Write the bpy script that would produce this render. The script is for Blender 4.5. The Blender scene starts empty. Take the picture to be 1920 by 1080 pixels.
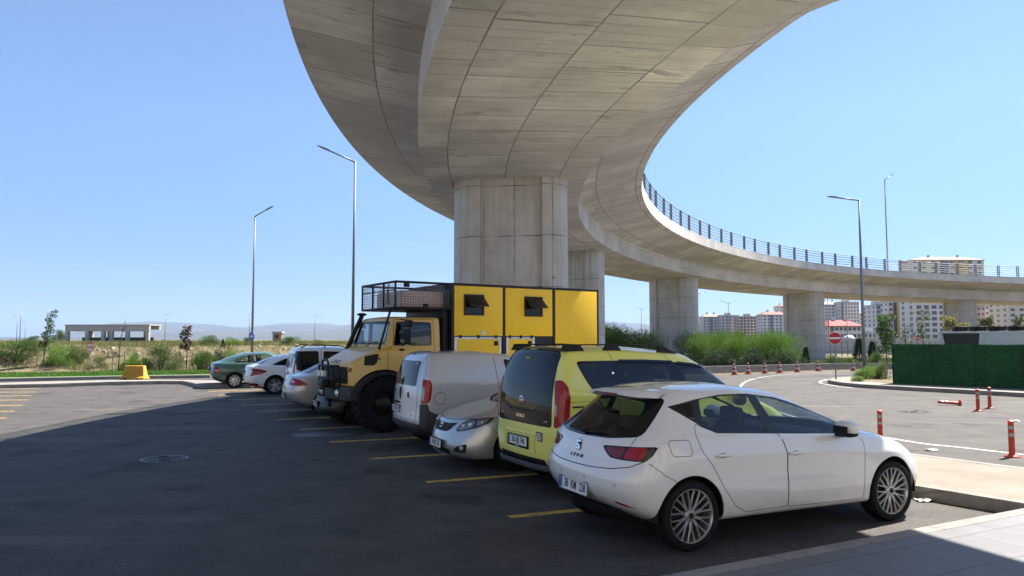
import bpy, bmesh, math, random
from mathutils import Vector, Matrix, noise
from mathutils.bvhtree import BVHTree
R = math.radians
sc = bpy.context.scene
COL = sc.collection

# ---------------------------------------------------------------- helpers
def link(o):
    COL.objects.link(o); return o

def new_obj(name, me, mat=None, parent=None, smooth=False):
    o = bpy.data.objects.new(name, me); link(o)
    if mat is not None:
        for m in (mat if isinstance(mat, (list, tuple)) else [mat]): me.materials.append(m)
    if parent: o.parent = parent
    if smooth:
        for p in me.polygons: p.use_smooth = True
    return o

def from_bm(name, bm, mat=None, parent=None, smooth=False, angle=None):
    me = bpy.data.meshes.new(name)
    bm.normal_update(); bm.to_mesh(me); bm.free()
    o = new_obj(name, me, mat, parent, smooth or angle is not None)
    if angle is not None: me.set_sharp_from_angle(angle=R(angle))
    return o

def tag(o, label=None, cat=None, group=None, kind=None):
    if label: o['label'] = label
    if cat: o['category'] = cat
    if group: o['group'] = group
    if kind: o['kind'] = kind
    return o

def empty(name, loc=(0, 0, 0), rz=0.0, label=None, cat=None, group=None):
    o = bpy.data.objects.new(name, None); link(o)
    o.location = loc; o.rotation_euler = (0, 0, rz); o.empty_display_size = 0.2
    return tag(o, label, cat, group)

def kids(o): return [c for c in bpy.data.objects if c.parent == o]

def copy_tree(o, parent=None):
    c = o.copy(); link(c)
    if parent: c.parent = parent
    for ch in kids(o): copy_tree(ch, c)
    return c

class MB:
    """small mesh builder"""
    def __init__(s): s.v = []; s.f = []; s.m = []; s.mi = 0
    def add(s, vs, fs):
        b = len(s.v); s.v += [tuple(v) for v in vs]
        for f in fs: s.f.append([b + i for i in f]); s.m.append(s.mi)
        return s
    def box(s, x0, x1, y0, y1, z0, z1, M=None):
        vs = [Vector((x, y, z)) for z in (z0, z1) for (x, y) in ((x0, y0), (x1, y0), (x1, y1), (x0, y1))]
        if M: vs = [M @ v for v in vs]
        return s.add(vs, [(3, 2, 1, 0), (4, 5, 6, 7), (0, 1, 5, 4), (1, 2, 6, 5), (2, 3, 7, 6), (3, 0, 4, 7)])
    def tube(s, pts, r, n=8, cap=True, closed=False):
        pts = [Vector(p) for p in pts]; N = len(pts)
        rs = r if isinstance(r, (list, tuple)) else [r] * N
        rings = []
        up = None
        for i, p in enumerate(pts):
            if closed: d = pts[(i + 1) % N] - pts[i - 1]
            else: d = pts[min(i + 1, N - 1)] - pts[max(i - 1, 0)]
            d.normalize()
            if up is None: up = Vector((0, 0, 1)) if abs(d.z) < .9 else Vector((1, 0, 0))
            a = d.cross(up); 
            if a.length < 1e-4: a = d.cross(Vector((0, 1, 0)))
            a.normalize(); b = a.cross(d).normalized(); up = b
            rings.append([p + (a * math.cos(t * 2 * math.pi / n) + b * math.sin(t * 2 * math.pi / n)) * rs[i] for t in range(n)])
        vs = [v for rg in rings for v in rg]; fs = []
        M = N if closed else N - 1
        for i in range(M):
            j = (i + 1) % N
            for k in range(n):
                fs.append((i * n + k, i * n + (k + 1) % n, j * n + (k + 1) % n, j * n + k))
        if cap and not closed:
            fs.append(tuple(range(n - 1, -1, -1))); fs.append(tuple((N - 1) * n + k for k in range(n)))
        return s.add(vs, fs)
    def prism(s, poly, z0, z1):
        n = len(poly); vs = [(p[0], p[1], z0) for p in poly] + [(p[0], p[1], z1) for p in poly]
        fs = [tuple(range(n - 1, -1, -1)), tuple(range(n, 2 * n))] + [(i, (i + 1) % n, n + (i + 1) % n, n + i) for i in range(n)]
        return s.add(vs, fs)
    def side_prism(s, poly, y0, y1):
        """polygon given in (x, z), extruded along y"""
        n = len(poly); vs = [(p[0], y0, p[1]) for p in poly] + [(p[0], y1, p[1]) for p in poly]
        fs = [tuple(range(n)), tuple(range(2 * n - 1, n - 1, -1))] + [(i, n + i, n + (i + 1) % n, (i + 1) % n) for i in range(n)]
        return s.add(vs, fs)
    def lathe(s, prof, n=24, axis='z', c=(0, 0, 0), closed=False):
        """prof: list of (r, h)"""
        P = len(prof); vs = []
        for (r, h) in prof:
            for k in range(n):
                t = 2 * math.pi * k / n; a, b = r * math.cos(t), r * math.sin(t)
                if axis == 'z': q = (a, b, h)
                elif axis == 'y': q = (a, h, b)
                else: q = (h, a, b)
                vs.append((q[0] + c[0], q[1] + c[1], q[2] + c[2]))
        fs = []
        for i in range(P if closed else P - 1):
            j = (i + 1) % P
            for k in range(n): fs.append((i * n + k, i * n + (k + 1) % n, j * n + (k + 1) % n, j * n + k))
        return s.add(vs, fs)
    def build(s, name, mat=None, parent=None, smooth=False, angle=None, bevel=0, fix=True):
        me = bpy.data.meshes.new(name); me.from_pydata(s.v, [], s.f)
        bm = bmesh.new(); bm.from_mesh(me)
        for f, mi in zip(bm.faces, s.m): f.material_index = mi
        if fix: bmesh.ops.recalc_face_normals(bm, faces=bm.faces)
        if bevel:
            es = [e for e in bm.edges if len(e.link_faces) == 2 and e.calc_face_angle(0) > R(35)]
            bmesh.ops.bevel(bm, geom=es, offset=bevel, segments=2, profile=.6, affect='EDGES', clamp_overlap=True)
        bm.to_mesh(me); bm.free()
        o = new_obj(name, me, mat, parent, smooth or angle is not None or bevel > 0)
        if angle is not None: me.set_sharp_from_angle(angle=R(angle))
        elif bevel: me.set_sharp_from_angle(angle=R(40))
        return o

# camera maths used only to work out where measured points of the place lie on the ground
F_PX, EYE, HZ = 1387.0, 1.9, 637.0
PITCH = math.atan((HZ - 540) / F_PX)
def _ray(x, y):
    a = (x - 960) / F_PX; b = (540 - y) / F_PX; c, s = math.cos(PITCH), math.sin(PITCH)
    return Vector((a, c - b * s, s + b * c))
def G(x, y, z=0.0):
    r = _ray(x, y); t = (z - EYE) / r.z; return Vector((r.x * t, r.y * t, z))
def P(x, y, Y):
    r = _ray(x, y); t = Y / r.y; return Vector((r.x * t, Y, EYE + r.z * t))

def interp(pts, x):
    if not isinstance(pts, (list, tuple)): return pts
    if x <= pts[0][0]: return pts[0][1]
    for (a, b), (c, d) in zip(pts, pts[1:]):
        if x <= c:
            t = (x - a) / (c - a); t = t * t * (3 - 2 * t) * .35 + t * .65
            return b + (d - b) * t
    return pts[-1][1]

# ---------------------------------------------------------------- materials
MATS = {}
class NT:
    def __init__(s, name):
        s.m = bpy.data.materials.new(name); s.m.use_nodes = True; s.t = s.m.node_tree
        s.b = s.t.nodes['Principled BSDF']; s.out = s.t.nodes['Material Output']
    def n(s, typ, **kw):
        nd = s.t.nodes.new(typ)
        for k, v in kw.items(): setattr(nd, k, v)
        return nd
    def l(s, a, b): s.t.links.new(a, b)
    def coord(s, kind='Object', scale=None, rot=None):
        tc = s.n('ShaderNodeTexCoord'); o = tc.outputs[kind]
        if scale is not None or rot is not None:
            mp = s.n('ShaderNodeMapping')
            if scale is not None: mp.inputs['Scale'].default_value = scale if hasattr(scale, '__len__') else (scale,) * 3
            if rot is not None: mp.inputs['Rotation'].default_value = rot
            s.l(o, mp.inputs[0]); o = mp.outputs[0]
        return o
    def noise(s, co, scale, detail=4, rough=.55, dist=0):
        nd = s.n('ShaderNodeTexNoise'); nd.inputs['Scale'].default_value = scale
        nd.inputs['Detail'].default_value = detail; nd.inputs['Roughness'].default_value = rough
        nd.inputs['Distortion'].default_value = dist
        s.l(co, nd.inputs['Vector']); return nd.outputs['Fac']
    def ramp(s, fac, stops):
        nd = s.n('ShaderNodeValToRGB'); cr = nd.color_ramp
        while len(cr.elements) < len(stops): cr.elements.new(.5)
        for e, (p, c) in zip(cr.elements, stops):
            e.position = p; e.color = (c, c, c, 1) if not hasattr(c, '__len__') else (*c[:3], 1)
        s.l(fac, nd.inputs[0]); return nd.outputs[0]
    def mix(s, fac, a, b, typ='MIX'):
        nd = s.n('ShaderNodeMix', data_type='RGBA', blend_type=typ)
        for sock, v in ((nd.inputs[0], fac), (nd.inputs[6], a), (nd.inputs[7], b)):
            if isinstance(v, bpy.types.NodeSocket): s.l(v, sock)
            elif hasattr(v, '__len__'): sock.default_value = (*v[:3], 1)
            else: sock.default_value = v if sock == nd.inputs[0] else (v, v, v, 1)
        return nd.outputs[2]
    def math(s, op, a, b=None):
        nd = s.n('ShaderNodeMath', operation=op)
        for sock, v in zip(nd.inputs, (a, b)):
            if v is None: continue
            if isinstance(v, bpy.types.NodeSocket): s.l(v, sock)
            else: sock.default_value = v
        return nd.outputs[0]
    def bump(s, h, strength=.3, dist=.01):
        nd = s.n('ShaderNodeBump'); nd.inputs['Strength'].default_value = strength; nd.inputs['Distance'].default_value = dist
        s.l(h, nd.inputs['Height']); s.l(nd.outputs[0], s.b.inputs['Normal'])
    def set(s, **kw):
        nm = dict(col='Base Color', rough='Roughness', metal='Metallic', coat='Coat Weight', coatr='Coat Roughness', spec='Specular IOR Level', trans='Transmission Weight', alpha='Alpha', ior='IOR', sheen='Sheen Weight')
        for k, v in kw.items():
            sock = s.b.inputs[nm[k]]
            if isinstance(v, bpy.types.NodeSocket): s.l(v, sock)
            elif hasattr(v, '__len__'): sock.default_value = (*v[:3], 1)
            else: sock.default_value = v
        return s

def plain(name, col, rough=.5, metal=0, var=.12, scale=6, coat=0, bump=0, spec=.5):
    """a simple surface with slight procedural unevenness"""
    if name in MATS: return MATS[name]
    t = NT(name); co = t.coord('Object')
    nz = t.noise(co, scale, 5, .6)
    d = [c * (1 - var) for c in col]; u = [min(1, c * (1 + var)) for c in col]
    t.set(col=t.ramp(nz, [(.3, d), (.7, u)]), rough=rough, metal=metal, coat=coat, spec=spec)
    if bump: t.bump(nz, bump, .01)
    MATS[name] = t.m; return t.m

def paint(name, col, metal=0.0, rough=.32, coat=1.0, dust=.06):
    if name in MATS: return MATS[name]
    t = NT(name); co = t.coord('Object')
    nz = t.noise(co, 3.0, 6, .6); f2 = t.noise(co, 60, 2, .5)
    dcol = [c * .9 + .02 for c in col]
    c = t.mix(t.ramp(nz, [(.45, 0), (.8, dust * 4)]), col, dcol)
    # road dust low on the body
    g = t.n('ShaderNodeSeparateXYZ'); t.l(co, g.inputs[0])
    low = t.math('MULTIPLY', t.ramp(g.outputs['Z'], [(.18, .55 * min(1, max(col) * 3)), (.55, 0)]), t.ramp(nz, [(.3, .2), (.7, 1)]))
    c = t.mix(low, c, [.16, .145, .125])
    rr = t.math('ADD', t.math('MULTIPLY', low, .3), rough)
    t.set(col=c, metal=metal, rough=rr, coat=coat, coatr=.03)
    t.b.inputs['Coat IOR'].default_value = 1.5
    MATS[name] = t.m; return t.m

def glass_tint(name, tint, refl=1.0):
    if name in MATS: return MATS[name]
    t = NT(name)
    tr = t.n('ShaderNodeBsdfTransparent'); tr.inputs[0].default_value = (*tint, 1)
    gl = t.n('ShaderNodeBsdfGlossy'); gl.inputs['Roughness'].default_value = .01; gl.inputs[0].default_value = (refl, refl, refl, 1)
    fr = t.n('ShaderNodeFresnel'); gn = t.n('ShaderNodeNewGeometry'); t.l(t.math('ADD', t.math('MULTIPLY', gn.outputs['Backfacing'], 1 / 1.5 - 1.5), 1.5), fr.inputs[0])
    mx = t.n('ShaderNodeMixShader'); t.l(fr.outputs[0], mx.inputs[0]); t.l(tr.outputs[0], mx.inputs[1]); t.l(gl.outputs[0], mx.inputs[2])
    t.l(mx.outputs[0], t.out.inputs[0]); t.t.nodes.remove(t.b)
    MATS[name] = t.m; return t.m

def mat_asphalt():
    t = NT('asphalt'); co = t.coord('Object')
    big = t.noise(co, .22, 5, .6); mid = t.noise(co, 1.6, 6, .65); fine = t.noise(co, 85, 3, .7)
    streak = t.noise(t.coord('Object', (.12, 1.3, 1), (0, 0, R(-30))), 1.0, 5, .65)
    base = t.ramp(big, [(.3, (.050, .047, .044)), (.7, (.080, .075, .069))])
    base = t.mix(.6, base, t.ramp(mid, [(.35, (.042, .040, .038)), (.65, (.092, .086, .079))]))
    base = t.mix(t.ramp(streak, [(.52, 0), (.72, .5)]), base, (.056, .057, .060))
    base = t.mix(t.ramp(streak, [(.27, .6), (.44, 0)]), base, (.15, .14, .128))
    base = t.mix(.85, base, t.ramp(fine, [(.30, .14), (.5, .48), (.68, .88)]), 'OVERLAY')
    g2 = t.noise(co, 30, 3, .8); base = t.mix(.85, base, t.ramp(g2, [(.3, .25), (.5, .48), (.7, .78)]), 'OVERLAY')
    oil = t.noise(co, .75, 4, .55); base = t.mix(t.ramp(oil, [(.58, 0), (.66, .7)]), base, (.022, .0215, .022))
    crack = t.n('ShaderNodeTexVoronoi', feature='DISTANCE_TO_EDGE'); crack.inputs['Scale'].default_value = .16
    wob = t.mix(.25, co, t.n('ShaderNodeTexNoise').outputs['Color']); t.l(wob, crack.inputs['Vector'])
    cm = t.math('MULTIPLY', t.ramp(crack.outputs[0], [(.0, 1), (.0035, 0)]), t.ramp(t.noise(co, .35, 2), [(.55, 0), (.68, .6)]))
    base = t.mix(cm, base, (.03, .03, .032))
    t.set(col=base, rough=.82, spec=.35); t.bump(t.math('ADD', fine, g2), .5, .006)
    return t.m

def mat_concrete_form(name='formed concrete', rw=1.57, bw=1.15, tone=(.81, .78, .73), joint=.8, board=1.0):
    """board marked in-situ concrete; the UV carries (metres along, metres across)"""
    t = NT(name); uv = t.coord('UV'); ob = t.coord('Object')
    def brick(w, h, mort, offs, c1, c2):
        b = t.n('ShaderNodeTexBrick'); b.offset = offs; b.offset_frequency = 2; b.squash = 1.6; b.squash_frequency = 3
        b.inputs['Scale'].default_value = 1; b.inputs['Brick Width'].default_value = w; b.inputs['Row Height'].default_value = h
        b.inputs['Mortar Size'].default_value = mort; b.inputs['Mortar Smooth'].default_value = .4
        b.inputs['Color1'].default_value = (*c1, 1); b.inputs['Color2'].default_value = (*c2, 1); b.inputs['Mortar'].default_value = (.5, .5, .5, 1)
        t.l(uvd, b.inputs['Vector']); return b
    nzc = t.n('ShaderNodeTexNoise'); nzc.inputs['Scale'].default_value = 1.3; t.l(uv, nzc.inputs['Vector'])
    vm = t.n('ShaderNodeVectorMath', operation='MULTIPLY_ADD'); t.l(nzc.outputs['Color'], vm.inputs[0]); vm.inputs[1].default_value = (.035,) * 3; t.l(uv, vm.inputs[2])
    uvd = vm.outputs[0]
    d = [c * .66 for c in tone]; u = [c * 1.18 for c in tone]
    b1 = brick(bw, rw, .020, .37, d, u)
    b2 = brick(.31, rw, .012, .5, [c * .80 for c in tone], [c * 1.13 for c in tone])
    base = t.mix(.38, b1.outputs['Color'], b2.outputs['Color'])
    if board < .5: base = t.mix(.65, base, tone)
    # board strips: low contrast streaks across the deck
    st = t.noise(t.coord('UV', (9, .35, 1)), 1.0, 5, .7)
    base = t.mix(t.ramp(st, [(.38, .36 if board > .5 else .18), (.6, 0)]), base, [c * .66 for c in tone])
    blot = t.noise(uv, .45, 6, .65); base = t.mix(t.ramp(blot, [(.36, .8), (.60, 0)]), base, [c * .64 for c in tone])
    pale = t.noise(uv, .8, 5, .6); base = t.mix(t.ramp(pale, [(.55, 0), (.8, .5)]), base, [min(1, c * 1.22) for c in tone])
    # rough honeycombed bands, elongated across
    rb = t.noise(t.coord('UV', (2.6, .5, 1)), 1.0, 8, .72, .6)
    cm_ = t.ramp(t.noise(uv, .16, 3), [(.44, .05), (.62, 1)])
    base = t.mix(t.math('MULTIPLY', t.ramp(rb, [(.575, 0), (.62, .9 if board > .5 else .3)]), cm_), base, [c * .45 for c in tone])
    pit = t.n('ShaderNodeTexVoronoi'); pit.inputs['Scale'].default_value = 5.5; t.l(uv, pit.inputs['Vector'])
    pm = t.math('MULTIPLY', t.ramp(pit.outputs['Distance'], [(.05, 1), (.10, 0)]), t.ramp(t.noise(uv, 1.2, 3), [(.5, 0), (.6, .75)]))
    base = t.mix(pm, base, [c * .5 for c in tone])
    lk = t.noise(t.coord('UV', (.22, .5, 1)), 1.0, 4, .6); base = t.mix(t.ramp(lk, [(.56, 0), (.72, .45)]), base, [c * .62 for c in tone])
    pt = t.n('ShaderNodeTexVoronoi', distance='CHEBYCHEV'); pt.inputs['Scale'].default_value = .42; t.l(uv, pt.inputs[0])
    base = t.mix(t.math('MULTIPLY', t.math('LESS_THAN', pt.outputs['Distance'], .22), t.ramp(pt.outputs['Color'], [(.5, 0), (.6, .35)])), base, [min(1, c * 1.12) for c in tone])
    sp = t.noise(uv, 34, 3, .7); base = t.mix(.5, base, t.ramp(sp, [(.3, .38), (.5, .5), (.75, .64)]), 'OVERLAY')
    wg = t.noise(uv, .9, 3)
    jl = t.math('MULTIPLY', b1.outputs['Fac'], t.ramp(wg, [(.3, .3 * joint), (.6, joint)]))
    jl2 = t.math('MULTIPLY', b2.outputs['Fac'], t.ramp(t.noise(uv, 1.1, 4), [(.40, .05), (.6, .8 * board)]))
    base = t.mix(jl, base, [c * .22 for c in tone]); base = t.mix(jl2, base, [c * .36 for c in tone])
    t.set(col=base, rough=.85, spec=.3)
    t.bump(t.math('SUBTRACT', sp, t.math('ADD', jl, t.ramp(rb, [(.6, 0), (.66, .7)]))), .35, .012)
    return t.m

def mat_pier():
    """smooth form-faced concrete: faint lift lines, vertical panel joints, rain streaks, tie holes; UV = (height, girth)"""
    t = NT('pier concrete'); uv = t.coord('UV')
    n1 = t.noise(uv, .9, 6, .62); n2 = t.noise(t.coord('UV', (.35, 5, 1)), 1.0, 6, .65); n3 = t.noise(uv, 30, 3, .7); n4 = t.noise(t.coord('UV', (7, .6, 1)), 1.0, 5, .65)
    c = t.ramp(n1, [(.3, (.46, .44, .41)), (.55, (.60, .575, .535)), (.75, (.67, .645, .605))])
    c = t.mix(t.ramp(n2, [(.42, 0), (.68, .5)]), c, (.36, .345, .32)); c = t.mix(t.ramp(n2, [(.25, .4), (.4, 0)]), c, (.66, .64, .60))
    c = t.mix(t.ramp(n4, [(.58, 0), (.68, .35)]), c, (.38, .365, .335)); c = t.mix(.5, c, t.ramp(n3, [(.3, .38), (.5, .5), (.72, .63)]), 'OVERLAY')
    sx = t.n('ShaderNodeSeparateXYZ'); t.l(uv, sx.inputs[0])
    def line(sock, period, off, wdt):
        m = t.math('FRACT', t.math('DIVIDE', t.math('ADD', sock, off), period)); return t.math('LESS_THAN', t.math('ABSOLUTE', t.math('SUBTRACT', m, .5)), wdt / period)
    brk = t.ramp(t.noise(uv, 1.4, 3), [(.40, .3), (.58, 1)])
    j = t.math('MULTIPLY', t.math('MAXIMUM', line(sx.outputs['X'], 1.5, .3, .011), t.math('MULTIPLY', line(sx.outputs['Y'], .88, .12, .010), .9)), brk)
    c = t.mix(j, c, (.09, .085, .08))
    vo = t.n('ShaderNodeTexVoronoi'); vo.inputs['Scale'].default_value = .85; vo.inputs['Randomness'].default_value = .35; t.l(uv, vo.inputs[0])
    c = t.mix(t.ramp(vo.outputs['Distance'], [(.032, .9), (.045, 0)]), c, (.06, .058, .055))
    t.set(col=c, rough=.85, spec=.3); t.bump(t.math('SUBTRACT', n3, j), .3, .01); return t.m

def mat_leaf(name, c1, c2, scale=1.2, trans=.25):
    if name in MATS: return MATS[name]
    t = NT(name); co = t.coord('Object')
    geo = t.n('ShaderNodeNewGeometry')
    rnd = geo.outputs['Random Per Island']
    col = t.mix(rnd, c1, c2); nz = t.noise(co, scale, 3)
    col = t.mix(t.ramp(nz, [(.35, .45), (.65, 0)]), col, [c * .55 for c in c1])
    t.set(col=col, rough=.6, spec=.25)
    tl = t.n('ShaderNodeBsdfTranslucent'); t.l(col, tl.inputs[0])
    mx = t.n('ShaderNodeMixShader'); mx.inputs[0].default_value = trans
    t.l(t.b.outputs[0], mx.inputs[1]); t.l(tl.outputs[0], mx.inputs[2]); t.l(mx.outputs[0], t.out.inputs[0])
    MATS[name] = t.m; return t.m

M = {}
M['asphalt'] = mat_asphalt()
M['concrete'] = mat_concrete_form()
M['fascia'] = mat_concrete_form('fascia concrete', .9, 3.0, (.70, .67, .62), .5, .1)
M['pier'] = mat_pier()
M['kerb'] = plain('kerb stone', (.42, .40, .37), .85, 0, .25, 3, bump=.2)
M['galv'] = plain('galvanised steel', (.19, .205, .22), .5, .4, .12, 4)
M['rail'] = plain('dark rail steel', (.15, .17, .19), .5, .4, .15, 4)
M['black'] = plain('black plastic', (.012, .012, .0125), .6, 0, .2, 8, spec=.3)
M['rubber'] = plain('tyre rubber', (.009, .009, .0095), .8, 0, .3, 9, bump=.15, spec=.25)
M['chrome'] = plain('chrome', (.75, .75, .76), .08, 1, .02)
M['alloy'] = plain('alloy wheel silver', (.50, .50, .49), .3, .85, .08, 5)
M['darkmetal'] = plain('dark metal', (.03, .03, .032), .5, .5, .2)
M['white_road'] = None
M['yellow_road'] = plain('worn yellow road paint', (.50, .33, .075), .8, 0, .3, 5)
M['seal'] = plain('window rubber', (.012, .012, .013), .35, 0, .1)
M['gap'] = plain('panel gap shadow', (.008, .008, .008), .9, 0, .1)
M['plate'] = plain('plate white', (.74, .74, .74), .35, 0, .03)
M['ink'] = plain('plate ink', (.012, .012, .014), .5, 0, .05)
M['blue'] = plain('plate blue', (.02, .10, .42), .4, 0, .05)
M['glass'] = glass_tint('clear car glass', (.60, .70, .72))
M['dglass'] = glass_tint('tinted car glass', (.10, .12, .13))
t = NT('privacy glass'); t.set(col=(.006, .008, .010), rough=.03, spec=.42); M['pglass'] = t.m
t = NT('red lamp lens'); t.set(col=(.34, .006, .009), rough=.12, coat=.25, spec=.35); M['redlens'] = t.m
t = NT('dark red lamp lens'); t.set(col=(.17, .006, .010), rough=.1, coat=.3, spec=.35); M['dredlens'] = t.m
t = NT('smoked lamp lens'); t.set(col=(.010, .005, .006), rough=.12, coat=.15, spec=.3); M['smoke'] = t.m
t = NT('clear lamp lens'); t.set(col=(.45, .46, .47), rough=.08, coat=1, metal=.5); M['lens'] = t.m
t = NT('orange lamp lens'); t.set(col=(.45, .10, .01), rough=.12, coat=1); M['orangelens'] = t.m
M['seatcloth'] = plain('dark seat cloth', (.022, .022, .025), .9, 0, .2)
M['trimgrey'] = plain('grey cabin trim', (.06, .06, .063), .8, 0, .15)

# ---------------------------------------------------------------- camera, sun, sky
cam = bpy.data.cameras.new('camera'); cam.sensor_width = 36; cam.lens = F_PX * 36 / 1920
cam.clip_start = .05; cam.clip_end = 40000
camo = link(bpy.data.objects.new('camera', cam)); camo.location = (0, 0, EYE); camo.rotation_euler = (math.pi / 2 + PITCH, 0, 0)
sc.camera = camo
SUN_AZ, SUN_EL = 54.0, 54.0     # azimuth measured from +Y towards +X
sun = bpy.data.lights.new('sun', 'SUN'); sun.energy = 5.0; sun.angle = R(.53); sun.color = (1, .92, .82)
suno = link(bpy.data.objects.new('sun', sun))
sd = Vector((math.sin(R(SUN_AZ)) * math.cos(R(SUN_EL)), math.cos(R(SUN_AZ)) * math.cos(R(SUN_EL)), math.sin(R(SUN_EL))))
suno.rotation_euler = sd.to_track_quat('Z', 'Y').to_euler(); suno.location = (20, 10, 60)
w = bpy.data.worlds.new('World'); sc.world = w; w.use_nodes = True
wt = w.node_tree; bg = wt.nodes['Background']
sky = wt.nodes.new('ShaderNodeTexSky'); sky.sky_type = 'NISHITA'; sky.sun_disc = False
sky.sun_elevation = R(SUN_EL); sky.sun_rotation = R(SUN_AZ); sky.altitude = 1000; sky.air_density = 1.0; sky.dust_density = .35; sky.ozone_density = 1.3
# colour ramp by elevation dims the sky texture's very bright rim near the horizon
tc = wt.nodes.new('ShaderNodeTexCoord'); sx = wt.nodes.new('ShaderNodeSeparateXYZ'); wt.links.new(tc.outputs['Generated'], sx.inputs[0])
cr = wt.nodes.new('ShaderNodeValToRGB'); wt.links.new(sx.outputs['Z'], cr.inputs[0])
for i, (p_, c_) in enumerate(((0.0, (.36, .42, .56)), (.10, (.46, .55, .72)), (.28, (.78, .86, .98)), (.6, (1.0, 1.0, 1.0)))):
    e = cr.color_ramp.elements[i] if i < 2 else cr.color_ramp.elements.new(p_)
    e.position = p_; e.color = (*c_, 1)
ml = wt.nodes.new('ShaderNodeMix'); ml.data_type = 'RGBA'; ml.blend_type = 'MULTIPLY'; ml.inputs[0].default_value = 1
wt.links.new(sky.outputs[0], ml.inputs[6]); wt.links.new(cr.outputs[0], ml.inputs[7])
mp = wt.nodes.new('ShaderNodeMapping'); mp.inputs['Scale'].default_value = (1.6, 1.6, 14); wt.links.new(tc.outputs['Generated'], mp.inputs[0])
nz = wt.nodes.new('ShaderNodeTexNoise'); nz.inputs['Scale'].default_value = 2.6; nz.inputs['Detail'].default_value = 7; nz.inputs['Roughness'].default_value = .62; wt.links.new(mp.outputs[0], nz.inputs['Vector'])
r1 = wt.nodes.new('ShaderNodeValToRGB'); r1.color_ramp.elements[0].position = .56; r1.color_ramp.elements[1].position = .74; wt.links.new(nz.outputs['Fac'], r1.inputs[0])
r2 = wt.nodes.new('ShaderNodeValToRGB'); wt.links.new(sx.outputs['Z'], r2.inputs[0])
for i, (p_, c_) in enumerate(((0.0, .2), (.05, .55), (.11, .12), (.25, .0))):
    e = r2.color_ramp.elements[i] if i < 2 else r2.color_ramp.elements.new(p_)
    e.position = p_; e.color = (c_, c_, c_, 1)
mm = wt.nodes.new('ShaderNodeMath'); mm.operation = 'MULTIPLY'; wt.links.new(r1.outputs[0], mm.inputs[0]); wt.links.new(r2.outputs[0], mm.inputs[1])
m2 = wt.nodes.new('ShaderNodeMix'); m2.data_type = 'RGBA'; wt.links.new(mm.outputs[0], m2.inputs[0]); wt.links.new(ml.outputs[2], m2.inputs[6]); m2.inputs[7].default_value = (4.1, 4.3, 4.6, 1)
wt.links.new(m2.outputs[2], bg.inputs[0]); bg.inputs[1].default_value = .068
sc.view_settings.view_transform = 'Standard'; sc.view_settings.look = 'None'; sc.view_settings.exposure = 1.62; sc.view_settings.gamma = 1
sc.render.engine = 'CYCLES'
sc.cycles.max_bounces = 8; sc.cycles.diffuse_bounces = 4; sc.cycles.glossy_bounces = 4; sc.cycles.transparent_max_bounces = 16
sc.cycles.use_denoising = True
# ---------------------------------------------------------------- ground, roads, pavements
def smooth(a, b, x):
    t = max(0, min(1, (x - a) / (b - a))); return t * t * (3 - 2 * t)

VA, VB = G(0, 707, .14), G(387, 701.2, .14)       # back of the far kerb on the left
vdir = (VB - VA).normalized(); vnor = Vector((-vdir.y, vdir.x, 0))
if vnor.y < 0: vnor = -vnor
def verge(x, y): return (Vector((x, y, 0)) - VA).dot(vnor)
def field_h(x, y):
    d = verge(x, y)
    k = smooth(2.0, -9.0, x)
    h = -0.03
    if d > 4 and k > 0:
        nz = noise.noise(Vector((x * .11, y * .11, 3))) * .28 + noise.noise(Vector((x * .4, y * .4, 7))) * .12
        rise = smooth(4.8, 13, d)
        h += k * rise * (1.42 + nz + .12 * smooth(15, 60, d)) * (1 - .3 * smooth(120, 600, d))
    if y > 62 and x > 0:
        h -= .5 * smooth(62, 90, y) * smooth(0, 12, x)
    return h

bm = bmesh.new()
radii = [2.0]
while radii[-1] < 9500: radii.append(radii[-1] * (1.03 if 20 < radii[-1] < 160 else 1.09))
NA = 260; rings = []
for r in radii:
    ring = []
    for k in range(NA):
        a = 2 * math.pi * k / NA; x, y = r * math.sin(a), r * math.cos(a)
        ring.append(bm.verts.new((x, y, field_h(x, y))))
    rings.append(ring)
for a, b in zip(rings, rings[1:]):
    for k in range(NA): bm.faces.new((a[k], a[(k + 1) % NA], b[(k + 1) % NA], b[k]))
bm.faces.new(rings[0])
t = NT('dry ground'); co = t.coord('Object')
n1 = t.noise(co, .09, 6, .65); n2 = t.noise(co, .9, 6, .7); n3 = t.noise(co, 9, 4, .7)
c = t.mix(t.ramp(n1, [(.38, 0), (.6, 1)]), (.165, .132, .078), (.20, .165, .125))
c = t.mix(t.ramp(n2, [(.48, 0), (.62, .8)]), c, (.13, .125, .052))
c = t.mix(t.ramp(n2, [(.25, .8), (.4, 0)]), c, (.125, .10, .075))
c = t.mix(.7, c, t.ramp(n3, [(.3, .36), (.5, .5), (.72, .68)]), 'OVERLAY')
t.set(col=c, rough=.95, spec=.1); t.bump(n3, .6, .05); M['dry'] = t.m
ground = from_bm('ground', bm, M['dry'], smooth=True); tag(ground, kind='structure')

def sheet(name, pts, z, mat, kind='structure'):
    bm = bmesh.new(); vs = [bm.verts.new((p[0], p[1], z)) for p in pts]
    f = bm.faces.new(vs); f.normal_update()
    if f.normal.z < 0: f.normal_flip()
    bmesh.ops.triangulate(bm, faces=[f])
    return tag(from_bm(name, bm, mat), kind=kind)

def slab(name, pts, z0, z1, mat, bevel=.02):
    mb = MB(); 
    ar = sum(a[0] * b[1] - b[0] * a[1] for a, b in zip(pts, list(pts[1:]) + [pts[0]]))
    pts = list(pts) if ar > 0 else list(reversed(pts))
    mb.prism(pts, z0, z1)
    return tag(mb.build(name, mat, bevel=bevel), kind='structure')

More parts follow.
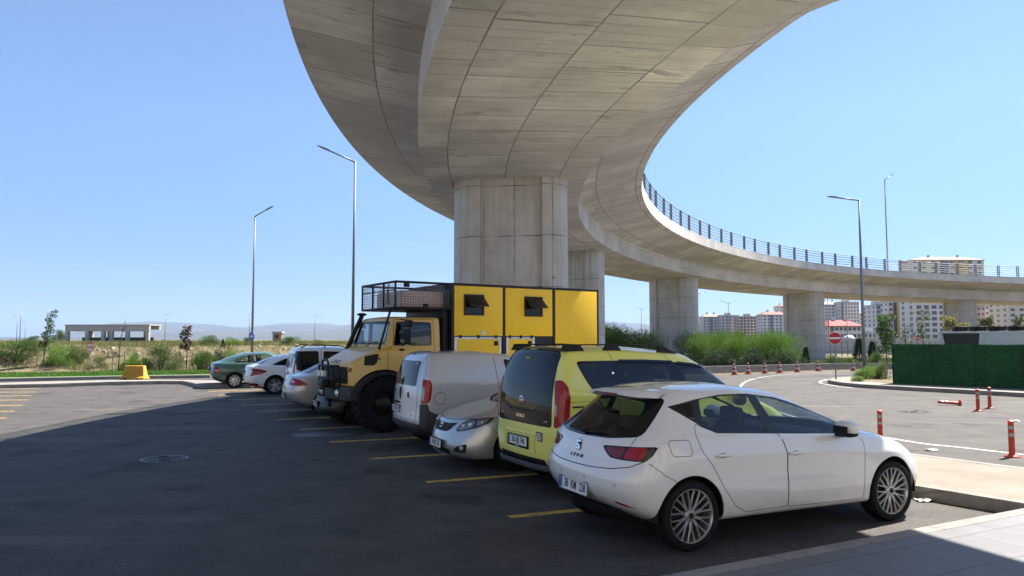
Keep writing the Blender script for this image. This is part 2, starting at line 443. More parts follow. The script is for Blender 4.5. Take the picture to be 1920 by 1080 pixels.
# asphalt of the car park and of the service road (one sheet)
far_left = [G(x, y) for x, y in ((-600, 722), (0, 713.5), (250, 708.6), (387, 706.7), (470, 704.5))]
lot_pts = [(-60, -40), (-60, far_left[0].y)] + [(p.x, p.y) for p in far_left] + [(-8, 44), (0, 47), (8, 46.8)] \
    + [(G(x, y).x, G(x, y).y) for x, y in ((1350, 702.5), (1450, 699.5), (1530, 696.5), (1608, 695))] + [(45, 49), (60, 40), (60, -40)]
sheet('asphalt', lot_pts, 0.0, M['asphalt'])

t = NT('paving flags'); co = t.coord('Object', None, (0, 0, R(-27)))
b = t.n('ShaderNodeTexBrick'); b.inputs['Scale'].default_value = 1; b.inputs['Brick Width'].default_value = .9; b.inputs['Row Height'].default_value = .6
b.inputs['Mortar Size'].default_value = .009; b.inputs['Color1'].default_value = (.115, .12, .128, 1); b.inputs['Color2'].default_value = (.14, .145, .153, 1); b.inputs['Mortar'].default_value = (.075, .075, .08, 1)
t.l(co, b.inputs['Vector']); nz = t.noise(t.coord(), 2.2, 6, .65); n2 = t.noise(t.coord(), 60, 3, .7)
c = t.mix(.65, b.outputs[0], t.ramp(nz, [(.3, .36), (.5, .5), (.75, .66)]), 'OVERLAY'); c = t.mix(.4, c, t.ramp(n2, [(.3, .4), (.7, .6)]), 'OVERLAY')
t.set(col=c, rough=.6, spec=.4); t.bump(t.math('SUBTRACT', n2, b.outputs['Fac']), .2, .004); M['flags'] = t.m
t = NT('pale pavement concrete'); co = t.coord()
nz = t.noise(co, 1.1, 6, .65); n2 = t.noise(co, 40, 3, .7)
c = t.ramp(nz, [(.25, (.17, .15, .125)), (.5, (.215, .193, .163)), (.75, (.255, .23, .2))]); c = t.mix(.5, c, t.ramp(n2, [(.3, .38), (.7, .62)]), 'OVERLAY')
t.set(col=c, rough=.85, spec=.2); t.bump(n2, .3, .006); M['pave'] = t.m
t = NT('weathered kerb'); co = t.coord()
nz = t.noise(co, 2.2, 6, .7); n2 = t.noise(co, 30, 3, .7)
c = t.ramp(nz, [(.25, (.155, .142, .13)), (.55, (.245, .228, .207)), (.8, (.29, .275, .25))]); c = t.mix(.5, c, t.ramp(n2, [(.3, .38), (.7, .62)]), 'OVERLAY')
wv = t.n('ShaderNodeTexWave'); wv.wave_type = 'BANDS'; wv.bands_direction = 'DIAGONAL'; wv.inputs['Scale'].default_value = .45; t.l(co, wv.inputs[0])
c = t.mix(t.ramp(wv.outputs['Fac'], [(.0, .8), (.0035, 0)]), c, (.1, .1, .1))
t.set(col=c, rough=.85); t.bump(n2, .3, .006); M['kerb'] = t.m

# near pavement the photographer stands on (kerb stones + flags)
KN1, KN2 = G(1250, 1076, .15), G(1740, 985, .15)
kd = (KN2 - KN1).normalized(); kn = Vector((kd.y, -kd.x, 0))      # kn points towards the camera side
def kp(a, b): q = KN1 + kd * a + kn * b; return (q.x, q.y)
slab('near_kerb', [kp(-12, 0), kp(12, 0), kp(12, .16), kp(-12, .16)], -.02, .15, M['kerb'])
slab('near_pavement', [kp(-12, .165), kp(12, .165), kp(12, 14), kp(-12, 14)], -.02, .146, M['flags'], 0)

# pavement strip in front of the parked row
RD = Vector((-.4995, .866, 0)); KR1 = G(1728, 912, .15); KR2 = G(1920, 943, .15)
rdir = (KR1 - KR2).normalized(); rn = Vector((rdir.y, -rdir.x, 0))
if rn.x < 0: rn = -rn
def rp(a, b): q = KR1 + rdir * a + rn * b; return (q.x, q.y)
pv = G(1730, 853, .15); wid = (pv - KR1).dot(rn)
slab('row_kerb', [rp(-8, 0), rp(9, 0), rp(9, .15), rp(-8, .15)], -.02, .15, M['kerb'])
slab('row_pavement', [rp(-8, .155), rp(9, .155), rp(9, wid - .12), rp(-8, wid - .12)], -.02, .146, M['pave'], 0)
slab('road_kerb', [rp(-8, wid - .115), rp(9, wid - .115), rp(9, wid + .03), rp(-8, wid + .03)], -.02, .152, M['kerb'])

# island pavement on the left between the car park and the service road
isl_n = [(-600, 731), (-200, 725), (0, 721.3), (100, 719), (207, 715.5), (300, 714), (342, 714), (356, 716.5), (370, 720), (392, 720.6), (470, 720)]
isl_f = [(470, 714), (392, 713.2), (300, 711.8), (207, 712.6), (100, 715), (0, 717.6), (-200, 721), (-600, 727)]
isl = [G(x, y, .15) for x, y in isl_n + isl_f]
slab('island_pavement', [(p.x, p.y) for p in isl], -.02, .15, M['kerb'], .015)
# far kerb and grass verge
fk = [G(x, y, .15) for x, y in ((-600, 719.5), (0, 709.4), (250, 704.6), (387, 703), (520, 701.5))]
fb = [p + vnor * .35 for p in fk]
slab('far_kerb', [(p.x, p.y) for p in fk] + [(p.x, p.y) for p in reversed(fb)], -.02, .15, M['kerb'], .015)
t = NT('lawn soil'); co = t.coord(); nz = t.noise(co, 3, 5, .7)
t.set(col=t.ramp(nz, [(.3, (.045, .10, .015)), (.7, (.085, .16, .028))]), rough=.9); M['lawn'] = t.m
gb = [p + vnor * 4.6 for p in fk]
sheet('grass_verge', [(p.x, p.y) for p in [q + vnor * .35 for q in fk]] + [(p.x, p.y) for p in reversed(gb)], .11, M['lawn'])

# right hand corner pavement with kerb
ck = [(1920 + 500, 776), (1920, 741), (1800, 734.5), (1700, 729.5), (1620, 725), (1580, 721.5), (1558, 718), (1552, 716), (1560, 713.5), (1600, 710), (1650, 706)]
ckt = [G(x, y - 4.5, .15) for x, y in ck]
cp = [(p.x, p.y) for p in ckt] + [(26, 42), (60, 38), (60, 15)]
slab('corner_pavement', cp, -.02, .15, M['kerb'], .02)
bedpts = [G(1597, 712, .15), G(1676, 720, .15), G(1690, 710, .15), G(1640, 704, .15)]
sheet('planting_bed', [(p.x, p.y) for p in bedpts] , .156, M['dry'])

# low parapet along the outside of the bend
lw = [G(x, y) for x, y in ((1240, 703), (1350, 699.6), (1450, 696.8), (1530, 694), (1608, 692.5), (1700, 693))]
lw = [Vector((-6, 44.5, 0)), Vector((2, 45.5, 0))] + lw
mb = MB()
for (h0, h1, w0, w1) in ((0, .20, .0, .26), (.20, .40, .03, .23)):
    vs = []; fs = []
    for i, p in enumerate(lw):
        d = (lw[min(i + 1, len(lw) - 1)] - lw[max(i - 1, 0)]).normalized(); n_ = Vector((-d.y, d.x, 0))
        for (o, h) in ((w0, h0), (w0, h1), (w1, h1), (w1, h0)): q = p + n_ * o; vs.append((q.x, q.y, h))
    for i in range(len(lw) - 1):
        for k in range(4): a = i * 4 + k; b_ = i * 4 + (k + 1) % 4; fs.append((a, b_, b_ + 4, a + 4))
    fs += [(0, 1, 2, 3), tuple(len(vs) - 4 + k for k in (3, 2, 1, 0))]
    mb.add(vs, fs)
low = mb.build('low_wall', M['kerb'])
tag(low, 'long low grey concrete wall along the outside of the road bend, behind the cones', 'wall')

# painted markings
def strip(bm, pts, w, z):
    prev = None
    for i, p in enumerate(pts):
        d = (pts[min(i + 1, len(pts) - 1)] - pts[max(i - 1, 0)]).normalized(); n_ = Vector((-d.y, d.x, 0)) * w / 2
        cur = (bm.verts.new((p.x + n_.x, p.y + n_.y, z)), bm.verts.new((p.x - n_.x, p.y - n_.y, z)))
        if prev: bm.faces.new((prev[0], prev[1], cur[1], cur[0]))
        prev = cur
def spline(pts, n=8):
    out = []
    for i in range(len(pts) - 1):
        p0, p1, p2, p3 = pts[max(i - 1, 0)], pts[i], pts[i + 1], pts[min(i + 2, len(pts) - 1)]
        for k in range(n):
            t_ = k / n
            out.append(.5 * ((2 * p1) + (p2 - p0) * t_ + (2 * p0 - 5 * p1 + 4 * p2 - p3) * t_ ** 2 + (3 * p1 - p0 - 3 * p2 + p3) * t_ ** 3))
    return out + [pts[-1]]
AD = Vector((math.cos(R(22.5)), math.sin(R(22.5)), 0))
bm = bmesh.new()
for k in range(0, 14):
    s0 = Vector((-.03 - 1.117 * k, 8.09 + 1.939 * k, 0)); strip(bm, [s0, s0 + AD * 4.8], .13, .004)
LB = [(12, 784), (27, 771), (42, 760), (55, 750), (60, 742), (68, 735), (75, 728.5)]
for x, y in LB:
    e = G(x, y); strip(bm, [e, e - Vector((1, .12, 0)) * 5], .11, .004)
t = NT('worn yellow road paint'); co = t.coord(); nz = t.noise(co, 7, 6, .75)
t.set(col=t.mix(t.ramp(nz, [(.36, 0), (.50, 1)]), (.10, .095, .085), (.62, .39, .07)), rough=.8); M['yellow_road'] = t.m
tag(from_bm('parking_lines', bm, M['yellow_road']), kind='structure')
t = NT('worn white road paint'); co = t.coord(); nz = t.noise(co, 6, 6, .75); n2 = t.noise(co, .35, 3)
t.set(col=t.mix(t.math('MULTIPLY', t.ramp(nz, [(.36, .25), (.56, 1)]), t.ramp(n2, [(.35, .45), (.6, 1)])), (.13, .128, .122), (.56, .56, .54)), rough=.8); M['white_road'] = t.m
bm = bmesh.new()
wl = [G(2300, 893), G(1920, 852.5), G(1800, 839), G(1705, 828), G(1560, 800), G(1440, 765), G(1392, 735), G(1392, 720), G(1412, 711), G(1450, 704.5), G(1500, 701), G(1560, 699.3)]
strip(bm, spline(wl), .11, .004)
el = [G(x, y) for x, y in ((1600, 727.5), (1555, 722), (1538, 717.5), (1545, 713), (1580, 708))]
strip(bm, spline(el), .12, .004)
tag(from_bm('road_line', bm, M['white_road']), kind='structure')

# pale worn patch and manholes
bm = bmesh.new(); c0 = G(600, 815.5)
vs = [bm.verts.new((c0.x + math.cos(a) * (.60 + .10 * math.sin(3 * a + 1) + .05 * math.sin(7 * a)), c0.y + .36 * math.sin(a) * (1 + .15 * math.sin(5 * a) + .1 * math.sin(9 * a + 2)), .003)) for a in [k * math.pi / 20 for k in range(40)]]
bm.faces.new(vs)
t = NT('pale worn tar'); nz = t.noise(t.coord(), 9, 6, .7); t.set(col=t.ramp(nz, [(.38, (.06, .062, .066)), (.62, (.135, .14, .145))]), rough=.6); 
tag(from_bm('road_patch', bm, t.m), kind='structure')
def manhole(name, c, r, label):
    mb = MB()
    mb.lathe([(0, .006), (r * .86, .006), (r * .86, .002)], 40)
    o = empty(name, c, 0, label, 'manhole cover')
    lid = mb.build('lid', M['castiron'], o)
    mb = MB(); mb.lathe([(r * .88, .002), (r * .88, .009), (r, .009), (r, .001)], 40); mb.build('frame', M['castworn'], o)
    mb = MB()
    for k in range(6):
        a = k * math.pi / 3; 
        for q in (.25, .5, .72): mb.tube([(math.cos(a + i * .14 - .36) * r * q, math.sin(a + i * .14 - .36) * r * q, .008) for i in range(6)], .008, 4)
    mb.build('rib', M['castworn'], lid)
M['castiron'] = plain('cast iron', (.045, .045, .047), .6, .3, .3, 20, bump=.4)
M['castworn'] = plain('worn cast iron', (.075, .075, .077), .45, .5, .3, 20)
manhole('manhole_cover', G(308, 861), .36, 'round iron manhole cover in the shaded asphalt left of the cars')
manhole('manhole_cover', G(1715, 772), .42, 'dark round manhole cover in the sunlit road beyond the white hatchback')

# ---------------------------------------------------------------- the overpass
KAP = [0.0231, 0.0204, 0.0183, 0.0167, 0.0241, 0.0265, 0.0266]
BS, WG, HW, RISE, HF, BANK = 2.3431, 2.4281, .864, .5208, .5991, -.0336
Z0, SL, QD = 6.6074, .0063, -.0257
def bridge_line(s0=-30.0, s1=112.0, ds=.5):
    def kap(s):
        u = (s + 16) / 106 * 6
        if u <= 0: return KAP[0] + .004 * min(1, -u)
        if u >= 6: return .018
        i = int(u); return KAP[i] + (KAP[i + 1] - KAP[i]) * (u - i)
    def run(sgn, end):
        x, y, th, s = -.1241, 22.0, -.0065, 0.0; out = [(s, x, y, th)]
        while sgn * (end - s) > 1e-6:
            h = sgn * ds; k0 = kap(s); k1 = kap(s + h); t1 = th + (k0 + k1) / 2 * h
            x += (math.sin(th) + math.sin(t1)) / 2 * h; y += (math.cos(th) + math.cos(t1)) / 2 * h; th = t1; s += h
            out.append((s, x, y, th))
        return out
    return list(reversed(run(-1, s0)))[:-1] + run(1, s1)
BL = bridge_line()
def bz(s): 
    s = max(s, -16); return Z0 + SL * s + QD * s * s / 100
def bpt(st, o, h):
    s, x, y, th = st
    return Vector((x + math.cos(th) * o, y - math.sin(th) * o, bz(s) + h - BANK * o))
def at_s(s): return min(BL, key=lambda q: abs(q[0] - s))
def wide(s): return 1.9 * smooth(-9.2, -13, s)  # unseen widening, shaped to set where the deck's shadow edge falls
W_ = BS + WG
bridge = empty('overpass', (BL[60][1], BL[60][2], 0), 0, 'curving grey concrete overpass sweeping overhead and bending away to the right on piers', 'overpass')
BO = Vector(bridge.location)
def sweep(prof, name, mat, closed=True, uvoff=0, shade=False):
    """prof(s) -> list of (lateral, height); UV = (metres along, metres round the section)"""
    bm = bmesh.new(); uvl = bm.loops.layers.uv.new('UVMap'); prev = None
    for st in BL:
        pr = prof(st[0]); ring = [bm.verts.new(bpt(st, o, h) - BO) for o, h in pr]
        L = [0]
        for a, b_ in zip(pr, pr[1:] + pr[:1]): L.append(L[-1] + math.hypot(a[0] - b_[0], a[1] - b_[1]))
        if prev:
            n = len(ring)
            for k in range(n if closed else n - 1):
                j = (k + 1) % n
                f = bm.faces.new((prev[1][k], prev[1][j], ring[j], ring[k]))
                if not closed and k != 1: f.material_index = 1
                for lp, (s_, l_) in zip(f.loops, ((prev[0], L[k]), (prev[0], L[k + 1]), (st[0], L[k + 1]), (st[0], L[k]))):
                    lp[uvl].uv = (s_ + uvoff, l_)
        prev = (st[0], ring)
    bmesh.ops.recalc_face_normals(bm, faces=bm.faces)
    o = from_bm(name, bm, mat, bridge, smooth=True); o.data.set_sharp_from_angle(angle=R(20)); return o
g_ = .012
sweep(lambda s: [(-BS, HW), (-BS, 0), (BS, 0), (BS, HW)], 'box_girder', [M['concrete'], M['fascia']], closed=False)
sweep(lambda s: [(-W_, HW + RISE), (-BS, HW), (BS, HW), (W_ + wide(s), HW + RISE), (W_ + wide(s), HW + RISE + .1), (-W_, HW + RISE + .1)], 'deck_slab', M['concrete'], True, 3.3)
for sg, nm in ((1, 'edge_beam'), (-1, 'edge_beam')):
    def pf(s, sg=sg):
        e = W_ + (wide(s) if sg > 0 else 0) + g_
        q = [(sg * (e - .35), HW + RISE + .05), (sg * e, HW + RISE - .004), (sg * e, HW + RISE + HF), (sg * (e - .35), HW + RISE + HF)]
        return q
    sweep(pf, nm, M['fascia'], True, sg * 1.7)
# railing: posts and rails (sub-parts of one railing per side)
post_me = None
for sg in (1, -1):
    rl = bpy.data.objects.new('railing', None); link(rl); rl.parent = bridge
    for j in range(5):
        mb = MB(); zz = HW + RISE + HF + .20 + j * .2
        mb.tube([bpt(st, sg * (W_ + wide(st[0]) * (sg > 0) - .12), zz) - BO for st in BL[2:-2:2]], .032 if j == 4 else .023, 6)
        mb.build('rail', M['rail'], rl, smooth=True)
    s = -28.0 if sg > 0 else -26
    while s < 108:
        st = at_s(s)
        if post_me is None:
            mb = MB()
            mb.side_prism([(-.055, 0), (.055, 0), (.055, 1.03), (.02, 1.06), (-.055, 1.06)], -.09, -.07); mb.side_prism([(-.055, 0), (.055, 0), (.055, 1.03), (.02, 1.06), (-.055, 1.06)], .07, .09)
            for j in range(5): mb.box(-.03, .03, -.07, .07, .17 + j * .2, .23 + j * .2)
            mb.box(-.1, .1, -.13, .13, 0, .02)
            po = mb.build('post', M['rail'], rl); post_me = po.data
        else:
            po = bpy.data.objects.new('post', post_me); link(po); po.parent = rl
        po.location = bpt(st, sg * (W_ + wide(st[0]) * (sg > 0) - .12), HW + RISE + HF - .002) - BO; po.rotation_euler = (0, 0, -st[3])
        s += 2.25 if sg > 0 else 4.5
# piers: wall with a round column at each end
def pier(s, r, half, dx=0, zb=-.1):
    st = at_s(s); bm = bmesh.new(); uvl = bm.loops.layers.uv.new('UVMap')
    out = []; nn = 14
    rec = r * .80
    ph = math.asin(.80)
    # outline anticlockwise, local x = across the deck, y = along it; round ends stand proud of the wall panel
    for k in range(nn * 2 + 1):
        a = -math.pi / 2 - .0 + math.pi * k / (nn * 2); out.append((half + r * math.cos(a), r * math.sin(a)))
    out.append((half - .02, rec)); out.append((-half + .02, rec))
    for k in range(nn * 2 + 1):
        a = math.pi / 2 + math.pi * k / (nn * 2); out.append((-half + r * math.cos(a), r * math.sin(a)))
    out.append((-half + .02, -rec)); out.append((half - .02, -rec))
    L = [0]
    for a, b_ in zip(out, out[1:] + out[:1]): L.append(L[-1] + math.hypot(a[0] - b_[0], a[1] - b_[1]))
    th = st[3]; n = len(out); lev = []
    base = Vector((st[1] + dx, st[2], 0))
    for top in (0, 1):
        ring = []
        for (x, y) in out:
            px = base + Vector((math.cos(th) * x + math.sin(th) * y, -math.sin(th) * x + math.cos(th) * y, 0))
            z = zb if not top else bz(s) - BANK * x + .03
            ring.append(bm.verts.new(Vector((px.x, px.y, z)) - BO))
        lev.append(ring)
    for k in range(n):
        j = (k + 1) % n; f = bm.faces.new((lev[0][k], lev[0][j], lev[1][j], lev[1][k]))
        for lp, (z_, l_) in zip(f.loops, ((0, L[k]), (0, L[k + 1]), (6.8, L[k + 1]), (6.8, L[k]))): lp[uvl].uv = (z_ + s, l_)
    bm.faces.new(lev[1])
    bmesh.ops.recalc_face_normals(bm, faces=bm.faces)
    o = from_bm('pier', bm, M['pier'], bridge, smooth=True); o.data.set_sharp_from_angle(angle=R(30))
pier(-.1, .80, .90, .09); pier(19.2, .86, .95); pier(37.2, .92, 1.0); pier(56.4, .95, 1.1); pier(74.4, .9, 1.0); pier(92, .9, 1.0)
# ---------------------------------------------------------------- vehicle toolkit
def round_poly(poly, r, n=3):
    if r <= 0: return [tuple(p) for p in poly]
    out = []; N = len(poly)
    for i in range(N):
        p0, p1, p2 = Vector(poly[i - 1]), Vector(poly[i]), Vector(poly[(i + 1) % N])
        a, b = p0 - p1, p2 - p1; la, lb = a.length, b.length
        k = min(r, la * .45, lb * .45); A = p1 + a / la * k; B = p1 + b / lb * k
        for q in range(n + 1):
            t_ = q / n; v = A * (1 - t_) ** 2 + p1 * 2 * t_ * (1 - t_) + B * t_ ** 2; out.append((v.x, v.y))
    return out
def poly_sdf(poly):
    E_ = []
    for (ax, ay), (bx, by) in zip(poly, poly[1:] + poly[:1]):
        dx, dy = bx - ax, by - ay; E_.append((ax, ay, dx, dy, dx * dx + dy * dy + 1e-12, by))
    xs = [p[0] for p in poly]; ys = [p[1] for p in poly]; bb = (min(xs), max(xs), min(ys), max(ys))
    def f(u, v):
        m = 1e9; ins = False
        for ax, ay, dx, dy, L2, by in E_:
            px, py = u - ax, v - ay
            t_ = (px * dx + py * dy) / L2; t_ = 0 if t_ < 0 else 1 if t_ > 1 else t_
            ex, ey = px - dx * t_, py - dy * t_; d = ex * ex + ey * ey
            if d < m: m = d
            if (ay > v) != (by > v) and u < dx * (v - ay) / (dy) + ax: ins = not ins
        m = math.sqrt(m); return -m if ins else m
    return f, bb
def circ_sdf(c, r): return (lambda u, v: math.hypot(u - c[0], v - c[1]) - r), (c[0] - r, c[0] + r, c[1] - r, c[1] + r)

def carve_faces(bm, uv, sdf, bb, filt, pad=.08):
    """split the faces of bm along the outline sdf = 0 (seen through uv) and return the faces inside"""
    x0, x1, y0, y1 = bb[0] - pad, bb[1] + pad, bb[2] - pad, bb[3] + pad
    cand = []
    for f in bm.faces:
        u, v = uv(f.calc_center_median())
        if x0 < u < x1 and y0 < v < y1 and filt(f): cand.append(f)
    cs = set(cand); val = {}
    for f in cand:
        for v in f.verts:
            if v not in val: 
                q = sdf(*uv(v.co)); val[v] = 0.0 if abs(q) < 8e-4 else q
    es = {e for f in cand for e in f.edges}
    for e in es:
        a, b = e.verts; va, vb = val[a], val[b]
        if va * vb < 0:
            ne, nv = bmesh.utils.edge_split(e, a, va / (va - vb)); val[nv] = 0.0
    inside = []; stack = list(cand)
    while stack:
        f = stack.pop()
        vs = list(f.verts); n = len(vs)
        s = {1 if val[v] > 0 else -1 for v in vs if val[v] != 0}
        if len(s) == 2:
            zi = [i for i, v in enumerate(vs) if val[v] == 0]; done = False
            for i in range(len(zi)):
                for j in range(i + 1, len(zi)):
                    a, b = zi[i], zi[j]
                    if (b - a) in (1, n - 1): continue
                    try: nf, nl = bmesh.utils.face_split(f, vs[a], vs[b])
                    except Exception: continue
                    stack += [f, nf]; done = True; break
                if done: break
            if done: continue
        c = f.calc_center_median()
        if s == {-1} or (s != {1} and sdf(*uv(c)) < 0): inside.append(f)
    return inside

def detach(bm, faces):
    """move faces of bm into a bmesh of their own"""
    nb = bmesh.new(); mp = {}
    for f in faces:
        vs = []
        for v in f.verts:
            if v not in mp: mp[v] = nb.verts.new(v.co)
            vs.append(mp[v])
        try: nb.faces.new(vs)
        except ValueError: pass
    bmesh.ops.delete(bm, geom=faces, context='FACES')
    nb.normal_update(); return nb
def push(bm, d):
    bm.normal_update()
    ns = [v.normal.copy() for v in bm.verts]
    for v, n in zip(bm.verts, ns): v.co += n * d
def rim_in(bm, d):
    """give the open border of bm a lip that turns inwards by d"""
    bm.normal_update()
    be = [e for e in bm.edges if e.is_boundary]; mp = {}
    for e in be:
        for v in e.verts:
            if v not in mp: mp[v] = bm.verts.new(v.co - v.normal * d)
    for e in be:
        a, b = e.verts
        l = e.link_loops[0]
        if l.vert != a: a, b = b, a
        try: bm.faces.new((b, a, mp[a], mp[b]))
        except ValueError: pass

def loft_cage(loops, fr, levels, creases):
    """loops: dicts with xr, cr, xf, cf (plan ends and corner depths), w, z; fr: stations along the side 0..1"""
    bm = bmesh.new(); grid = []; cl = bm.edges.layers.float.new('crease_edge')
    for lp in loops:
        xr, cr, xf, cf, w_, z_ = lp; row = []
        pts = [(xr + cr * k, f) for k, f in ((0, 0), (.05, .45), (.26, .80), (.58, .955))]
        xa, xb = xr + cr, xf - cf
        pts += [(xa + (xb - xa) * q, 1.0) for q in fr]
        pts += [(xf - cf * k, f) for k, f in ((.56, .955), (.26, .80), (.06, .45), (0, 0))]
        for (x, f) in pts: row.append((x, interp(w_, x) * f, interp(z_, x)))
        grid.append(row)
    N = len(grid[0]); rows = []
    for row in grid:
        L_ = [bm.verts.new((x, y, z)) for x, y, z in row]
        R_ = [L_[i] if (i in (0, N - 1) or abs(row[i][1]) < 1e-6) else bm.verts.new((row[i][0], -row[i][1], row[i][2])) for i in range(N)]
        rows.append((L_, R_))
    for ri in range(len(rows) - 1):
        for sd in (0, 1):
            a, b = rows[ri][sd], rows[ri + 1][sd]
            for i in range(N - 1):
                vs = [a[i], b[i], b[i + 1], a[i + 1]] if sd == 0 else [a[i], a[i + 1], b[i + 1], b[i]]
                vs = list(dict.fromkeys(vs))
                if len(vs) > 2:
                    try: bm.faces.new(vs)
                    except ValueError: pass
    for ri, cv in creases.items():
        for sd in (0, 1):
            for i in range(N - 1):
                e = bm.edges.get((rows[ri][sd][i], rows[ri][sd][i + 1]))
                if e: e[cl] = cv
    bmesh.ops.recalc_face_normals(bm, faces=bm.faces)
    me = bpy.data.meshes.new('cage'); bm.to_mesh(me); bm.free()
    o = bpy.data.objects.new('cage', me); link(o)
    md = o.modifiers.new('s', 'SUBSURF'); md.levels = levels; md.render_levels = levels
    dg = bpy.context.evaluated_depsgraph_get(); ev = o.evaluated_get(dg)
    nb = bmesh.new(); nb.from_mesh(ev.to_mesh()); ev.to_mesh_clear()
    bpy.data.objects.remove(o); bpy.data.meshes.remove(me)
    nb.normal_update(); return nb

def text_mesh(name, body, size, mat, parent, loc, right, up, squeeze=1.0, depth=.0015, align='CENTER', bold=0, space=1.0):
    cu = bpy.data.curves.new('t', 'FONT'); cu.body = body; cu.size = size; cu.align_x = align; cu.align_y = 'CENTER'; cu.extrude = depth; cu.offset = bold; cu.space_character = space; cu.resolution_u = 3
    o = bpy.data.objects.new('t', cu); link(o); dg = bpy.context.evaluated_depsgraph_get()
    me = bpy.data.meshes.new_from_object(o.evaluated_get(dg)); bpy.data.objects.remove(o); bpy.data.curves.remove(cu)
    r_, u_ = Vector(right).normalized(), Vector(up).normalized(); n_ = r_.cross(u_)
    Mx = Matrix((r_, u_, n_)).transposed().to_4x4(); Mx.translation = Vector(loc)
    me.transform(Mx @ Matrix.Diagonal((squeeze, 1, 1, 1)))
    return new_obj(name, me, mat, parent)

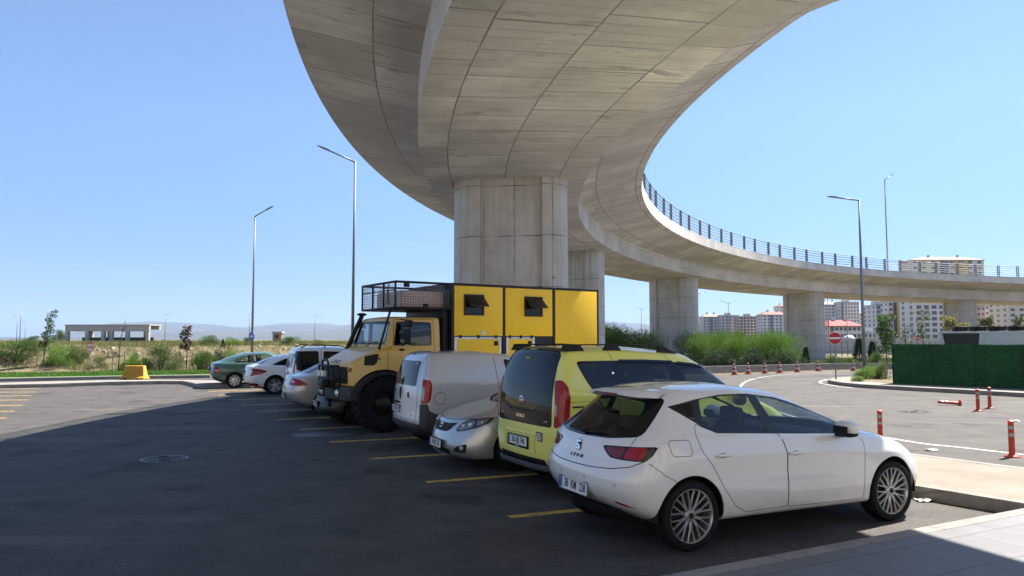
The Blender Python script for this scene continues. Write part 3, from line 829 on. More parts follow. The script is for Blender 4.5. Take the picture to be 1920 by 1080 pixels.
class Car:
    def __init__(s, name, label, cat, loc, deg, L, loops, fr=None, levels=3, creases={}, mat=None, group=None):
        s.root = empty(name, loc, R(deg), label, cat, group); s.L = L; s.mat = mat
        fr = fr or [i / 12 for i in range(13)]
        s.bm = loft_cage(loops, fr, levels, creases)
        s.bvh = BVHTree.FromBMesh(s.bm)
    # views ------------------------------------------------------
    def view(s, kind, sg=-1):
        if kind == 'side': return (lambda c: (c.x, c.z)), (lambda f: f.normal.y * sg > .12 and f.calc_center_median().y * sg > .05)
        if kind == 'rear': return (lambda c: (c.y, c.z)), (lambda f: f.normal.x < -.15 and f.calc_center_median().x < s.L * .4)
        if kind == 'front': return (lambda c: (c.y, c.z)), (lambda f: f.normal.x > .15 and f.calc_center_median().x > s.L * .6)
        if kind == 'top': return (lambda c: (c.x, c.y)), (lambda f: f.normal.z > .2)
        if kind == 'rcorner':   # seen at 45 degrees from behind on side sg
            return (lambda c: ((c.x + c.y * sg) * .70711, c.z)), (lambda f: (f.normal.x * -.7071 + f.normal.y * sg * .7071) > .1 and f.calc_center_median().y * sg > .1 and f.calc_center_median().x < s.L * .4)
        if kind == 'fcorner':
            return (lambda c: ((-c.x + c.y * sg) * .70711, c.z)), (lambda f: (f.normal.x * .7071 + f.normal.y * sg * .7071) > .1 and f.calc_center_median().y * sg > .1 and f.calc_center_median().x > s.L * .6)
    def hit(s, kind, u, v, sg=-1):
        if kind == 'side': o, d = Vector((u, sg * 4, v)), Vector((0, -sg, 0))
        elif kind == 'rear': o, d = Vector((-4, u, v)), Vector((1, 0, 0))
        elif kind == 'front': o, d = Vector((s.L + 4, u, v)), Vector((-1, 0, 0))
        elif kind == 'top': o, d = Vector((u, v, 5)), Vector((0, 0, -1))
        elif kind == 'rcorner':
            k = .70711; c = u * k; base = Vector((c, c * sg, v)); d = Vector((k, -sg * k, 0)); o = base - d * 5 
        elif kind == 'fcorner':
            k = .70711; c = u * k; base = Vector((-c, c * sg, v)); d = Vector((-k, -sg * k, 0)); o = base - d * 8
        p, n, i, q = s.bvh.ray_cast(o, d)
        if p is None: return None, None
        if n.dot(d) > 0: n = -n
        return p, n
    def cut(s, kind, poly, r=.02, sg=-1, circ=False, src=None):
        uv, fl = s.view(kind, sg); sdf, bb = circ_sdf(*poly) if circ else poly_sdf(round_poly(poly, r))
        bm = src or s.bm; return detach(bm, carve_faces(bm, uv, sdf, bb, fl))
    def part(s, name, bm, mat, parent=None, off=0, lip=0, smooth=True):
        if off: push(bm, off)
        if lip: rim_in(bm, lip)
        o = from_bm(name, bm, mat, parent or s.root, smooth=smooth)
        if lip: o.data.set_sharp_from_angle(angle=R(35))
        return o
    def seam(s, kind, pts, w=.006, sg=-1, off=.0012, close=False, step=.025):
        """thin ribbon lying on the body"""
        P_ = []
        pts = list(pts) + ([pts[0]] if close else [])
        for a, b in zip(pts, pts[1:]):
            n = max(1, int(math.hypot(a[0] - b[0], a[1] - b[1]) / step))
            for k in range(n): P_.append((a[0] + (b[0] - a[0]) * k / n, a[1] + (b[1] - a[1]) * k / n))
        P_.append(pts[-1]); hs = [s.hit(kind, u, v, sg) for u, v in P_]; hs = [h for h in hs if h[0] is not None]
        vs = []; fs = []
        for i, (p, n) in enumerate(hs):
            d = hs[min(i + 1, len(hs) - 1)][0] - hs[max(i - 1, 0)][0]
            c = d.cross(n).normalized() * w / 2; q = p + n * off
            vs += [q + c, q - c]
        for i in range(len(hs) - 1):
            if (hs[i][0] - hs[i + 1][0]).length < .25: fs.append((2 * i, 2 * i + 1, 2 * i + 3, 2 * i + 2))
        return vs, fs
    def seams(s, name, items, mat, parent=None, **kw):
        for kind, pts, *rest in items:
            k2 = dict(kw)
            if rest: k2.update(rest[0])
            mb = MB(); mb.add(*s.seam(kind, pts, **k2)); o = mb.build(name, mat, parent or s.root, fix=False)
        return o
    def arch(s, x, z, r, sgs=(-1, 1), top=1.2):
        for sg in sgs:
            uv, fl = s.view('side', sg); sdf, bb = circ_sdf((x, z), r)
            fl2 = lambda f, sg=sg: f.calc_center_median().y * sg > .25
            bmesh.ops.delete(s.bm, geom=carve_faces(s.bm, uv, sdf, bb, fl2), context='FACES')
    def arch_liners(s, xs, z, r, w, mat):
        for x in xs:
            for sg in (-1, 1):
                mb = MB(); vs = []; fs = []; n = 20
                for k in range(n + 1):
                    a = -.12 + (math.pi + .24) * k / n
                    c, q = x + (r + .004) * math.cos(a), z + (r + .004) * math.sin(a)
                    vs += [(c, sg * (w - .028), q), (c, sg * (w - .42), q)]
                for k in range(n): fs.append((2 * k, 2 * k + 1, 2 * k + 3, 2 * k + 2))
                fs.append(tuple(2 * k + 1 for k in range(n + 1)))
                mb.add(vs, fs); mb.build('wheel_arch_liner', mat, s.root, fix=False)
    def finish(s, name='body', lining=None, lip=.012):
        if lip: rim_in(s.bm, lip)
        if lining:
            lb = s.bm.copy()
            push(lb, -.03)
            from_bm('cabin_lining', lb, lining, s.root, smooth=True)
        o = from_bm(name, s.bm, s.mat, s.root, smooth=True); o.data.set_sharp_from_angle(angle=R(38)); s.body = o
        return o

def blob(mb, c, rx, ry, rz, n=10, m=6, p=1.0, M_=None):
    """soft rounded box / ellipsoid"""
    vs = []; fs = []
    def sp(v): return math.copysign(abs(v) ** p, v)
    for i in range(m + 1):
        ph = -math.pi / 2 + math.pi * i / m
        for k in range(n):
            t_ = 2 * math.pi * k / n
            v = Vector((rx * sp(math.cos(ph)) * sp(math.cos(t_)), ry * sp(math.cos(ph)) * sp(math.sin(t_)), rz * sp(math.sin(ph))))
            vs.append((M_ @ v if M_ else v) + Vector(c))
    for i in range(m):
        for k in range(n): fs.append((i * n + k, i * n + (k + 1) % n, (i + 1) * n + (k + 1) % n, (i + 1) * n + k))
    mb.add(vs, fs)

def wheel(root, x, y, r, w, style, rim_r, sg=-1, face=0.0, alloy=None):
    """road wheel: tyre mesh with its rim as a child; sg = outward side"""
    alloy = alloy or M['alloy']
    wr = bpy.data.objects.new('wheel', None)
    mb = MB(); h = w / 2
    prof = [(rim_r - .012, -h * .86), (rim_r + .004, -h), (r * .86, -h * 1.02), (r * .955, -h * .93), (r * .992, -h * .74), (r, -h * .5)]
    tread = []
    for q in (-.42, -.14, .14, .42): tread += [(r, h * (q - .09)), (r - .007, h * (q - .06)), (r - .007, h * (q + .06)), (r, h * (q + .09))]
    prof = prof + tread + [(a, -b) for a, b in reversed(prof)]
    mb.lathe(prof, 44, 'y', closed=False)
    tyre = mb.build('wheel', M['rubber'], root, smooth=True); tyre.data.set_sharp_from_angle(angle=R(35))
    tyre.location = (x, y, r)
    mb = MB(); yo = sg * h * .80          # outer plane of the rim
    mb.lathe([(rim_r + .002, yo * 1.12), (rim_r - .012, yo * 1.12), (rim_r - .02, yo * .97), (rim_r - .03, yo * .4), (rim_r - .035, -yo * .6)], 44, 'y')
    def spoke(a0, r0, a1, r1, w0, w1, d0=0.0, d1=0.0, th=.02):
        p0 = Vector((math.cos(a0) * r0, 0, math.sin(a0) * r0)); p1 = Vector((math.cos(a1) * r1, 0, math.sin(a1) * r1))
        d = (p1 - p0).normalized(); n_ = Vector((-d.z, 0, d.x))
        vs = []
        for p, ww, dd in ((p0, w0, d0), (p1, w1, d1)):
            yy = yo - sg * dd
            for q, y_ in ((-1, yy - sg * .008), (-.5, yy), (.5, yy), (1, yy - sg * .008), (.8, yy - sg * th), (-.8, yy - sg * th)): vs.append(p + n_ * ww * q / 2 + Vector((0, y_, 0)))
        fs = [(i, (i + 1) % 6, 6 + (i + 1) % 6, 6 + i) for i in range(6)] + [tuple(range(6)), tuple(range(11, 5, -1))]
        mb.add(vs, fs)
    back = MB(); back.lathe([(0, yo - sg * .075), (rim_r * .62, yo - sg * .075), (rim_r * .62, yo - sg * .12), (rim_r * .97, yo - sg * .13)], 32, 'y')
    if style == 'vspoke':
        for k in range(10):
            a = 2 * math.pi * k / 10 + face; e = .17
            spoke(a - .05, .045, a - .07, rim_r * .50, .024, .018, .012, .006); spoke(a + .05, .045, a + .07, rim_r * .50, .024, .018, .012, .006)
            spoke(a - .065, rim_r * .47, a - e, rim_r - .012, .019, .016, .006, .0); spoke(a + .065, rim_r * .47, a + e, rim_r - .012, .019, .016, .006, .0)
        mb.lathe([(0, yo - sg * .004), (.05, yo - sg * .006), (.062, yo - sg * .02), (.062, yo - sg * .05)], 20, 'y')
    elif style == 'swirl':
        for k in range(5):
            a = 2 * math.pi * k / 5 + face
            for dd, ww in ((0, .036), (.34, .024), (.66, .022)): spoke(a + dd, .04, a + dd + .42, rim_r - .01, ww * .8, ww * 1.5, .016, 0)
        mb.lathe([(0, yo), (.055, yo - sg * .006), (.07, yo - sg * .03)], 18, 'y')
    elif style == 'cap':
        # hub cap: dished disc with trapezoid holes
        n = 8; vs = []; fs = []
        r0, r1, r2, r3 = rim_r * .50, rim_r * .58, rim_r * .84, rim_r * .99
        mb.lathe([(0, yo + sg * .012), (rim_r * .2, yo + sg * .012), (r0, yo + sg * .004), (r1, yo)], 32, 'y'); mb.lathe([(r2, yo), (r3, yo - sg * .012)], 32, 'y')
        for k in range(n):
            a = 2 * math.pi * k / n + face; h0, h1 = .15, .11
            spoke(a, r1 - .004, a, r2 + .004, r1 * .42, r2 * .44, 0, 0, .012)
    else:
        for k in range(5):
            a = 2 * math.pi * k / 5 + face; spoke(a, .04, a, rim_r - .01, .07, .05, .01, 0)
        mb.lathe([(0, yo), (.07, yo - sg * .006), (.08, yo - sg * .03)], 18, 'y')
    rim = mb.build('rim', alloy, tyre, angle=30)
    back.build('brake_disc', M['darkmetal'], tyre, smooth=False)
    if style == 'vspoke':
        m2 = MB(); m2.lathe([(0, yo + sg * .001), (.026, yo + sg * .001), (.026, yo - sg * .004)], 16, 'y'); m2.build('hub_cap', M['black'], tyre)
    return tyre

def plate(car_root, c, right, up, text, parent=None, w=.52, h=.112, frame=True, squeeze=.74, bold=.0012, sub=None):
    """registration plate: white plate, blue strip, lettering, black surround"""
    r_, u_ = Vector(right).normalized(), Vector(up).normalized(); n_ = r_.cross(u_); c = Vector(c)
    Mx = Matrix((r_, u_, n_)).transposed().to_4x4(); Mx.translation = c
    mb = MB(); mb.box(-w / 2, w / 2, -h / 2, h / 2, -.006, .004, Mx); pl = mb.build('licence_plate', M['plate'], parent or car_root)
    if frame:
        mb = MB(); f = .013; g2 = .012 if not sub else .028
        mb.box(-w / 2 - f, w / 2 + f, h / 2, h / 2 + .012, -.012, .009, Mx); mb.box(-w / 2 - f, w / 2 + f, -h / 2 - g2, -h / 2, -.012, .009, Mx)
        mb.box(-w / 2 - f, -w / 2, -h / 2, h / 2, -.012, .009, Mx); mb.box(w / 2, w / 2 + f, -h / 2, h / 2, -.012, .009, Mx)
        mb.build('plate_frame', M['black'] if frame != 'chrome' else M['chrome'], pl)
    mb = MB(); mb.box(-w / 2 + .003, -w / 2 + .042, -h / 2 + .003, h / 2 - .003, .004, .0052, Mx); mb.build('country_strip', M['blue'], pl)
    ws_ = text.split('  ')
    for k, tx in enumerate(ws_):
        sh = 0 if len(ws_) == 1 else (-.155, -.012, .15)[k]
        text_mesh('plate_number', tx, h * 1.0, M['ink'], pl, c + n_ * .0055 + r_ * (.018 + sh), r_, u_, squeeze, .0008, bold=bold)
    if sub: text_mesh('dealer_lettering', sub, .02, M['plate'], pl, c + n_ * .0105 - u_ * (h / 2 + .014), r_, u_, .9, .0006)
    return pl
# ---------------------------------------------------------------- white hatchback (nearest car)
M['white_paint'] = paint('white car paint', (.80, .79, .775), 0, .24)
def build_white_hatchback():
    L_ = 4.26
    loops = [
        (.50, .25, 3.80, .30, .66, .20),
        (.22, .36, 4.06, .55, [(.2, .84), (.8, .855), (3.4, .855), (4.0, .80)], [(.2, .36), (.40, .285), (1.0, .235), (3.05, .225), (3.7, .20), (4.1, .19)]),
        (.09, .38, 4.19, .58, [(.1, .875), (.8, .885), (3.4, .885), (4.1, .83)], [(.1, .44), (.5, .38), (1.0, .30), (3.0, .29), (3.7, .27), (4.2, .26)]),
        (.035, .40, 4.255, .60, [(.1, .885), (.8, .90), (3.4, .90), (4.2, .84)], [(.05, .56), (.6, .56), (1.2, .50), (3.0, .48), (4.2, .42)]),
        (.03, .40, 4.25, .62, [(.1, .88), (.8, .902), (1.8, .882), (3.4, .902), (4.2, .83)], [(.05, .68), (.8, .66), (2.5, .62), (4.2, .55)]),
        (.10, .40, 4.16, .66, [(.1, .865), (.8, .905), (1.8, .900), (3.4, .905), (4.1, .81)], [(.1, .80), (.8, .83), (2.5, .785), (3.6, .72), (4.2, .64)]),
        (.13, .40, 4.02, .66, [(.1, .83), (.8, .865), (1.8, .865), (3.0, .865), (3.6, .84), (4.0, .76)], [(.1, .93), (.6, .99), (1.2, .985), (2.2, .95), (2.9, .915), (3.4, .86), (3.8, .77), (4.05, .70)]),
        (.17, .38, 3.72, .55, [(.15, .79), (.6, .83), (1.8, .84), (3.0, .81), (3.6, .73)], [(.15, .985), (.6, 1.035), (1.2, 1.015), (2.2, .965), (2.9, .935), (3.4, .90), (3.75, .83)]),
        (.21, .36, 3.34, .42, [(.2, .74), (.7, .80), (1.8, .815), (2.8, .785), (3.2, .72)], [(.2, 1.015), (.7, 1.08), (1.3, 1.04), (2.2, .99), (2.9, .955), (3.3, .945)]),
        (.42, .34, 2.78, .38, [(.4, .67), (.9, .735), (1.7, .755), (2.4, .735), (2.8, .68)], [(.4, 1.19), (1.0, 1.20), (1.7, 1.18), (2.4, 1.15), (2.8, 1.14)]),
        (.60, .30, 2.36, .32, [(.6, .60), (1.0, .655), (1.6, .675), (2.1, .655), (2.4, .61)], [(.6, 1.335), (1.0, 1.365), (1.5, 1.372), (2.0, 1.335), (2.4, 1.285)]),
        (.68, .24, 2.16, .24, [(.6, .53), (1.1, .58), (1.6, .60), (2.2, .55)], [(.6, 1.385), (1.0, 1.422), (1.5, 1.428), (2.0, 1.385), (2.3, 1.335)]),
        (.76, .18, 2.02, .16, [(.7, .36), (1.3, .40), (2.0, .37)], [(.7, 1.412), (1.1, 1.450), (1.5, 1.455), (2.05, 1.40)]),
        (.86, .1, 1.90, .1, 0, [(.8, 1.428), (1.2, 1.462), (1.5, 1.464), (1.95, 1.418)]),
    ]
    c = Car('parked_hatchback', 'white five door hatchback with spoked alloy wheels, nearest the camera', 'car',
            (.543, 7.243, 0), 25.3, L_, loops, [i / 14 for i in range(15)], 3, {5: .75, 6: .3, 3: .35, 10: .25}, M['white_paint'], 'cars parked side by side under the overpass')
    rt = c.root
    full = c.bm.copy()
    xr_, xf_, wz, wr = .78, 3.415, .315, .315
    c.arch(xr_, wz, .362); c.arch(xf_, wz, .362)
    # glass: whole side window band, then panes out of it
    dlo = [(.70, 1.275), (.99, 1.335), (1.31, 1.372), (1.64, 1.372), (1.99, 1.325), (2.27, 1.255), (2.56, 1.155), (2.78, 1.06), (3.06, .935), (2.94, .932), (1.92, .985), (1.3, 1.022), (1.12, 1.03), (.98, 1.09), (.82, 1.19)]
    panes = [[(.775, 1.268), (.945, 1.312), (.925, 1.135), (.845, 1.19)],
             [(1.04, 1.333), (1.31, 1.357), (1.625, 1.357), (1.75, 1.008), (1.3, 1.04), (1.13, 1.048), (1.0, 1.125)],
             [(1.745, 1.348), (1.98, 1.308), (2.26, 1.238), (2.55, 1.138), (2.75, 1.045), (2.84, .985), (2.80, .957), (1.90, 1.002)]]
    ext = {}
    for sg in (-1, 1):
        b = c.cut('side', dlo, .02, sg)
        for p in panes:
            g_ = c.cut('side', p, .025, sg, src=b); c.part('window', g_, M['glass'], None, -.004)
        c.part('window_surround', b, M['seal'], None, -.001)
    # rear window
    rw = [(-.56, 1.345), (0, 1.372), (.56, 1.345), (.70, 1.02), (.40, .985), (0, .975), (-.40, .985), (-.70, 1.02)]
    b = c.cut('rear', rw, .05)
    g_ = c.cut('rear', [(-.44, 1.30), (0, 1.325), (.44, 1.30), (.54, 1.07), (.3, 1.035), (0, 1.025), (-.3, 1.035), (-.54, 1.07)], .07, src=b)
    rg = c.part('rear_window', g_, M['dglass2'], None, -.003); c.part('rear_window_surround', b, M['pglass'], None, -.001)
    # windscreen
    ws = [(-.60, 1.315), (0, 1.345), (.60, 1.315), (.76, .975), (0, 1.0), (-.76, .975)]
    uv, fl = c.view('front')
    fl2 = lambda f: f.normal.x > .25 and f.calc_center_median().x > 1.8
    sdf, bb = poly_sdf(round_poly(ws, .06)); c.part('windscreen', detach(c.bm, carve_faces(c.bm, uv, sdf, bb, fl2)), M['glass'], None, -.004)
    # tail lamps, wrapping round the corners
    for sg in (-1, 1):
        tl = [(.371, .925), (.62, .937), (.912, .945), (.865, .868), (.80, .815), (.60, .817), (.47, .822), (.42, .86)]
        b = c.cut('rcorner', tl, .012, sg)
        t1 = c.cut('rcorner', [(.405, .912), (.625, .928), (.575, .832), (.485, .832), (.44, .87)], .008, sg, src=b)
        t2 = c.cut('rcorner', [(.643, .930), (.825, .936), (.765, .828), (.590, .828)], .008, sg, src=b)
        lamp = c.part('tail_light', b, M['smoke'], None, .003)
        c.part('lens', t1, M['dredlens'], lamp, .002); c.part('lens', t2, M['redlens'], lamp, .002)
        b = c.cut('rcorner', [(.49, .452), (.50, .43), (.61, .408), (.775, .396)], .006, sg); c.part('reflector', b, M['redlens'], None, .002)
        # headlamp
        b = c.cut('fcorner', [(-2.62, .70), (-2.30, .80), (-2.12, .80), (-2.42, .64), (-2.60, .62)], .02, sg); c.part('headlight', b, M['lens'], None, .002)
    b = c.cut('front', [(-.42, .62), (.42, .62), (.36, .50), (-.36, .50)], .03); c.part('grille', b, M['black'], None, 0)
    # doors
    rdoor = [(.90, 1.125), (1.0, 1.08), (1.13, 1.032), (1.30, 1.022), (1.855, .992), (1.90, .90), (1.925, .78), (1.93, .60), (1.925, .30), (1.40, .295), (1.28, .36), (1.15, .52), (1.02, .73), (.90, .88), (.865, 1.0)]
    fdoor = [(1.86, .992), (2.94, .935), (2.99, .86), (2.985, .60), (2.965, .275), (1.93, .296), (1.936, .60), (1.931, .78), (1.906, .90)]
    doors = {}
    for sg in (-1, 1):
        for nm, pl in (('rear', rdoor), ('front', fdoor)):
            b = c.cut('side', pl, .02, sg); d = c.part('door', b, c.mat, None, 0, .01); doors[(nm, sg)] = d
    c.part_body = None
    c.arch_liners((xr_, xf_), wz, .362, .89, M['black'])
    c.finish('body', M['trimgrey'])
    # door gaps and creases
    gaps = []
    for sg in (-1, 1):
        for pl in (rdoor, fdoor): gaps.append(('side', round_poly(pl, .03), dict(sg=sg, close=True, w=.0055)))
        gaps.append(('side', [(.345, .805), (.48, .70), (.62, .625)], dict(sg=sg, w=.005)))
        gaps.append(('side', [(3.02, .93), (3.22, .90), (3.5, .845), (3.75, .765)], dict(sg=sg, w=.006)))
        gaps.append(('rcorner', [(.735, 1.06), (.70, 1.0), (.655, .94)], dict(sg=sg, w=.007)))
    gaps.append(('rear', [(-.80, .815), (-.72, .765), (-.55, .735), (-.3, .72), (0, .715), (.3, .72), (.55, .735), (.72, .765), (.80, .815)], dict(w=.008)))
    c.seams('panel_gap', gaps, M['gap'], c.body)
    c.seams('fuel_flap', [('side', round_poly([(.545, .995), (.775, .99), (.785, .85), (.57, .855)], .04), dict(close=True, w=.005))], M['gap'], c.body)
    # bumper lower valance
    mb = MB(); 
    for sg in (-1, 1): pass
    prof = [(-.80, .40), (-.55, .385), (0, .365), (.55, .385), (.80, .40)]
    vs = []; fs = []
    for y, z in [(-.70 + i * .07, 0) for i in range(21)]:
        k = (abs(y) / .70); x = .14 + .36 * k ** 3.0; zt = .365 - .05 * k ** 2
        vs += [(x, y, zt + .01), (x + .05, y * .98, zt - .10), (x + .35, y * .96, .20)]
    for i in range(20):
        for k in range(2): a = i * 3 + k; fs.append((a, a + 3, a + 4, a + 1))
    mb.add(vs, fs); mb.build('rear_valance', M['black'], rt, smooth=True)
    # roof spoiler
    vs = []; fs = []
    for i in range(13):
        y = -.53 + .53 * i / 6; k = abs(y) / .53
        xt = .43 + .25 * k ** 6; zt = 1.397 - .03 * k ** 2.2; xm = .70
        h, _n = c.hit('top', .80, y * .95); zm = h.z + .004 if h else 1.42
        vs += [(xt + .05, y, zt - .055 + .03 * k ** 4), (xt, y, zt - .022), (xt + .02, y, zt), (xt * .5 + .40, y * .98, (zt + zm) / 2 + .005 * (1 - k)), (.80, y * .95, zm - .004), (.79, y * .92, zm - .05)]
    for i in range(12):
        for k in range(6): a = i * 6; fs.append((a + k, a + 6 + k, a + 6 + (k + 1) % 6, a + (k + 1) % 6))
    mb = MB(); mb.add(vs, fs); sp = mb.build('spoiler', c.mat, rt, smooth=True); sp.data.set_sharp_from_angle(angle=R(50))
    mb = MB(); mb.box(.428, .46, -.20, .20, 1.366, 1.382); mb.build('brake_light', M['dredlens'], sp)
    # wheels
    for x in (xr_, xf_):
        for sg in (-1, 1): wheel(rt, x, sg * .785, wr, .205, 'vspoke', .248, sg, .31 if x < 2 else .12)
    # handles
    for (nm, x, z) in (('rear', 1.13, .835), ('front', 2.035, .80)):
        for sg in (-1, 1):
            h, n = c.hit('side', x, z, sg); mb = MB(); blob(mb, h + n * .012, .105, .016, .017, 12, 6, .75); mb.build('handle', c.mat, doors[(nm, sg)], smooth=True)
            mb = MB(); blob(mb, h + n * .001, .05, .005, .022, 12, 6, .8); mb.build('handle_recess', M['gap'], doors[(nm, sg)], smooth=True)
    # door mirrors
    for sg in (-1, 1):
        mb = MB(); blob(mb, (2.64, sg * .985, 1.02), .085, .125, .078, 14, 8, .75); m_ = mb.build('mirror', c.mat, rt, smooth=True)
        mb = MB(); mb.box(2.540, 2.552, sg * .985 - .085, sg * .985 + .085, .965, 1.045); mb.build('mirror_glass', M['black'], m_, bevel=.012)
        mb = MB(); mb.box(2.62, 2.72, sg * .90 - .05, sg * .90 + .05, .925, .965); blob(mb, (2.63, sg * .985, .965), .08, .12, .035, 12, 6, .8); mb.build('mirror_foot', M['black'], m_)
    # plate, emblem, lettering
    h, n = c.hit('rear', -.0, .50)
    rr = Vector((0, -1, 0)); up = (Vector((0, 0, 1)) - n * n.z).normalized()
    pl = plate(rt, Vector((.055, -.005, .50)) + n * .0, rr, Vector((.06, 0, 1)), '38  KM  238', frame='chrome', squeeze=.66)
    h, n = c.hit('rear', 0, .885); up = (Vector((0, 0, 1)) - n * n.z).normalized(); r_ = up.cross(n) * 1
    r_ = Vector((0, -1, 0)); c0 = h + n * .008
    mb = MB()
    S1 = [(-.05, .062), (.06, .062), (.06, .035), (-.005, .035), (-.005, .018), (-.05, .018)]; S2 = [(-.06, .006), (.03, .006), (.06, -.02), (.06, -.062), (-.06, -.062), (-.06, -.036), (.012, -.036), (.012, -.022), (-.06, -.022)]
    for S in (S1, S2):
        nS = len(S); vs = [c0 + r_ * (x * .62) + up * (y * .72) + n * d for d in (0, .008) for x, y in S]
        mb.add(vs, [tuple(range(nS)), tuple(range(2 * nS - 1, nS - 1, -1))] + [(i, (i + 1) % nS, nS + (i + 1) % nS, nS + i) for i in range(nS)])
    mb.build('emblem', M['chrome'], c.body)
    mb = MB(); mb.add([c0 - n * .004 + r_ * x + up * y for x, y in ((-.040, -.05), (.040, -.05), (.040, .05), (-.040, .05))], [(0, 1, 2, 3)]); mb.build('emblem_backing', M['black'], c.body)
    h, n = c.hit('rear', 0, .785); up = (Vector((0, 0, 1)) - n * n.z).normalized()
    text_mesh('model_lettering', 'LEON', .042, M['darkchrome'], c.body, h + n * .004, r_, up, 1.15, .003, bold=.0015, space=2.3)
    # rear wiper, parking sensors, tow cap
    h, n = c.hit('rear', .02, 1.00); mb = MB(); mb.tube([h + n * .02, h + n * .035 + Vector((.02, -.1, .03)), h + n * .03 + Vector((.05, -.34, .035))], [.018, .012, .007], 6); mb.build('wiper', M['black'], rt, smooth=True)
    for y, z in ((-.62, .60), (-.22, .615), (.22, .615), (.62, .60)): c.seams('parking_sensor', [('rear', [(y + .014 * math.cos(a), z + .014 * math.sin(a)) for a in [k * math.pi / 6 for k in range(12)]], dict(close=True, w=.004))], M['trimgrey'], c.body)
    c.seams('tow_cap', [('rear', [(-.40 + .035 * math.cos(a), .42 + .035 * math.sin(a)) for a in [k * math.pi / 8 for k in range(16)]], dict(close=True, w=.004))], M['trimgrey'], c.body)
    # cabin
    mb = MB()
    for (x, y) in ((1.95, .36), (1.95, -.36)):
        mb.side_prism([(x + .50, .42), (x + .5, .52), (x + .05, .52), (x - .14, 1.02), (x - .28, 1.02), (x - .12, .42)], y - .24, y + .24)
        mb.side_prism([(x - .16, 1.05), (x - .19, 1.22), (x - .29, 1.22), (x - .28, 1.05)], y - .13, y + .13)
    mb.side_prism([(1.45, .42), (1.45, .52), (1.05, .54), (.82, 1.0), (.70, 1.0), (.85, .42)], -.62, .62)
    for y in (-.38, .38): mb.side_prism([(.80, 1.0), (.78, 1.17), (.70, 1.17), (.70, 1.0)], y - .12, y + .12)
    mb.build('seats', M['seatcloth'], rt, bevel=.035)
    mb = MB(); mb.side_prism([(2.45, .60), (2.45, .92), (2.62, .98), (3.1, .90), (3.1, .55)], -.70, .70); mb.box(.5, 3.1, -.7, .7, .26, .30)
    mb.side_prism([(.40, .80), (.42, .93), (.72, .96), (.72, .90)], -.62, .62)
    mb.build('dashboard', M['black'], rt, bevel=.02)
    mb = MB(); cc = Vector((2.32, .36, .92)); ax = Vector((1, 0, -.45)).normalized(); u_ = Vector((0, 1, 0)); v_ = ax.cross(u_)
    mb.tube([cc + (u_ * math.cos(a) + v_ * math.sin(a)) * .185 for a in [k * math.pi / 12 for k in range(24)]], .015, 6, closed=True); mb.tube([cc - u_ * .18, cc + u_ * .18], .018, 5); mb.tube([cc, cc + ax * .2], .03, 6)
    mb.build('steering_wheel', M['black'], rt, smooth=True)
    return c
M['dglass2'] = glass_tint('tinted rear glass', (.24, .27, .26))
M['darkchrome'] = plain('dark chrome', (.05, .05, .055), .25, .8, .1)
hatch = build_white_hatchback()
# ---------------------------------------------------------------- the other parked cars
ROW = 'cars parked side by side under the overpass'
def arcs(c, xs, z, r): 
    for x in xs: c.arch(x, z, r)
def round_badge(c, kind, u, v, r, mats, sg=-1, parent=None):
    h, n = c.hit(kind, u, v, sg); t1 = Vector((0, -1, 0)) if kind == 'rear' else Vector((0, 1, 0)); t2 = n.cross(t1).normalized(); t1 = t2.cross(n).normalized()
    def disc(rr, d0, d1):
        mb = MB(); N = 24; vs = [h + n * d + (t1 * math.cos(a) + t2 * math.sin(a)) * rr for d in (d0, d1) for a in [k * 2 * math.pi / N for k in range(N)]]
        mb.add(vs, [tuple(range(N)), tuple(range(2 * N - 1, N - 1, -1))] + [(k, (k + 1) % N, N + (k + 1) % N, N + k) for k in range(N)]); return mb
    b = disc(r, -.005, .008).build('badge', mats[0], parent or c.body, bevel=.003); disc(r * .74, .008, .0105).build('badge_face', mats[1], b); return b, h, n, t1
def bar_light(*a): pass

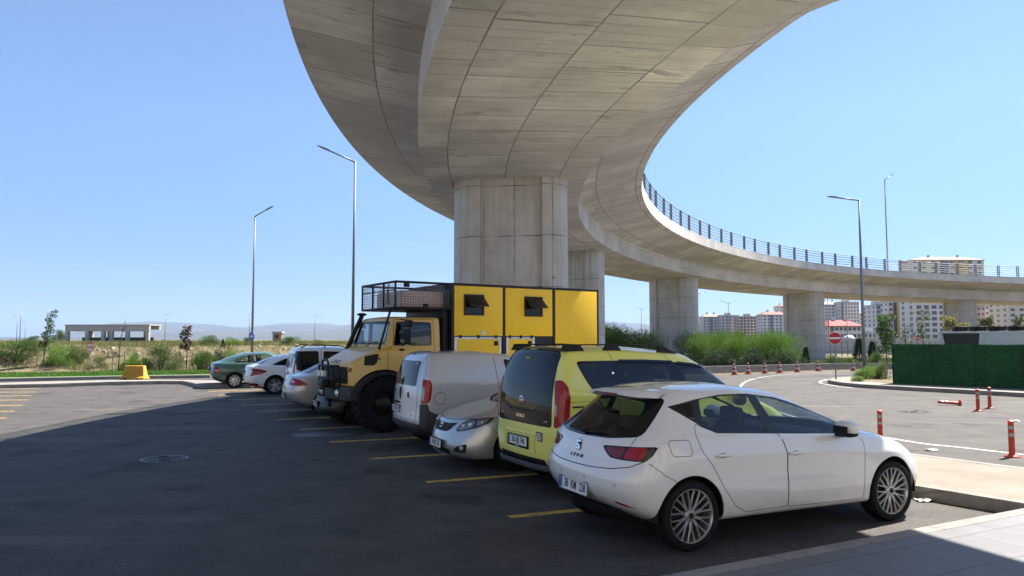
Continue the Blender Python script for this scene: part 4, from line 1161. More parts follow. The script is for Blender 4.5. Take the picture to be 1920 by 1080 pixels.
M['yellow_paint'] = paint('lime yellow car paint', (.86, .83, .17), 0, .3)
def build_yellow_minivan():
    loops = [
        (.28, .2, 3.9, .3, .72, .22),
        (.06, .22, 4.06, .4, [(0, .85), (.5, .87)], [(0, .33), (.5, .28), (3.5, .25)]),
        (.0, .20, 4.14, .42, [(0, .87), (.6, .895)], [(0, .42), (1, .40)]),
        (.0, .18, 4.15, .45, .90, .64),
        (.012, .17, 4.10, .5, .90, [(0, .85), (3.4, .82), (4.1, .76)]),
        (.025, .16, 3.95, .5, .89, [(0, 1.08), (2.9, 1.05), (3.5, .98), (3.95, .86)]),
        (.04, .15, 3.5, .5, .875, [(0, 1.22), (2.5, 1.22), (3.0, 1.15), (3.5, 1.0)]),
        (.06, .15, 3.05, .4, .855, [(0, 1.34), (2.6, 1.29), (3.05, 1.2)]),
        (.10, .14, 2.72, .35, .815, [(0, 1.50), (2.7, 1.46)]),
        (.15, .14, 2.46, .3, .765, [(0, 1.66), (2.0, 1.65), (2.4, 1.59)]),
        (.20, .14, 2.30, .25, .70, [(.2, 1.755), (1, 1.765), (2.0, 1.72), (2.25, 1.68)]),
        (.26, .12, 2.2, .2, .55, [(.2, 1.80), (1, 1.815), (2.1, 1.74)]),
        (.4, .1, 2.0, .1, 0, [(.4, 1.825), (1.2, 1.84), (2, 1.78)]),
    ]
    c = Car('parked_minivan', 'lime yellow minivan with black tailgate glass and roof rails, behind the white hatchback', 'van',
            (.094, 9.612, 0), 27, 4.15, loops, [i / 12 for i in range(13)], 3, {2: .3, 10: .15}, M['yellow_paint'], ROW)
    rt = c.root; arcs(c, (.78, 3.3), .32, .37)
    # black tailgate upper
    b = c.cut('rear', [(-.715, .84), (.715, .84), (.70, 1.3), (.66, 1.70), (.5, 1.84), (-.5, 1.84), (-.66, 1.70), (-.70, 1.3)], .03)
    g = c.cut('rear', [(-.665, 1.07), (-.40, 1.06), (-.30, .985), (.30, .985), (.40, 1.06), (.665, 1.07), (.655, 1.35), (.60, 1.66), (.3, 1.695), (-.3, 1.695), (-.60, 1.66), (-.655, 1.35)], .04, src=b)
    tg = c.part('tailgate_panel', b, M['gloss_black'], None, .002, .01); c.part('rear_window', g, M['pglass'], tg, .0)
    # yellow lower gate, black bumper insert
    b = c.cut('rear', [(-.70, .835), (.70, .835), (.735, .63), (.68, .45), (-.68, .45), (-.735, .63)], .05); gate = c.part('tailgate', b, c.mat, None, 0, .012)
    b = c.cut('rear', [(-.60, .44), (.60, .44), (.60, .34), (-.60, .34)], .02); c.part('bumper_insert', b, M['black'], None, .003)
    vs = []; fs = []; mb = MB()
    for i in range(21):
        y = -.86 + .086 * i; k = abs(y) / .86; x = .0 + .2 * k ** 4; vs += [(x - .01, y, .375), (x - .025, y, .345), (x - .01, y, .305), (x + .12, y * .97, .27)]
    for i in range(20):
        for k in range(3): a = 4 * i + k; fs.append((a, a + 4, a + 5, a + 1))
    mb.add(vs, fs); mb.build('lower_bumper', M['trimgrey'], rt, smooth=True)
    for sg in (-1, 1):
        tl = c.cut('rcorner', [(.585, 1.405), (.69, 1.41), (.755, 1.33), (.785, 1.20), (.778, .97), (.72, .90), (.62, .84), (.585, .85), (.60, 1.1)], .03, sg)
        r_ = c.cut('rcorner', [(.600, 1.12), (.628, 1.115), (.626, .97), (.603, .97)], .01, sg, src=tl)
        lm = c.part('tail_light', tl, M['redlens'], None, .008, .01); c.part('lens', r_, M['greylens'], lm, .008)
        # side windows: black band and panes
        b = c.cut('side', [(.375, 1.635), (.66, 1.638), (.97, 1.638), (1.88, 1.61), (2.40, 1.545), (2.62, 1.46), (2.90, 1.30), (2.4, 1.27), (1.8, 1.25), (1.0, 1.20), (.66, 1.17), (.50, 1.37), (.41, 1.54)], .05, sg)
        ps = [c.cut('side', p, .04, sg, src=b) for p in ([(.415, 1.605), (.90, 1.61), (.92, 1.24), (.70, 1.215), (.55, 1.37), (.45, 1.54)], [(1.07, 1.565), (1.76, 1.545), (1.77, 1.285), (1.09, 1.25)], [(2.0, 1.525), (2.38, 1.49), (2.55, 1.425), (2.70, 1.325), (2.04, 1.30)])]
        bd = c.part('window_band', b, M['gloss_black'], None, .001)
        for p in ps: c.part('window', p, M['dglass'], None, 0)
        mb = MB()
        for seg in ([(1.0, 1.63), (1.4, 1.625), (1.85, 1.605)], [(1.93, 1.595), (2.2, 1.565), (2.42, 1.525), (2.6, 1.455)]):
            vs, fs = c.seam('side', seg, .035, sg, .018); mb.add(vs, fs)
        mb.build('wind_deflector', M['pglass'], bd, fix=False)
        # roof rail
        mb = MB(); y = sg * .66
        zr = lambda x: interp([(.2, 1.775), (1.0, 1.785), (1.6, 1.765), (2.0, 1.73)], x)
        def blk(x0, x1, x2, x3, top): mb.side_prism([(x0, zr(x0) - .02), (x3, zr(x3) - .02), (x2, top), (x1, top)], y - .022, y + .022)
        blk(.22, .27, .50, .56, 1.842); blk(.84, .90, 1.06, 1.12, 1.842); blk(1.70, 1.74, 1.80, 2.03, 1.812)
        mb.side_prism([(.27, 1.824), (1.0, 1.828), (1.76, 1.796), (1.78, 1.814), (1.0, 1.847), (.27, 1.844)], y - .02, y + .02)
        mb.build('roof_rail', M['black'], rt, bevel=.006)
        wheel(rt, .78, sg * .78, .32, .2, 'five', .2, sg, .2); wheel(rt, 3.3, sg * .78, .32, .2, 'five', .2, sg, .7)
        mb = MB(); blob(mb, (2.82, sg * .99, 1.12), .07, .10, .10, 12, 7, .75); mb.build('mirror', M['black'], rt, smooth=True)
    ws = [(-.66, 1.60), (0, 1.63), (.66, 1.60), (.80, 1.25), (0, 1.2), (-.80, 1.25)]
    uv, fl = c.view('front'); sdf, bb = poly_sdf(round_poly(ws, .06)); c.part('windscreen', detach(c.bm, carve_faces(c.bm, uv, sdf, bb, lambda f: f.normal.x > .2 and f.calc_center_median().x > 2)), M['glass'], None, -.003)
    for sg in (-1, 1): c.part('headlight', c.cut('fcorner', [(-2.45, .78), (-2.1, .95), (-1.95, .95), (-2.2, .72)], .02, sg), M['lens'], None, .003)
    c.arch_liners((.78, 3.3), .32, .37, .89, M['black']); c.finish('body', M['black'])
    its = []
    for sg in (-1, 1):
        its += [('side', [(.885, 1.775), (.93, 1.62)], dict(sg=sg)), ('side', [(1.74, 1.745), (1.83, 1.60)], dict(sg=sg)), ('side', [(.20, 1.15), (.42, 1.15), (.66, 1.15), (1.8, 1.16)], dict(sg=sg, w=.004)), ('side', [(.93, 1.18), (.95, .6), (.9, .4)], dict(sg=sg)), ('side', [(1.84, 1.24), (1.86, .35), (2.8, .33), (2.95, .9), (2.92, 1.2)], dict(sg=sg))]
    c.seams('panel_gap', its, M['gap'], c.body, w=.007)
    mb = MB(); mb.add(*c.seam('side', [(.26, 1.09), (.42, 1.092)], .02, -1, .004)); mb.build('side_vent', M['black'], c.body, fix=False)
    # plate recess, plate, stickers, badge and lettering
    b0, n0 = c.hit('rear', 0, .61)
    mb = MB(); x0 = b0.x
    for (y0, y1, z0, z1, xa) in ((-.40, -.388, .51, .73, 0), (.388, .40, .51, .73, 0), (-.388, .388, .722, .732, 0), (-.388, .388, .505, .515, 0)): mb.box(x0 - .012, x0 + .01, y0, y1, z0, z1)
    mb.build('plate_recess', c.mat, gate, bevel=.006)
    plate(gate, (x0 - .014, .03, .615), (0, -1, 0), (0, 0, 1), '38 AJE 746', squeeze=.70, sub='OTOMOTİV')
    h, n = c.hit('rear', -.47, .71); mb = MB(); mb.box(h.x - .004, h.x + .002, -.55, -.41, .655, .765); s_ = mb.build('sticker', M['trimgrey'], gate)
    for k in range(4): mb = MB(); mb.box(h.x - .0055, h.x - .0038, -.54, -.42, .67 + k * .022, .682 + k * .022); mb.build('sticker_print', M['plate'], s_)
    bd, h, n, t1 = round_badge(c, 'rear', 0, 1.125, .058, (M['chrome'], M['badge_red']))
    up = (Vector((0, 0, 1)) - n * n.z).normalized(); r_ = Vector((0, -1, 0))
    text_mesh('badge_lettering', 'FIAT', .034, M['chrome'], bd, h + n * .011, r_, up, .8, .001, bold=.001)
    h, n = c.hit('rear', 0, .93); text_mesh('model_lettering', 'DOBLO', .055, M['chrome'], tg, h + n * .005, r_, up, 1.1, .002, bold=.001, space=1.15)
    h, n = c.hit('rear', -.60, .90); text_mesh('trim_lettering', '1.3 D', .035, M['chrome'], tg, h + n * .005, r_, up, 1.1, .002)
    h, n = c.hit('rear', .57, .93); text_mesh('trim_lettering', 'FIAT', .028, M['chrome'], tg, h + n * .005, r_, up, 1.2, .002)
    h, n = c.hit('rear', .02, 1.775); up = (Vector((0, 0, 1)) - n * n.z).normalized(); text_mesh('phone_lettering', '0532 644 21 73', .045, M['lime_print'], tg, h + n * .006, r_, up, .62, .001, bold=.001)
    h, n = c.hit('rear', .04, 1.665); up = (Vector((0, 0, 1)) - n * n.z).normalized(); text_mesh('sticker_lettering', 'MAŞALLAH', .04, M['lime_print'], tg, h + n * .006, r_, up, .62, .001, bold=.001)
    mb = MB()
    for sg in (-1, 1): mb.add(*c.seam('rear', [(sg * .665, 1.075), (sg * .40, 1.065), (sg * .30, .99), (0, .985)], .016, sg, .006))
    mb.build('wing_trim', M['trimgrey'], tg, fix=False)
    # cabin
    mb = MB(); 
    for y in (-.38, .38):
        mb.side_prism([(2.2, .5), (2.2, .75), (1.85, .78), (1.62, 1.25), (1.5, 1.25), (1.6, .5)], y - .25, y + .25); mb.side_prism([(1.62, 1.28), (1.58, 1.46), (1.48, 1.46), (1.5, 1.28)], y - .13, y + .13)
    mb.side_prism([(1.35, .5), (1.35, .72), (.95, .75), (.78, 1.25), (.66, 1.25), (.7, .5)], -.65, .65)
    mb.side_prism([(2.75, .7), (2.75, 1.12), (3.1, 1.1), (3.1, .7)], -.72, .72); mb.build('seats', M['seatcloth'], rt, bevel=.03)
    return c
M['gloss_black'] = plain('gloss black panel', (.005, .005, .007), .07, 0, .05, spec=.42)
M['greylens'] = plain('grey lamp lens', (.32, .30, .30), .12, 0, .1, coat=1)
M['badge_red'] = plain('badge red', (.16, .01, .018), .3, .3, .05)
M['lime_print'] = plain('lime sticker print', (.55, .62, .12), .6, 0, .05)
build_yellow_minivan()

M['silver_paint'] = paint('silver car paint', (.46, .46, .46), .6, .28)
M['vansilver'] = paint('pale silver van paint', (.60, .605, .62), .35, .33)
def build_silver_sedan():
    L = 4.54
    X = lambda q: L - q
    loops = [
        (.5, .3, X(.45), .3, .70, .18), (.25, .4, X(.13), .58, .85, [(0, .3), (.8, .22), (3.6, .2), (4.4, .17)]), (.12, .42, X(.0), .66, .875, [(0, .40), (1, .32), (4.5, .235)]),
        (.06, .42, X(-.025), .68, .88, [(0, .55), (1, .5), (4.5, .36)]), (.06, .42, X(.02), .70, .885, [(0, .7), (2, .66), (4.5, .52)]),
        (.08, .42, X(.07), .74, .87, [(0, .86), (2, .82), (3.6, .75), (4.1, .70), (4.5, .63)]), (.12, .42, X(.15), .74, .84, [(0, .96), (2, .92), (3.3, .87), (3.9, .80), (4.4, .73)]),
        (.3, .42, X(.40), .7, .80, [(0, 1.0), (2, .97), (3.2, .93), (3.9, .86), (4.2, .79)]), (.75, .4, X(.98), .62, [(.8, .74), (2, .79), (3.2, .72), (3.5, .62)], [(0, 1.04), (2, 1.0), (3.2, .985), (3.55, .955)]),
        (1.05, .35, X(1.50), .45, .71, [(1, 1.22), (2, 1.2), (3, 1.17)]), (1.4, .3, X(2.0), .34, .62, [(1.4, 1.36), (2, 1.39), (2.6, 1.35)]), (1.5, .25, X(2.15), .2, .5, [(1.5, 1.41), (2, 1.44), (2.5, 1.40)]), (1.6, .1, X(2.25), .1, 0, [(1.6, 1.43), (2, 1.465), (2.4, 1.43)])]
    a = R(24.5); nose = Vector((-1.132, 11.26, 0)); o = nose + Vector((math.cos(a), math.sin(a), 0)) * L
    c = Car('parked_sedan', 'silver sedan facing the camera between the yellow minivan and the silver panel van', 'car', o, 204.5, L, loops, [i / 12 for i in range(13)], 3, {6: .55, 5: .3, 1: .3}, M['silver_paint'], ROW)
    arcs(c, (.95, X(.92)), .31, .36); k = .70711
    b = c.cut('front', [(-.43, .69), (-.2, .665), (.2, .665), (.43, .69), (.32, .57), (.2, .545), (-.2, .545), (-.32, .57)], .03); gr = c.part('grille', b, M['black'], None, -.012, 0)
    b = c.cut('front', [(-.43, .315), (.43, .315), (.38, .215), (-.38, .215)], .04); c.part('lower_grille', b, M['black'], None, -.006)
    for sg in (-1, 1):
        hl = [(u - L * k, z) for u, z in [(.411, .564), (.486, .665), (.593, .735), (.823, .772), (1.006, .782), (.945, .71), (.788, .639), (.593, .591)]]
        b = c.cut('fcorner', hl, .015, sg); i1 = c.cut('fcorner', [(u - L * k, z) for u, z in [(.465, .59), (.51, .66), (.600, .718), (.735, .738), (.717, .65), (.593, .612)]], .02, sg, src=b)
        i2 = c.cut('fcorner', [(u - L * k, z) for u, z in [(.765, .74), (.94, .768), (.905, .718), (.765, .658)]], .02, sg, src=b)
        hd = c.part('headlight', b, M['lampdark'], None, .002); c.part('lens', i1, M['lamprefl'], hd, .001); c.part('lens', i2, M['lamprefl'], hd, .001)
        for uu, zz, rr in ((.55, .655, .030), (.665, .675, .034), (.84, .715, .020)):
            h, n = c.hit('fcorner', uu - L * k, zz, sg)
            if h: mb = MB(); blob(mb, h - n * .004, rr, rr, rr * .9, 12, 6); mb.build('bulb', M['lens2b'], hd, smooth=True)
        b = c.cut('fcorner', [(u - L * k, z) for u, z in [(.39, .288), (.466, .365), (.655, .415), (.640, .29), (.55, .275)]], .02, sg); c.part('fog_lamp_recess', b, M['black'], None, -.006)
        h, n = c.hit('fcorner', .57 - L * k, .345, sg); mb = MB(); blob(mb, h, .036, .036, .04, 12, 6); mb.build('fog_lamp', M['lens'], c.root, smooth=True)
        b = c.cut('side', [(X(1.58), 1.0), (X(1.85), 1.24), (X(2.05), 1.33), (X(2.5), 1.355), (1.5, 1.31), (1.0, 1.10), (1.6, 1.03)], .03, sg); c.part('side_glass', b, M['pglass'], None, 0)
        for x in (.95, X(.92)): wheel(c.root, x, sg * .77, .31, .2, 'five', .2, sg)
        mb = MB(); blob(mb, (X(1.72), sg * .96, 1.02), .06, .11, .075, 12, 7, .8); mb.build('mirror', c.mat, c.root, smooth=True)
    ws = [(-.58, 1.33), (0, 1.36), (.58, 1.33), (.70, 1.0), (.4, .965), (0, .955), (-.4, .965), (-.70, 1.0)]
    uv, fl = c.view('front'); sdf, bb = poly_sdf(round_poly(ws, .06)); c.part('windscreen', detach(c.bm, carve_faces(c.bm, uv, sdf, bb, lambda f: f.normal.x > .2 and 2 < f.calc_center_median().x < X(.9))), M['pglass'], None, 0)
    c.arch_liners((.95, X(.92)), .31, .36, .87, M['black']); c.finish('body')
    its = [('front', [(-.74, .765), (-.52, .745), (-.3, .725), (0, .715), (.3, .725), (.52, .745), (.74, .765)], dict(w=.012)), ]
    for sg in (-1, 1): its += [('side', [(X(.60), .775), (X(.9), .80), (X(1.3), .865), (X(1.55), .92)], dict(sg=sg)), ('side', [(X(.48), .69), (X(.545), .62), (X(.60), .57)], dict(sg=sg, w=.005)), ('side', [(X(1.42), .25), (X(1.36), .6), (X(1.5), .93)], dict(sg=sg))]
    c.seams('panel_gap', its, M['gap'], c.body, w=.007)
    for q in (.64, .61, .58):
        mb = MB(); wd = interp([(.57, .28), (.64, .36)], q); pts = []
        for i in range(13):
            h, n = c.hit('front', -wd + i * wd / 6, q)
            if h: pts.append(h + n * .002)
        mb.tube(pts, .008, 6); mb.build('grille_bar', M['trimgrey'], gr, smooth=True)
    bd, h, n, t1 = round_badge(c, 'front', 0, .635, .058, (M['chrome'], M['black'])); t2 = n.cross(t1)
    mb = MB()
    for (cx, cz, rx, rz) in ((0, .0, .052, .036), (0, .012, .034, .017), (0, -.004, .015, .03)): mb.tube([h + n * .013 + t1 * (cx + rx * math.cos(q)) + Vector((0, 0, 1)) * (cz + rz * math.sin(q)) for q in [i * math.pi / 10 for i in range(20)]], .005, 5, closed=True)
    mb.build('badge_ovals', M['chrome'], bd)
    h, n = c.hit('front', 0, .36); plate(c.root, h + Vector((.022, .0, .005)), (0, 1, 0), (-.06, 0, 1), '38 AJC 051', squeeze=.7)
    mb = MB()
    for sg in (-1, 1):
        pts = []
        for q in range(5):
            h, n = c.hit('top', X(.93 + .02 * q * q), sg * (.05 + .13 * q)); pts.append(h + Vector((0, 0, .012)))
        mb.tube(pts, .009, 5)
    mb.build('wiper', M['black'], c.root)
    return c
M['lampdark'] = plain('smoky lamp housing', (.05, .05, .046), .12, .5, .15, coat=.6)
M['lamprefl'] = plain('lamp reflector', (.26, .26, .25), .22, .8, .3, 14)
t = NT('lamp bulb glass'); t.set(col=(.8, .8, .78), rough=.08, metal=.3, coat=1); M['lens2b'] = t.m
build_silver_sedan()

def build_panel_van():
    loops = [(.3, .2, 3.6, .3, .68, .22), (.03, .2, 3.75, .4, .84, [(0, .34), (.5, .30), (3.5, .26)]), (-.03, .2, 3.85, .42, .865, [(0, .45), (1, .42)]), (.0, .2, 3.86, .45, .865, .64),
        (.01, .2, 3.8, .5, .865, [(0, .82), (3.8, .76)]), (.02, .19, 3.6, .5, .86, [(0, 1.0), (2.6, 1.0), (3.6, .85)]), (.05, .18, 3.1, .5, .845, [(0, 1.18), (2.4, 1.16), (3.1, 1.0)]),
        (.09, .17, 2.7, .4, .815, [(0, 1.34), (2.6, 1.26)]), (.13, .17, 2.35, .35, .775, [(0, 1.49), (2.3, 1.44)]), (.19, .16, 2.1, .3, .725, [(0, 1.595), (1.3, 1.60), (2.0, 1.54)]),
        (.25, .15, 1.98, .25, .65, [(.2, 1.655), (1.2, 1.665), (1.9, 1.61)]), (.32, .12, 1.9, .2, .45, [(.2, 1.685), (1.2, 1.70), (1.9, 1.64)]), (.45, .1, 1.7, .1, 0, [(.4, 1.70), (1.2, 1.715), (1.7, 1.67)])]
    c = Car('parked_panel_van', 'silver panel van with two rear doors between the silver sedan and the yellow truck', 'van', (-1.976, 13.323, 0), 25.5, 3.86, loops, [i / 12 for i in range(13)], 3, {10: .1}, M['vansilver'], ROW)
    rt = c.root; arcs(c, (.72, 3.15), .31, .36)
    W1 = [(-.60, 1.10), (.60, 1.10), (.555, 1.53), (-.555, 1.53)]
    b = c.cut('rear', W1, .05); c.part('rear_window', b, M['pglass'], None, 0)
    for y0, y1, nm in ((-.66, -.0, 1), (.0, .66, 2)):
        b = c.cut('rear', [(y0, .475), (y1, .475), (y1, .7), (y1, 1.0), (y1 * .96, 1.3), (y1 * .90, 1.60), (y0 * .90, 1.60), (y0 * .96, 1.3), (y0, 1.0), (y0, .7)], .03); c.part('rear_door', b, c.mat, None, 0, .012)
    for sg in (-1, 1):
        tl = c.cut('rcorner', [(.635, 1.225), (.77, 1.21), (.80, 1.10), (.785, .87), (.74, .815), (.62, .815), (.64, 1.0)], .03, sg); gl = c.cut('rcorner', [(.645, 1.10), (.68, 1.10), (.69, 1.0), (.675, .86), (.635, .86)], .015, sg, src=tl)
        lm = c.part('tail_light', tl, M['redlens'], None, .006, .01); c.part('lens', gl, M['greylens'], lm, .006)
        b = c.cut('rcorner', [(.60, .81), (.75, .81), (.765, .70), (.83, .655), (.98, .58), (1.0, .2), (.60, .2)], .03, sg); c.part('bumper_corner', b, M['bumper_grey'], None, .004)
        for x in (.72, 3.15): wheel(rt, x, sg * .755, .31, .19, 'five', .19, sg)
        mb = MB(); blob(mb, (2.32, sg * .95, 1.25), .06, .10, .11, 12, 7, .75); mb.build('mirror', M['black'], rt, smooth=True)
        b = c.cut('side', [(1.66, 1.56), (1.95, 1.50), (2.35, 1.25), (1.72, 1.15)], .05, sg); c.part('side_window', b, M['pglass'], None, 0)
    b = c.cut('rear', [(-.9, .465), (.9, .465), (.9, .2), (-.9, .2)], .01); c.part('bumper', b, M['bumper_grey'], None, .012)
    c.arch_liners((.72, 3.15), .31, .36, .86, M['black']); c.finish('body')
    its = [('rear', [(0, .475), (0, 1.10)], {}), ('rear', [(0, 1.53), (0, 1.66)], {}), ('rear', [(.60, 1.62), (.645, 1.2), (.665, .9), (.665, .475), (-.665, .475), (-.665, .9), (-.645, 1.2), (-.60, 1.62)], {}),
           ('side', [(1.47, 1.60), (1.50, 1.3), (1.54, 1.0), (1.52, .4)], dict(sg=-1)), ('side', [(.42 + .105 * math.cos(q), .90 + .105 * math.sin(q)) for q in [i * math.pi / 12 for i in range(24)]], dict(close=True)), ('rcorner', [(.60, 1.64), (.665, 1.5), (.68, 1.3), (.64, 1.22)], dict(w=.005))]
    c.seams('panel_gap', its, M['gap'], c.body, w=.008)
    round_badge(c, 'rear', -.33, .945, .06, (M['chrome'], M['black']))
    h, n = c.hit('rear', .12, .94); mb = MB(); blob(mb, h, .022, .035, .115, 10, 8, .8); mb.build('handle', M['black'], rt, smooth=True)
    h, n = c.hit('rear', .33, .76); mb = MB(); blob(mb, h + Vector((.0, 0, .02)), .02, .27, .022, 12, 6, .7); mb.build('plate_lamp', M['black'], rt, smooth=True)
    plate(rt, (c.hit('rear', .33, .665)[0].x - .012, .33, .665), (0, -1, 0), (0, 0, 1), '38 DU 037', w=.46, squeeze=.62)
    mb = MB(); h, n = c.hit('rear', .0, 1.64); mb.box(h.x - .012, h.x + .03, -.05, .05, 1.625, 1.65); mb.build('brake_light', M['redlens'], rt)
    h, n = c.hit('rear', .5, .985); text_mesh('model_lettering', 'FIORINO', .04, M['darkchrome'], c.body, h + n * .004, (0, -1, 0), (0, 0, 1), .9, .002)
    h, n = c.hit('rear', -.5, .60); text_mesh('trim_lettering', '1.3', .04, M['darkchrome'], c.body, h + n * .004, (0, -1, 0), (0, 0, 1), 1, .002)
    h, n = c.hit('rear', -.42, 1.48); mb = MB(); mb.tube([h + n * .005 + Vector((0, -.012 * i, .018 * math.sin(i * 2.1))) for i in range(-4, 5)], .006, 5); mb.build('sticker', M['plate'], rt)
    return c
M['bumper_grey'] = plain('grey bumper plastic', (.045, .047, .05), .6, 0, .15)
build_panel_van()

def sedan_body(L, H, W, tz, tx, sx=1.0):
    """three box saloon; tz boot height, tx boot length"""
    w = W
    return [(.5, .3, L - .4, .3, w * .8, .20), (.17, .36, L - .12, .6, w * .95, [(0, .33), (.6, .27), (L - 1, .22), (L, .2)]), (.05, .38, L - .02, .62, w * .985, [(0, .42), (1, .36), (L, .28)]), (.0, .38, L, .65, w, [(0, .56), (L, .45)]),
        (.02, .38, L - .02, .66, w, [(0, .72), (2, .68), (L, .55)]), (.06, .38, L - .1, .7, w * .985, [(0, tz - .13), (2, .80), (L - .8, .74), (L, .66)]), (.09, .38, L - .2, .7, w * .955, [(0, tz - .035), (1, tz - .03), (2, .90), (L - 1, .82), (L, .70)]),
        (.13, .4, L - .5, .7, w * .91, [(0, tz), (1, tz + .01), (2, .95), (L - 1.2, .91), (L - .5, .80)]), (tx, .42, L - 1.2, .5, w * .86, [(tx, tz + .035), (2, .99), (L - 1.2, .97)]), (tx + .38, .36, L - 1.6, .4, w * .79, [(tx, (tz + H) / 2 + .02), (2.4, 1.19), (L - 1.6, 1.15)]),
        (tx + .78, .30, L - 1.95, .34, w * .69, [(1.4, H - .09), (2, H - .06), (L - 1.9, H - .10)]), (tx + .9, .25, L - 2.1, .2, w * .55, [(1.5, H - .035), (2, H - .015), (L - 2, H - .05)]), (tx + 1.05, .1, L - 2.25, .1, 0, [(1.6, H - .01), (2.1, H), (L - 2.2, H - .02)])]

def simple_wheels(c, xs, w, r, style, rr, face=0, alloy=None):
    for x in xs:
        for sg in (-1, 1): wheel(c.root, x, sg * (w - .10), r, .2, style, rr, sg, face, alloy)

M['champagne'] = paint('champagne silver paint', (.50, .49, .46), .45, .34)
def build_beige_sedan():
    L = 4.8; c = Car('parked_sedan', 'champagne sedan with red tail lamps between the yellow truck and the white van', 'car', (-5.90, 19.15, 0), 24.5, L, sedan_body(L, 1.46, .90, .99, .36), [i / 12 for i in range(13)], 3, {6: .25}, M['champagne'], ROW)
    arcs(c, (1.0, 3.75), .32, .37)
    for sg in (-1, 1):
        b = c.cut('rcorner', [(.43, .84), (.50, .905), (.585, .945), (.80, .905), (.90, .855), (.985, .775), (.86, .755), (.43, .765)], .02, sg); i1 = c.cut('rcorner', [(.50, .87), (.60, .895), (.70, .83), (.50, .82)], .015, sg, src=b)
        lm = c.part('tail_light', b, M['redlens'], None, .004, .008); c.part('lens', i1, M['pinklens'], lm, .004)
        b = c.cut('side', [(.86, 1.08), (1.18, 1.26), (1.45, 1.345), (2.3, 1.375), (2.8, 1.31), (3.3, 1.06), (2.6, 1.01), (1.5, 1.02)], .04, sg); c.part('side_glass', b, M['pglass'], None, 0)
    b = c.cut('rear', [(-.52, 1.365), (.52, 1.365), (.68, 1.055), (-.68, 1.055)], .05); c.part('rear_window', b, M['skyglass'], None, 0)
    c.arch_liners((1.0, 3.75), .32, .37, .89, M['black']); simple_wheels(c, (1.0, 3.75), .88, .32, 'five', .21); c.finish('body')
    c.seams('panel_gap', [('rear', [(-.76, .745), (-.72, .67), (.72, .67), (.76, .745)], {}), ('rear', [(-.6, .975), (-.3, .985), (.3, .985), (.6, .975)], dict(w=.006)), ('rcorner', [(.55, .94), (.52, .99)], {}), ('side', [(.15, .62), (.45, .60), (.64, .59)], dict(w=.006)), ('side', [(1.35, 1.02), (1.38, .7), (1.5, .35)], {})], M['gap'], c.body, w=.009)
    h, n = c.hit('rear', 0, .49); plate(c.root, h + Vector((-.012, 0, 0)), (0, -1, 0), (0, 0, 1), '38 AU 618', squeeze=.7)
    mb = MB(); mb.add(*c.seam('rear', [(-.75, .36), (-.4, .345), (.4, .345), (.75, .36)], .018, -1, .004)); mb.build('bumper_strip', M['chrome'], c.body, fix=False)
    round_badge(c, 'rear', 0, .86, .045, (M['chrome'], M['black']))
M['pinklens'] = plain('pale red lens', (.55, .25, .25), .1, 0, .1, coat=1)
M['skyglass'] = plain('shiny rear glass', (.012, .016, .02), .03, 0, .05, spec=.9)
build_beige_sedan()

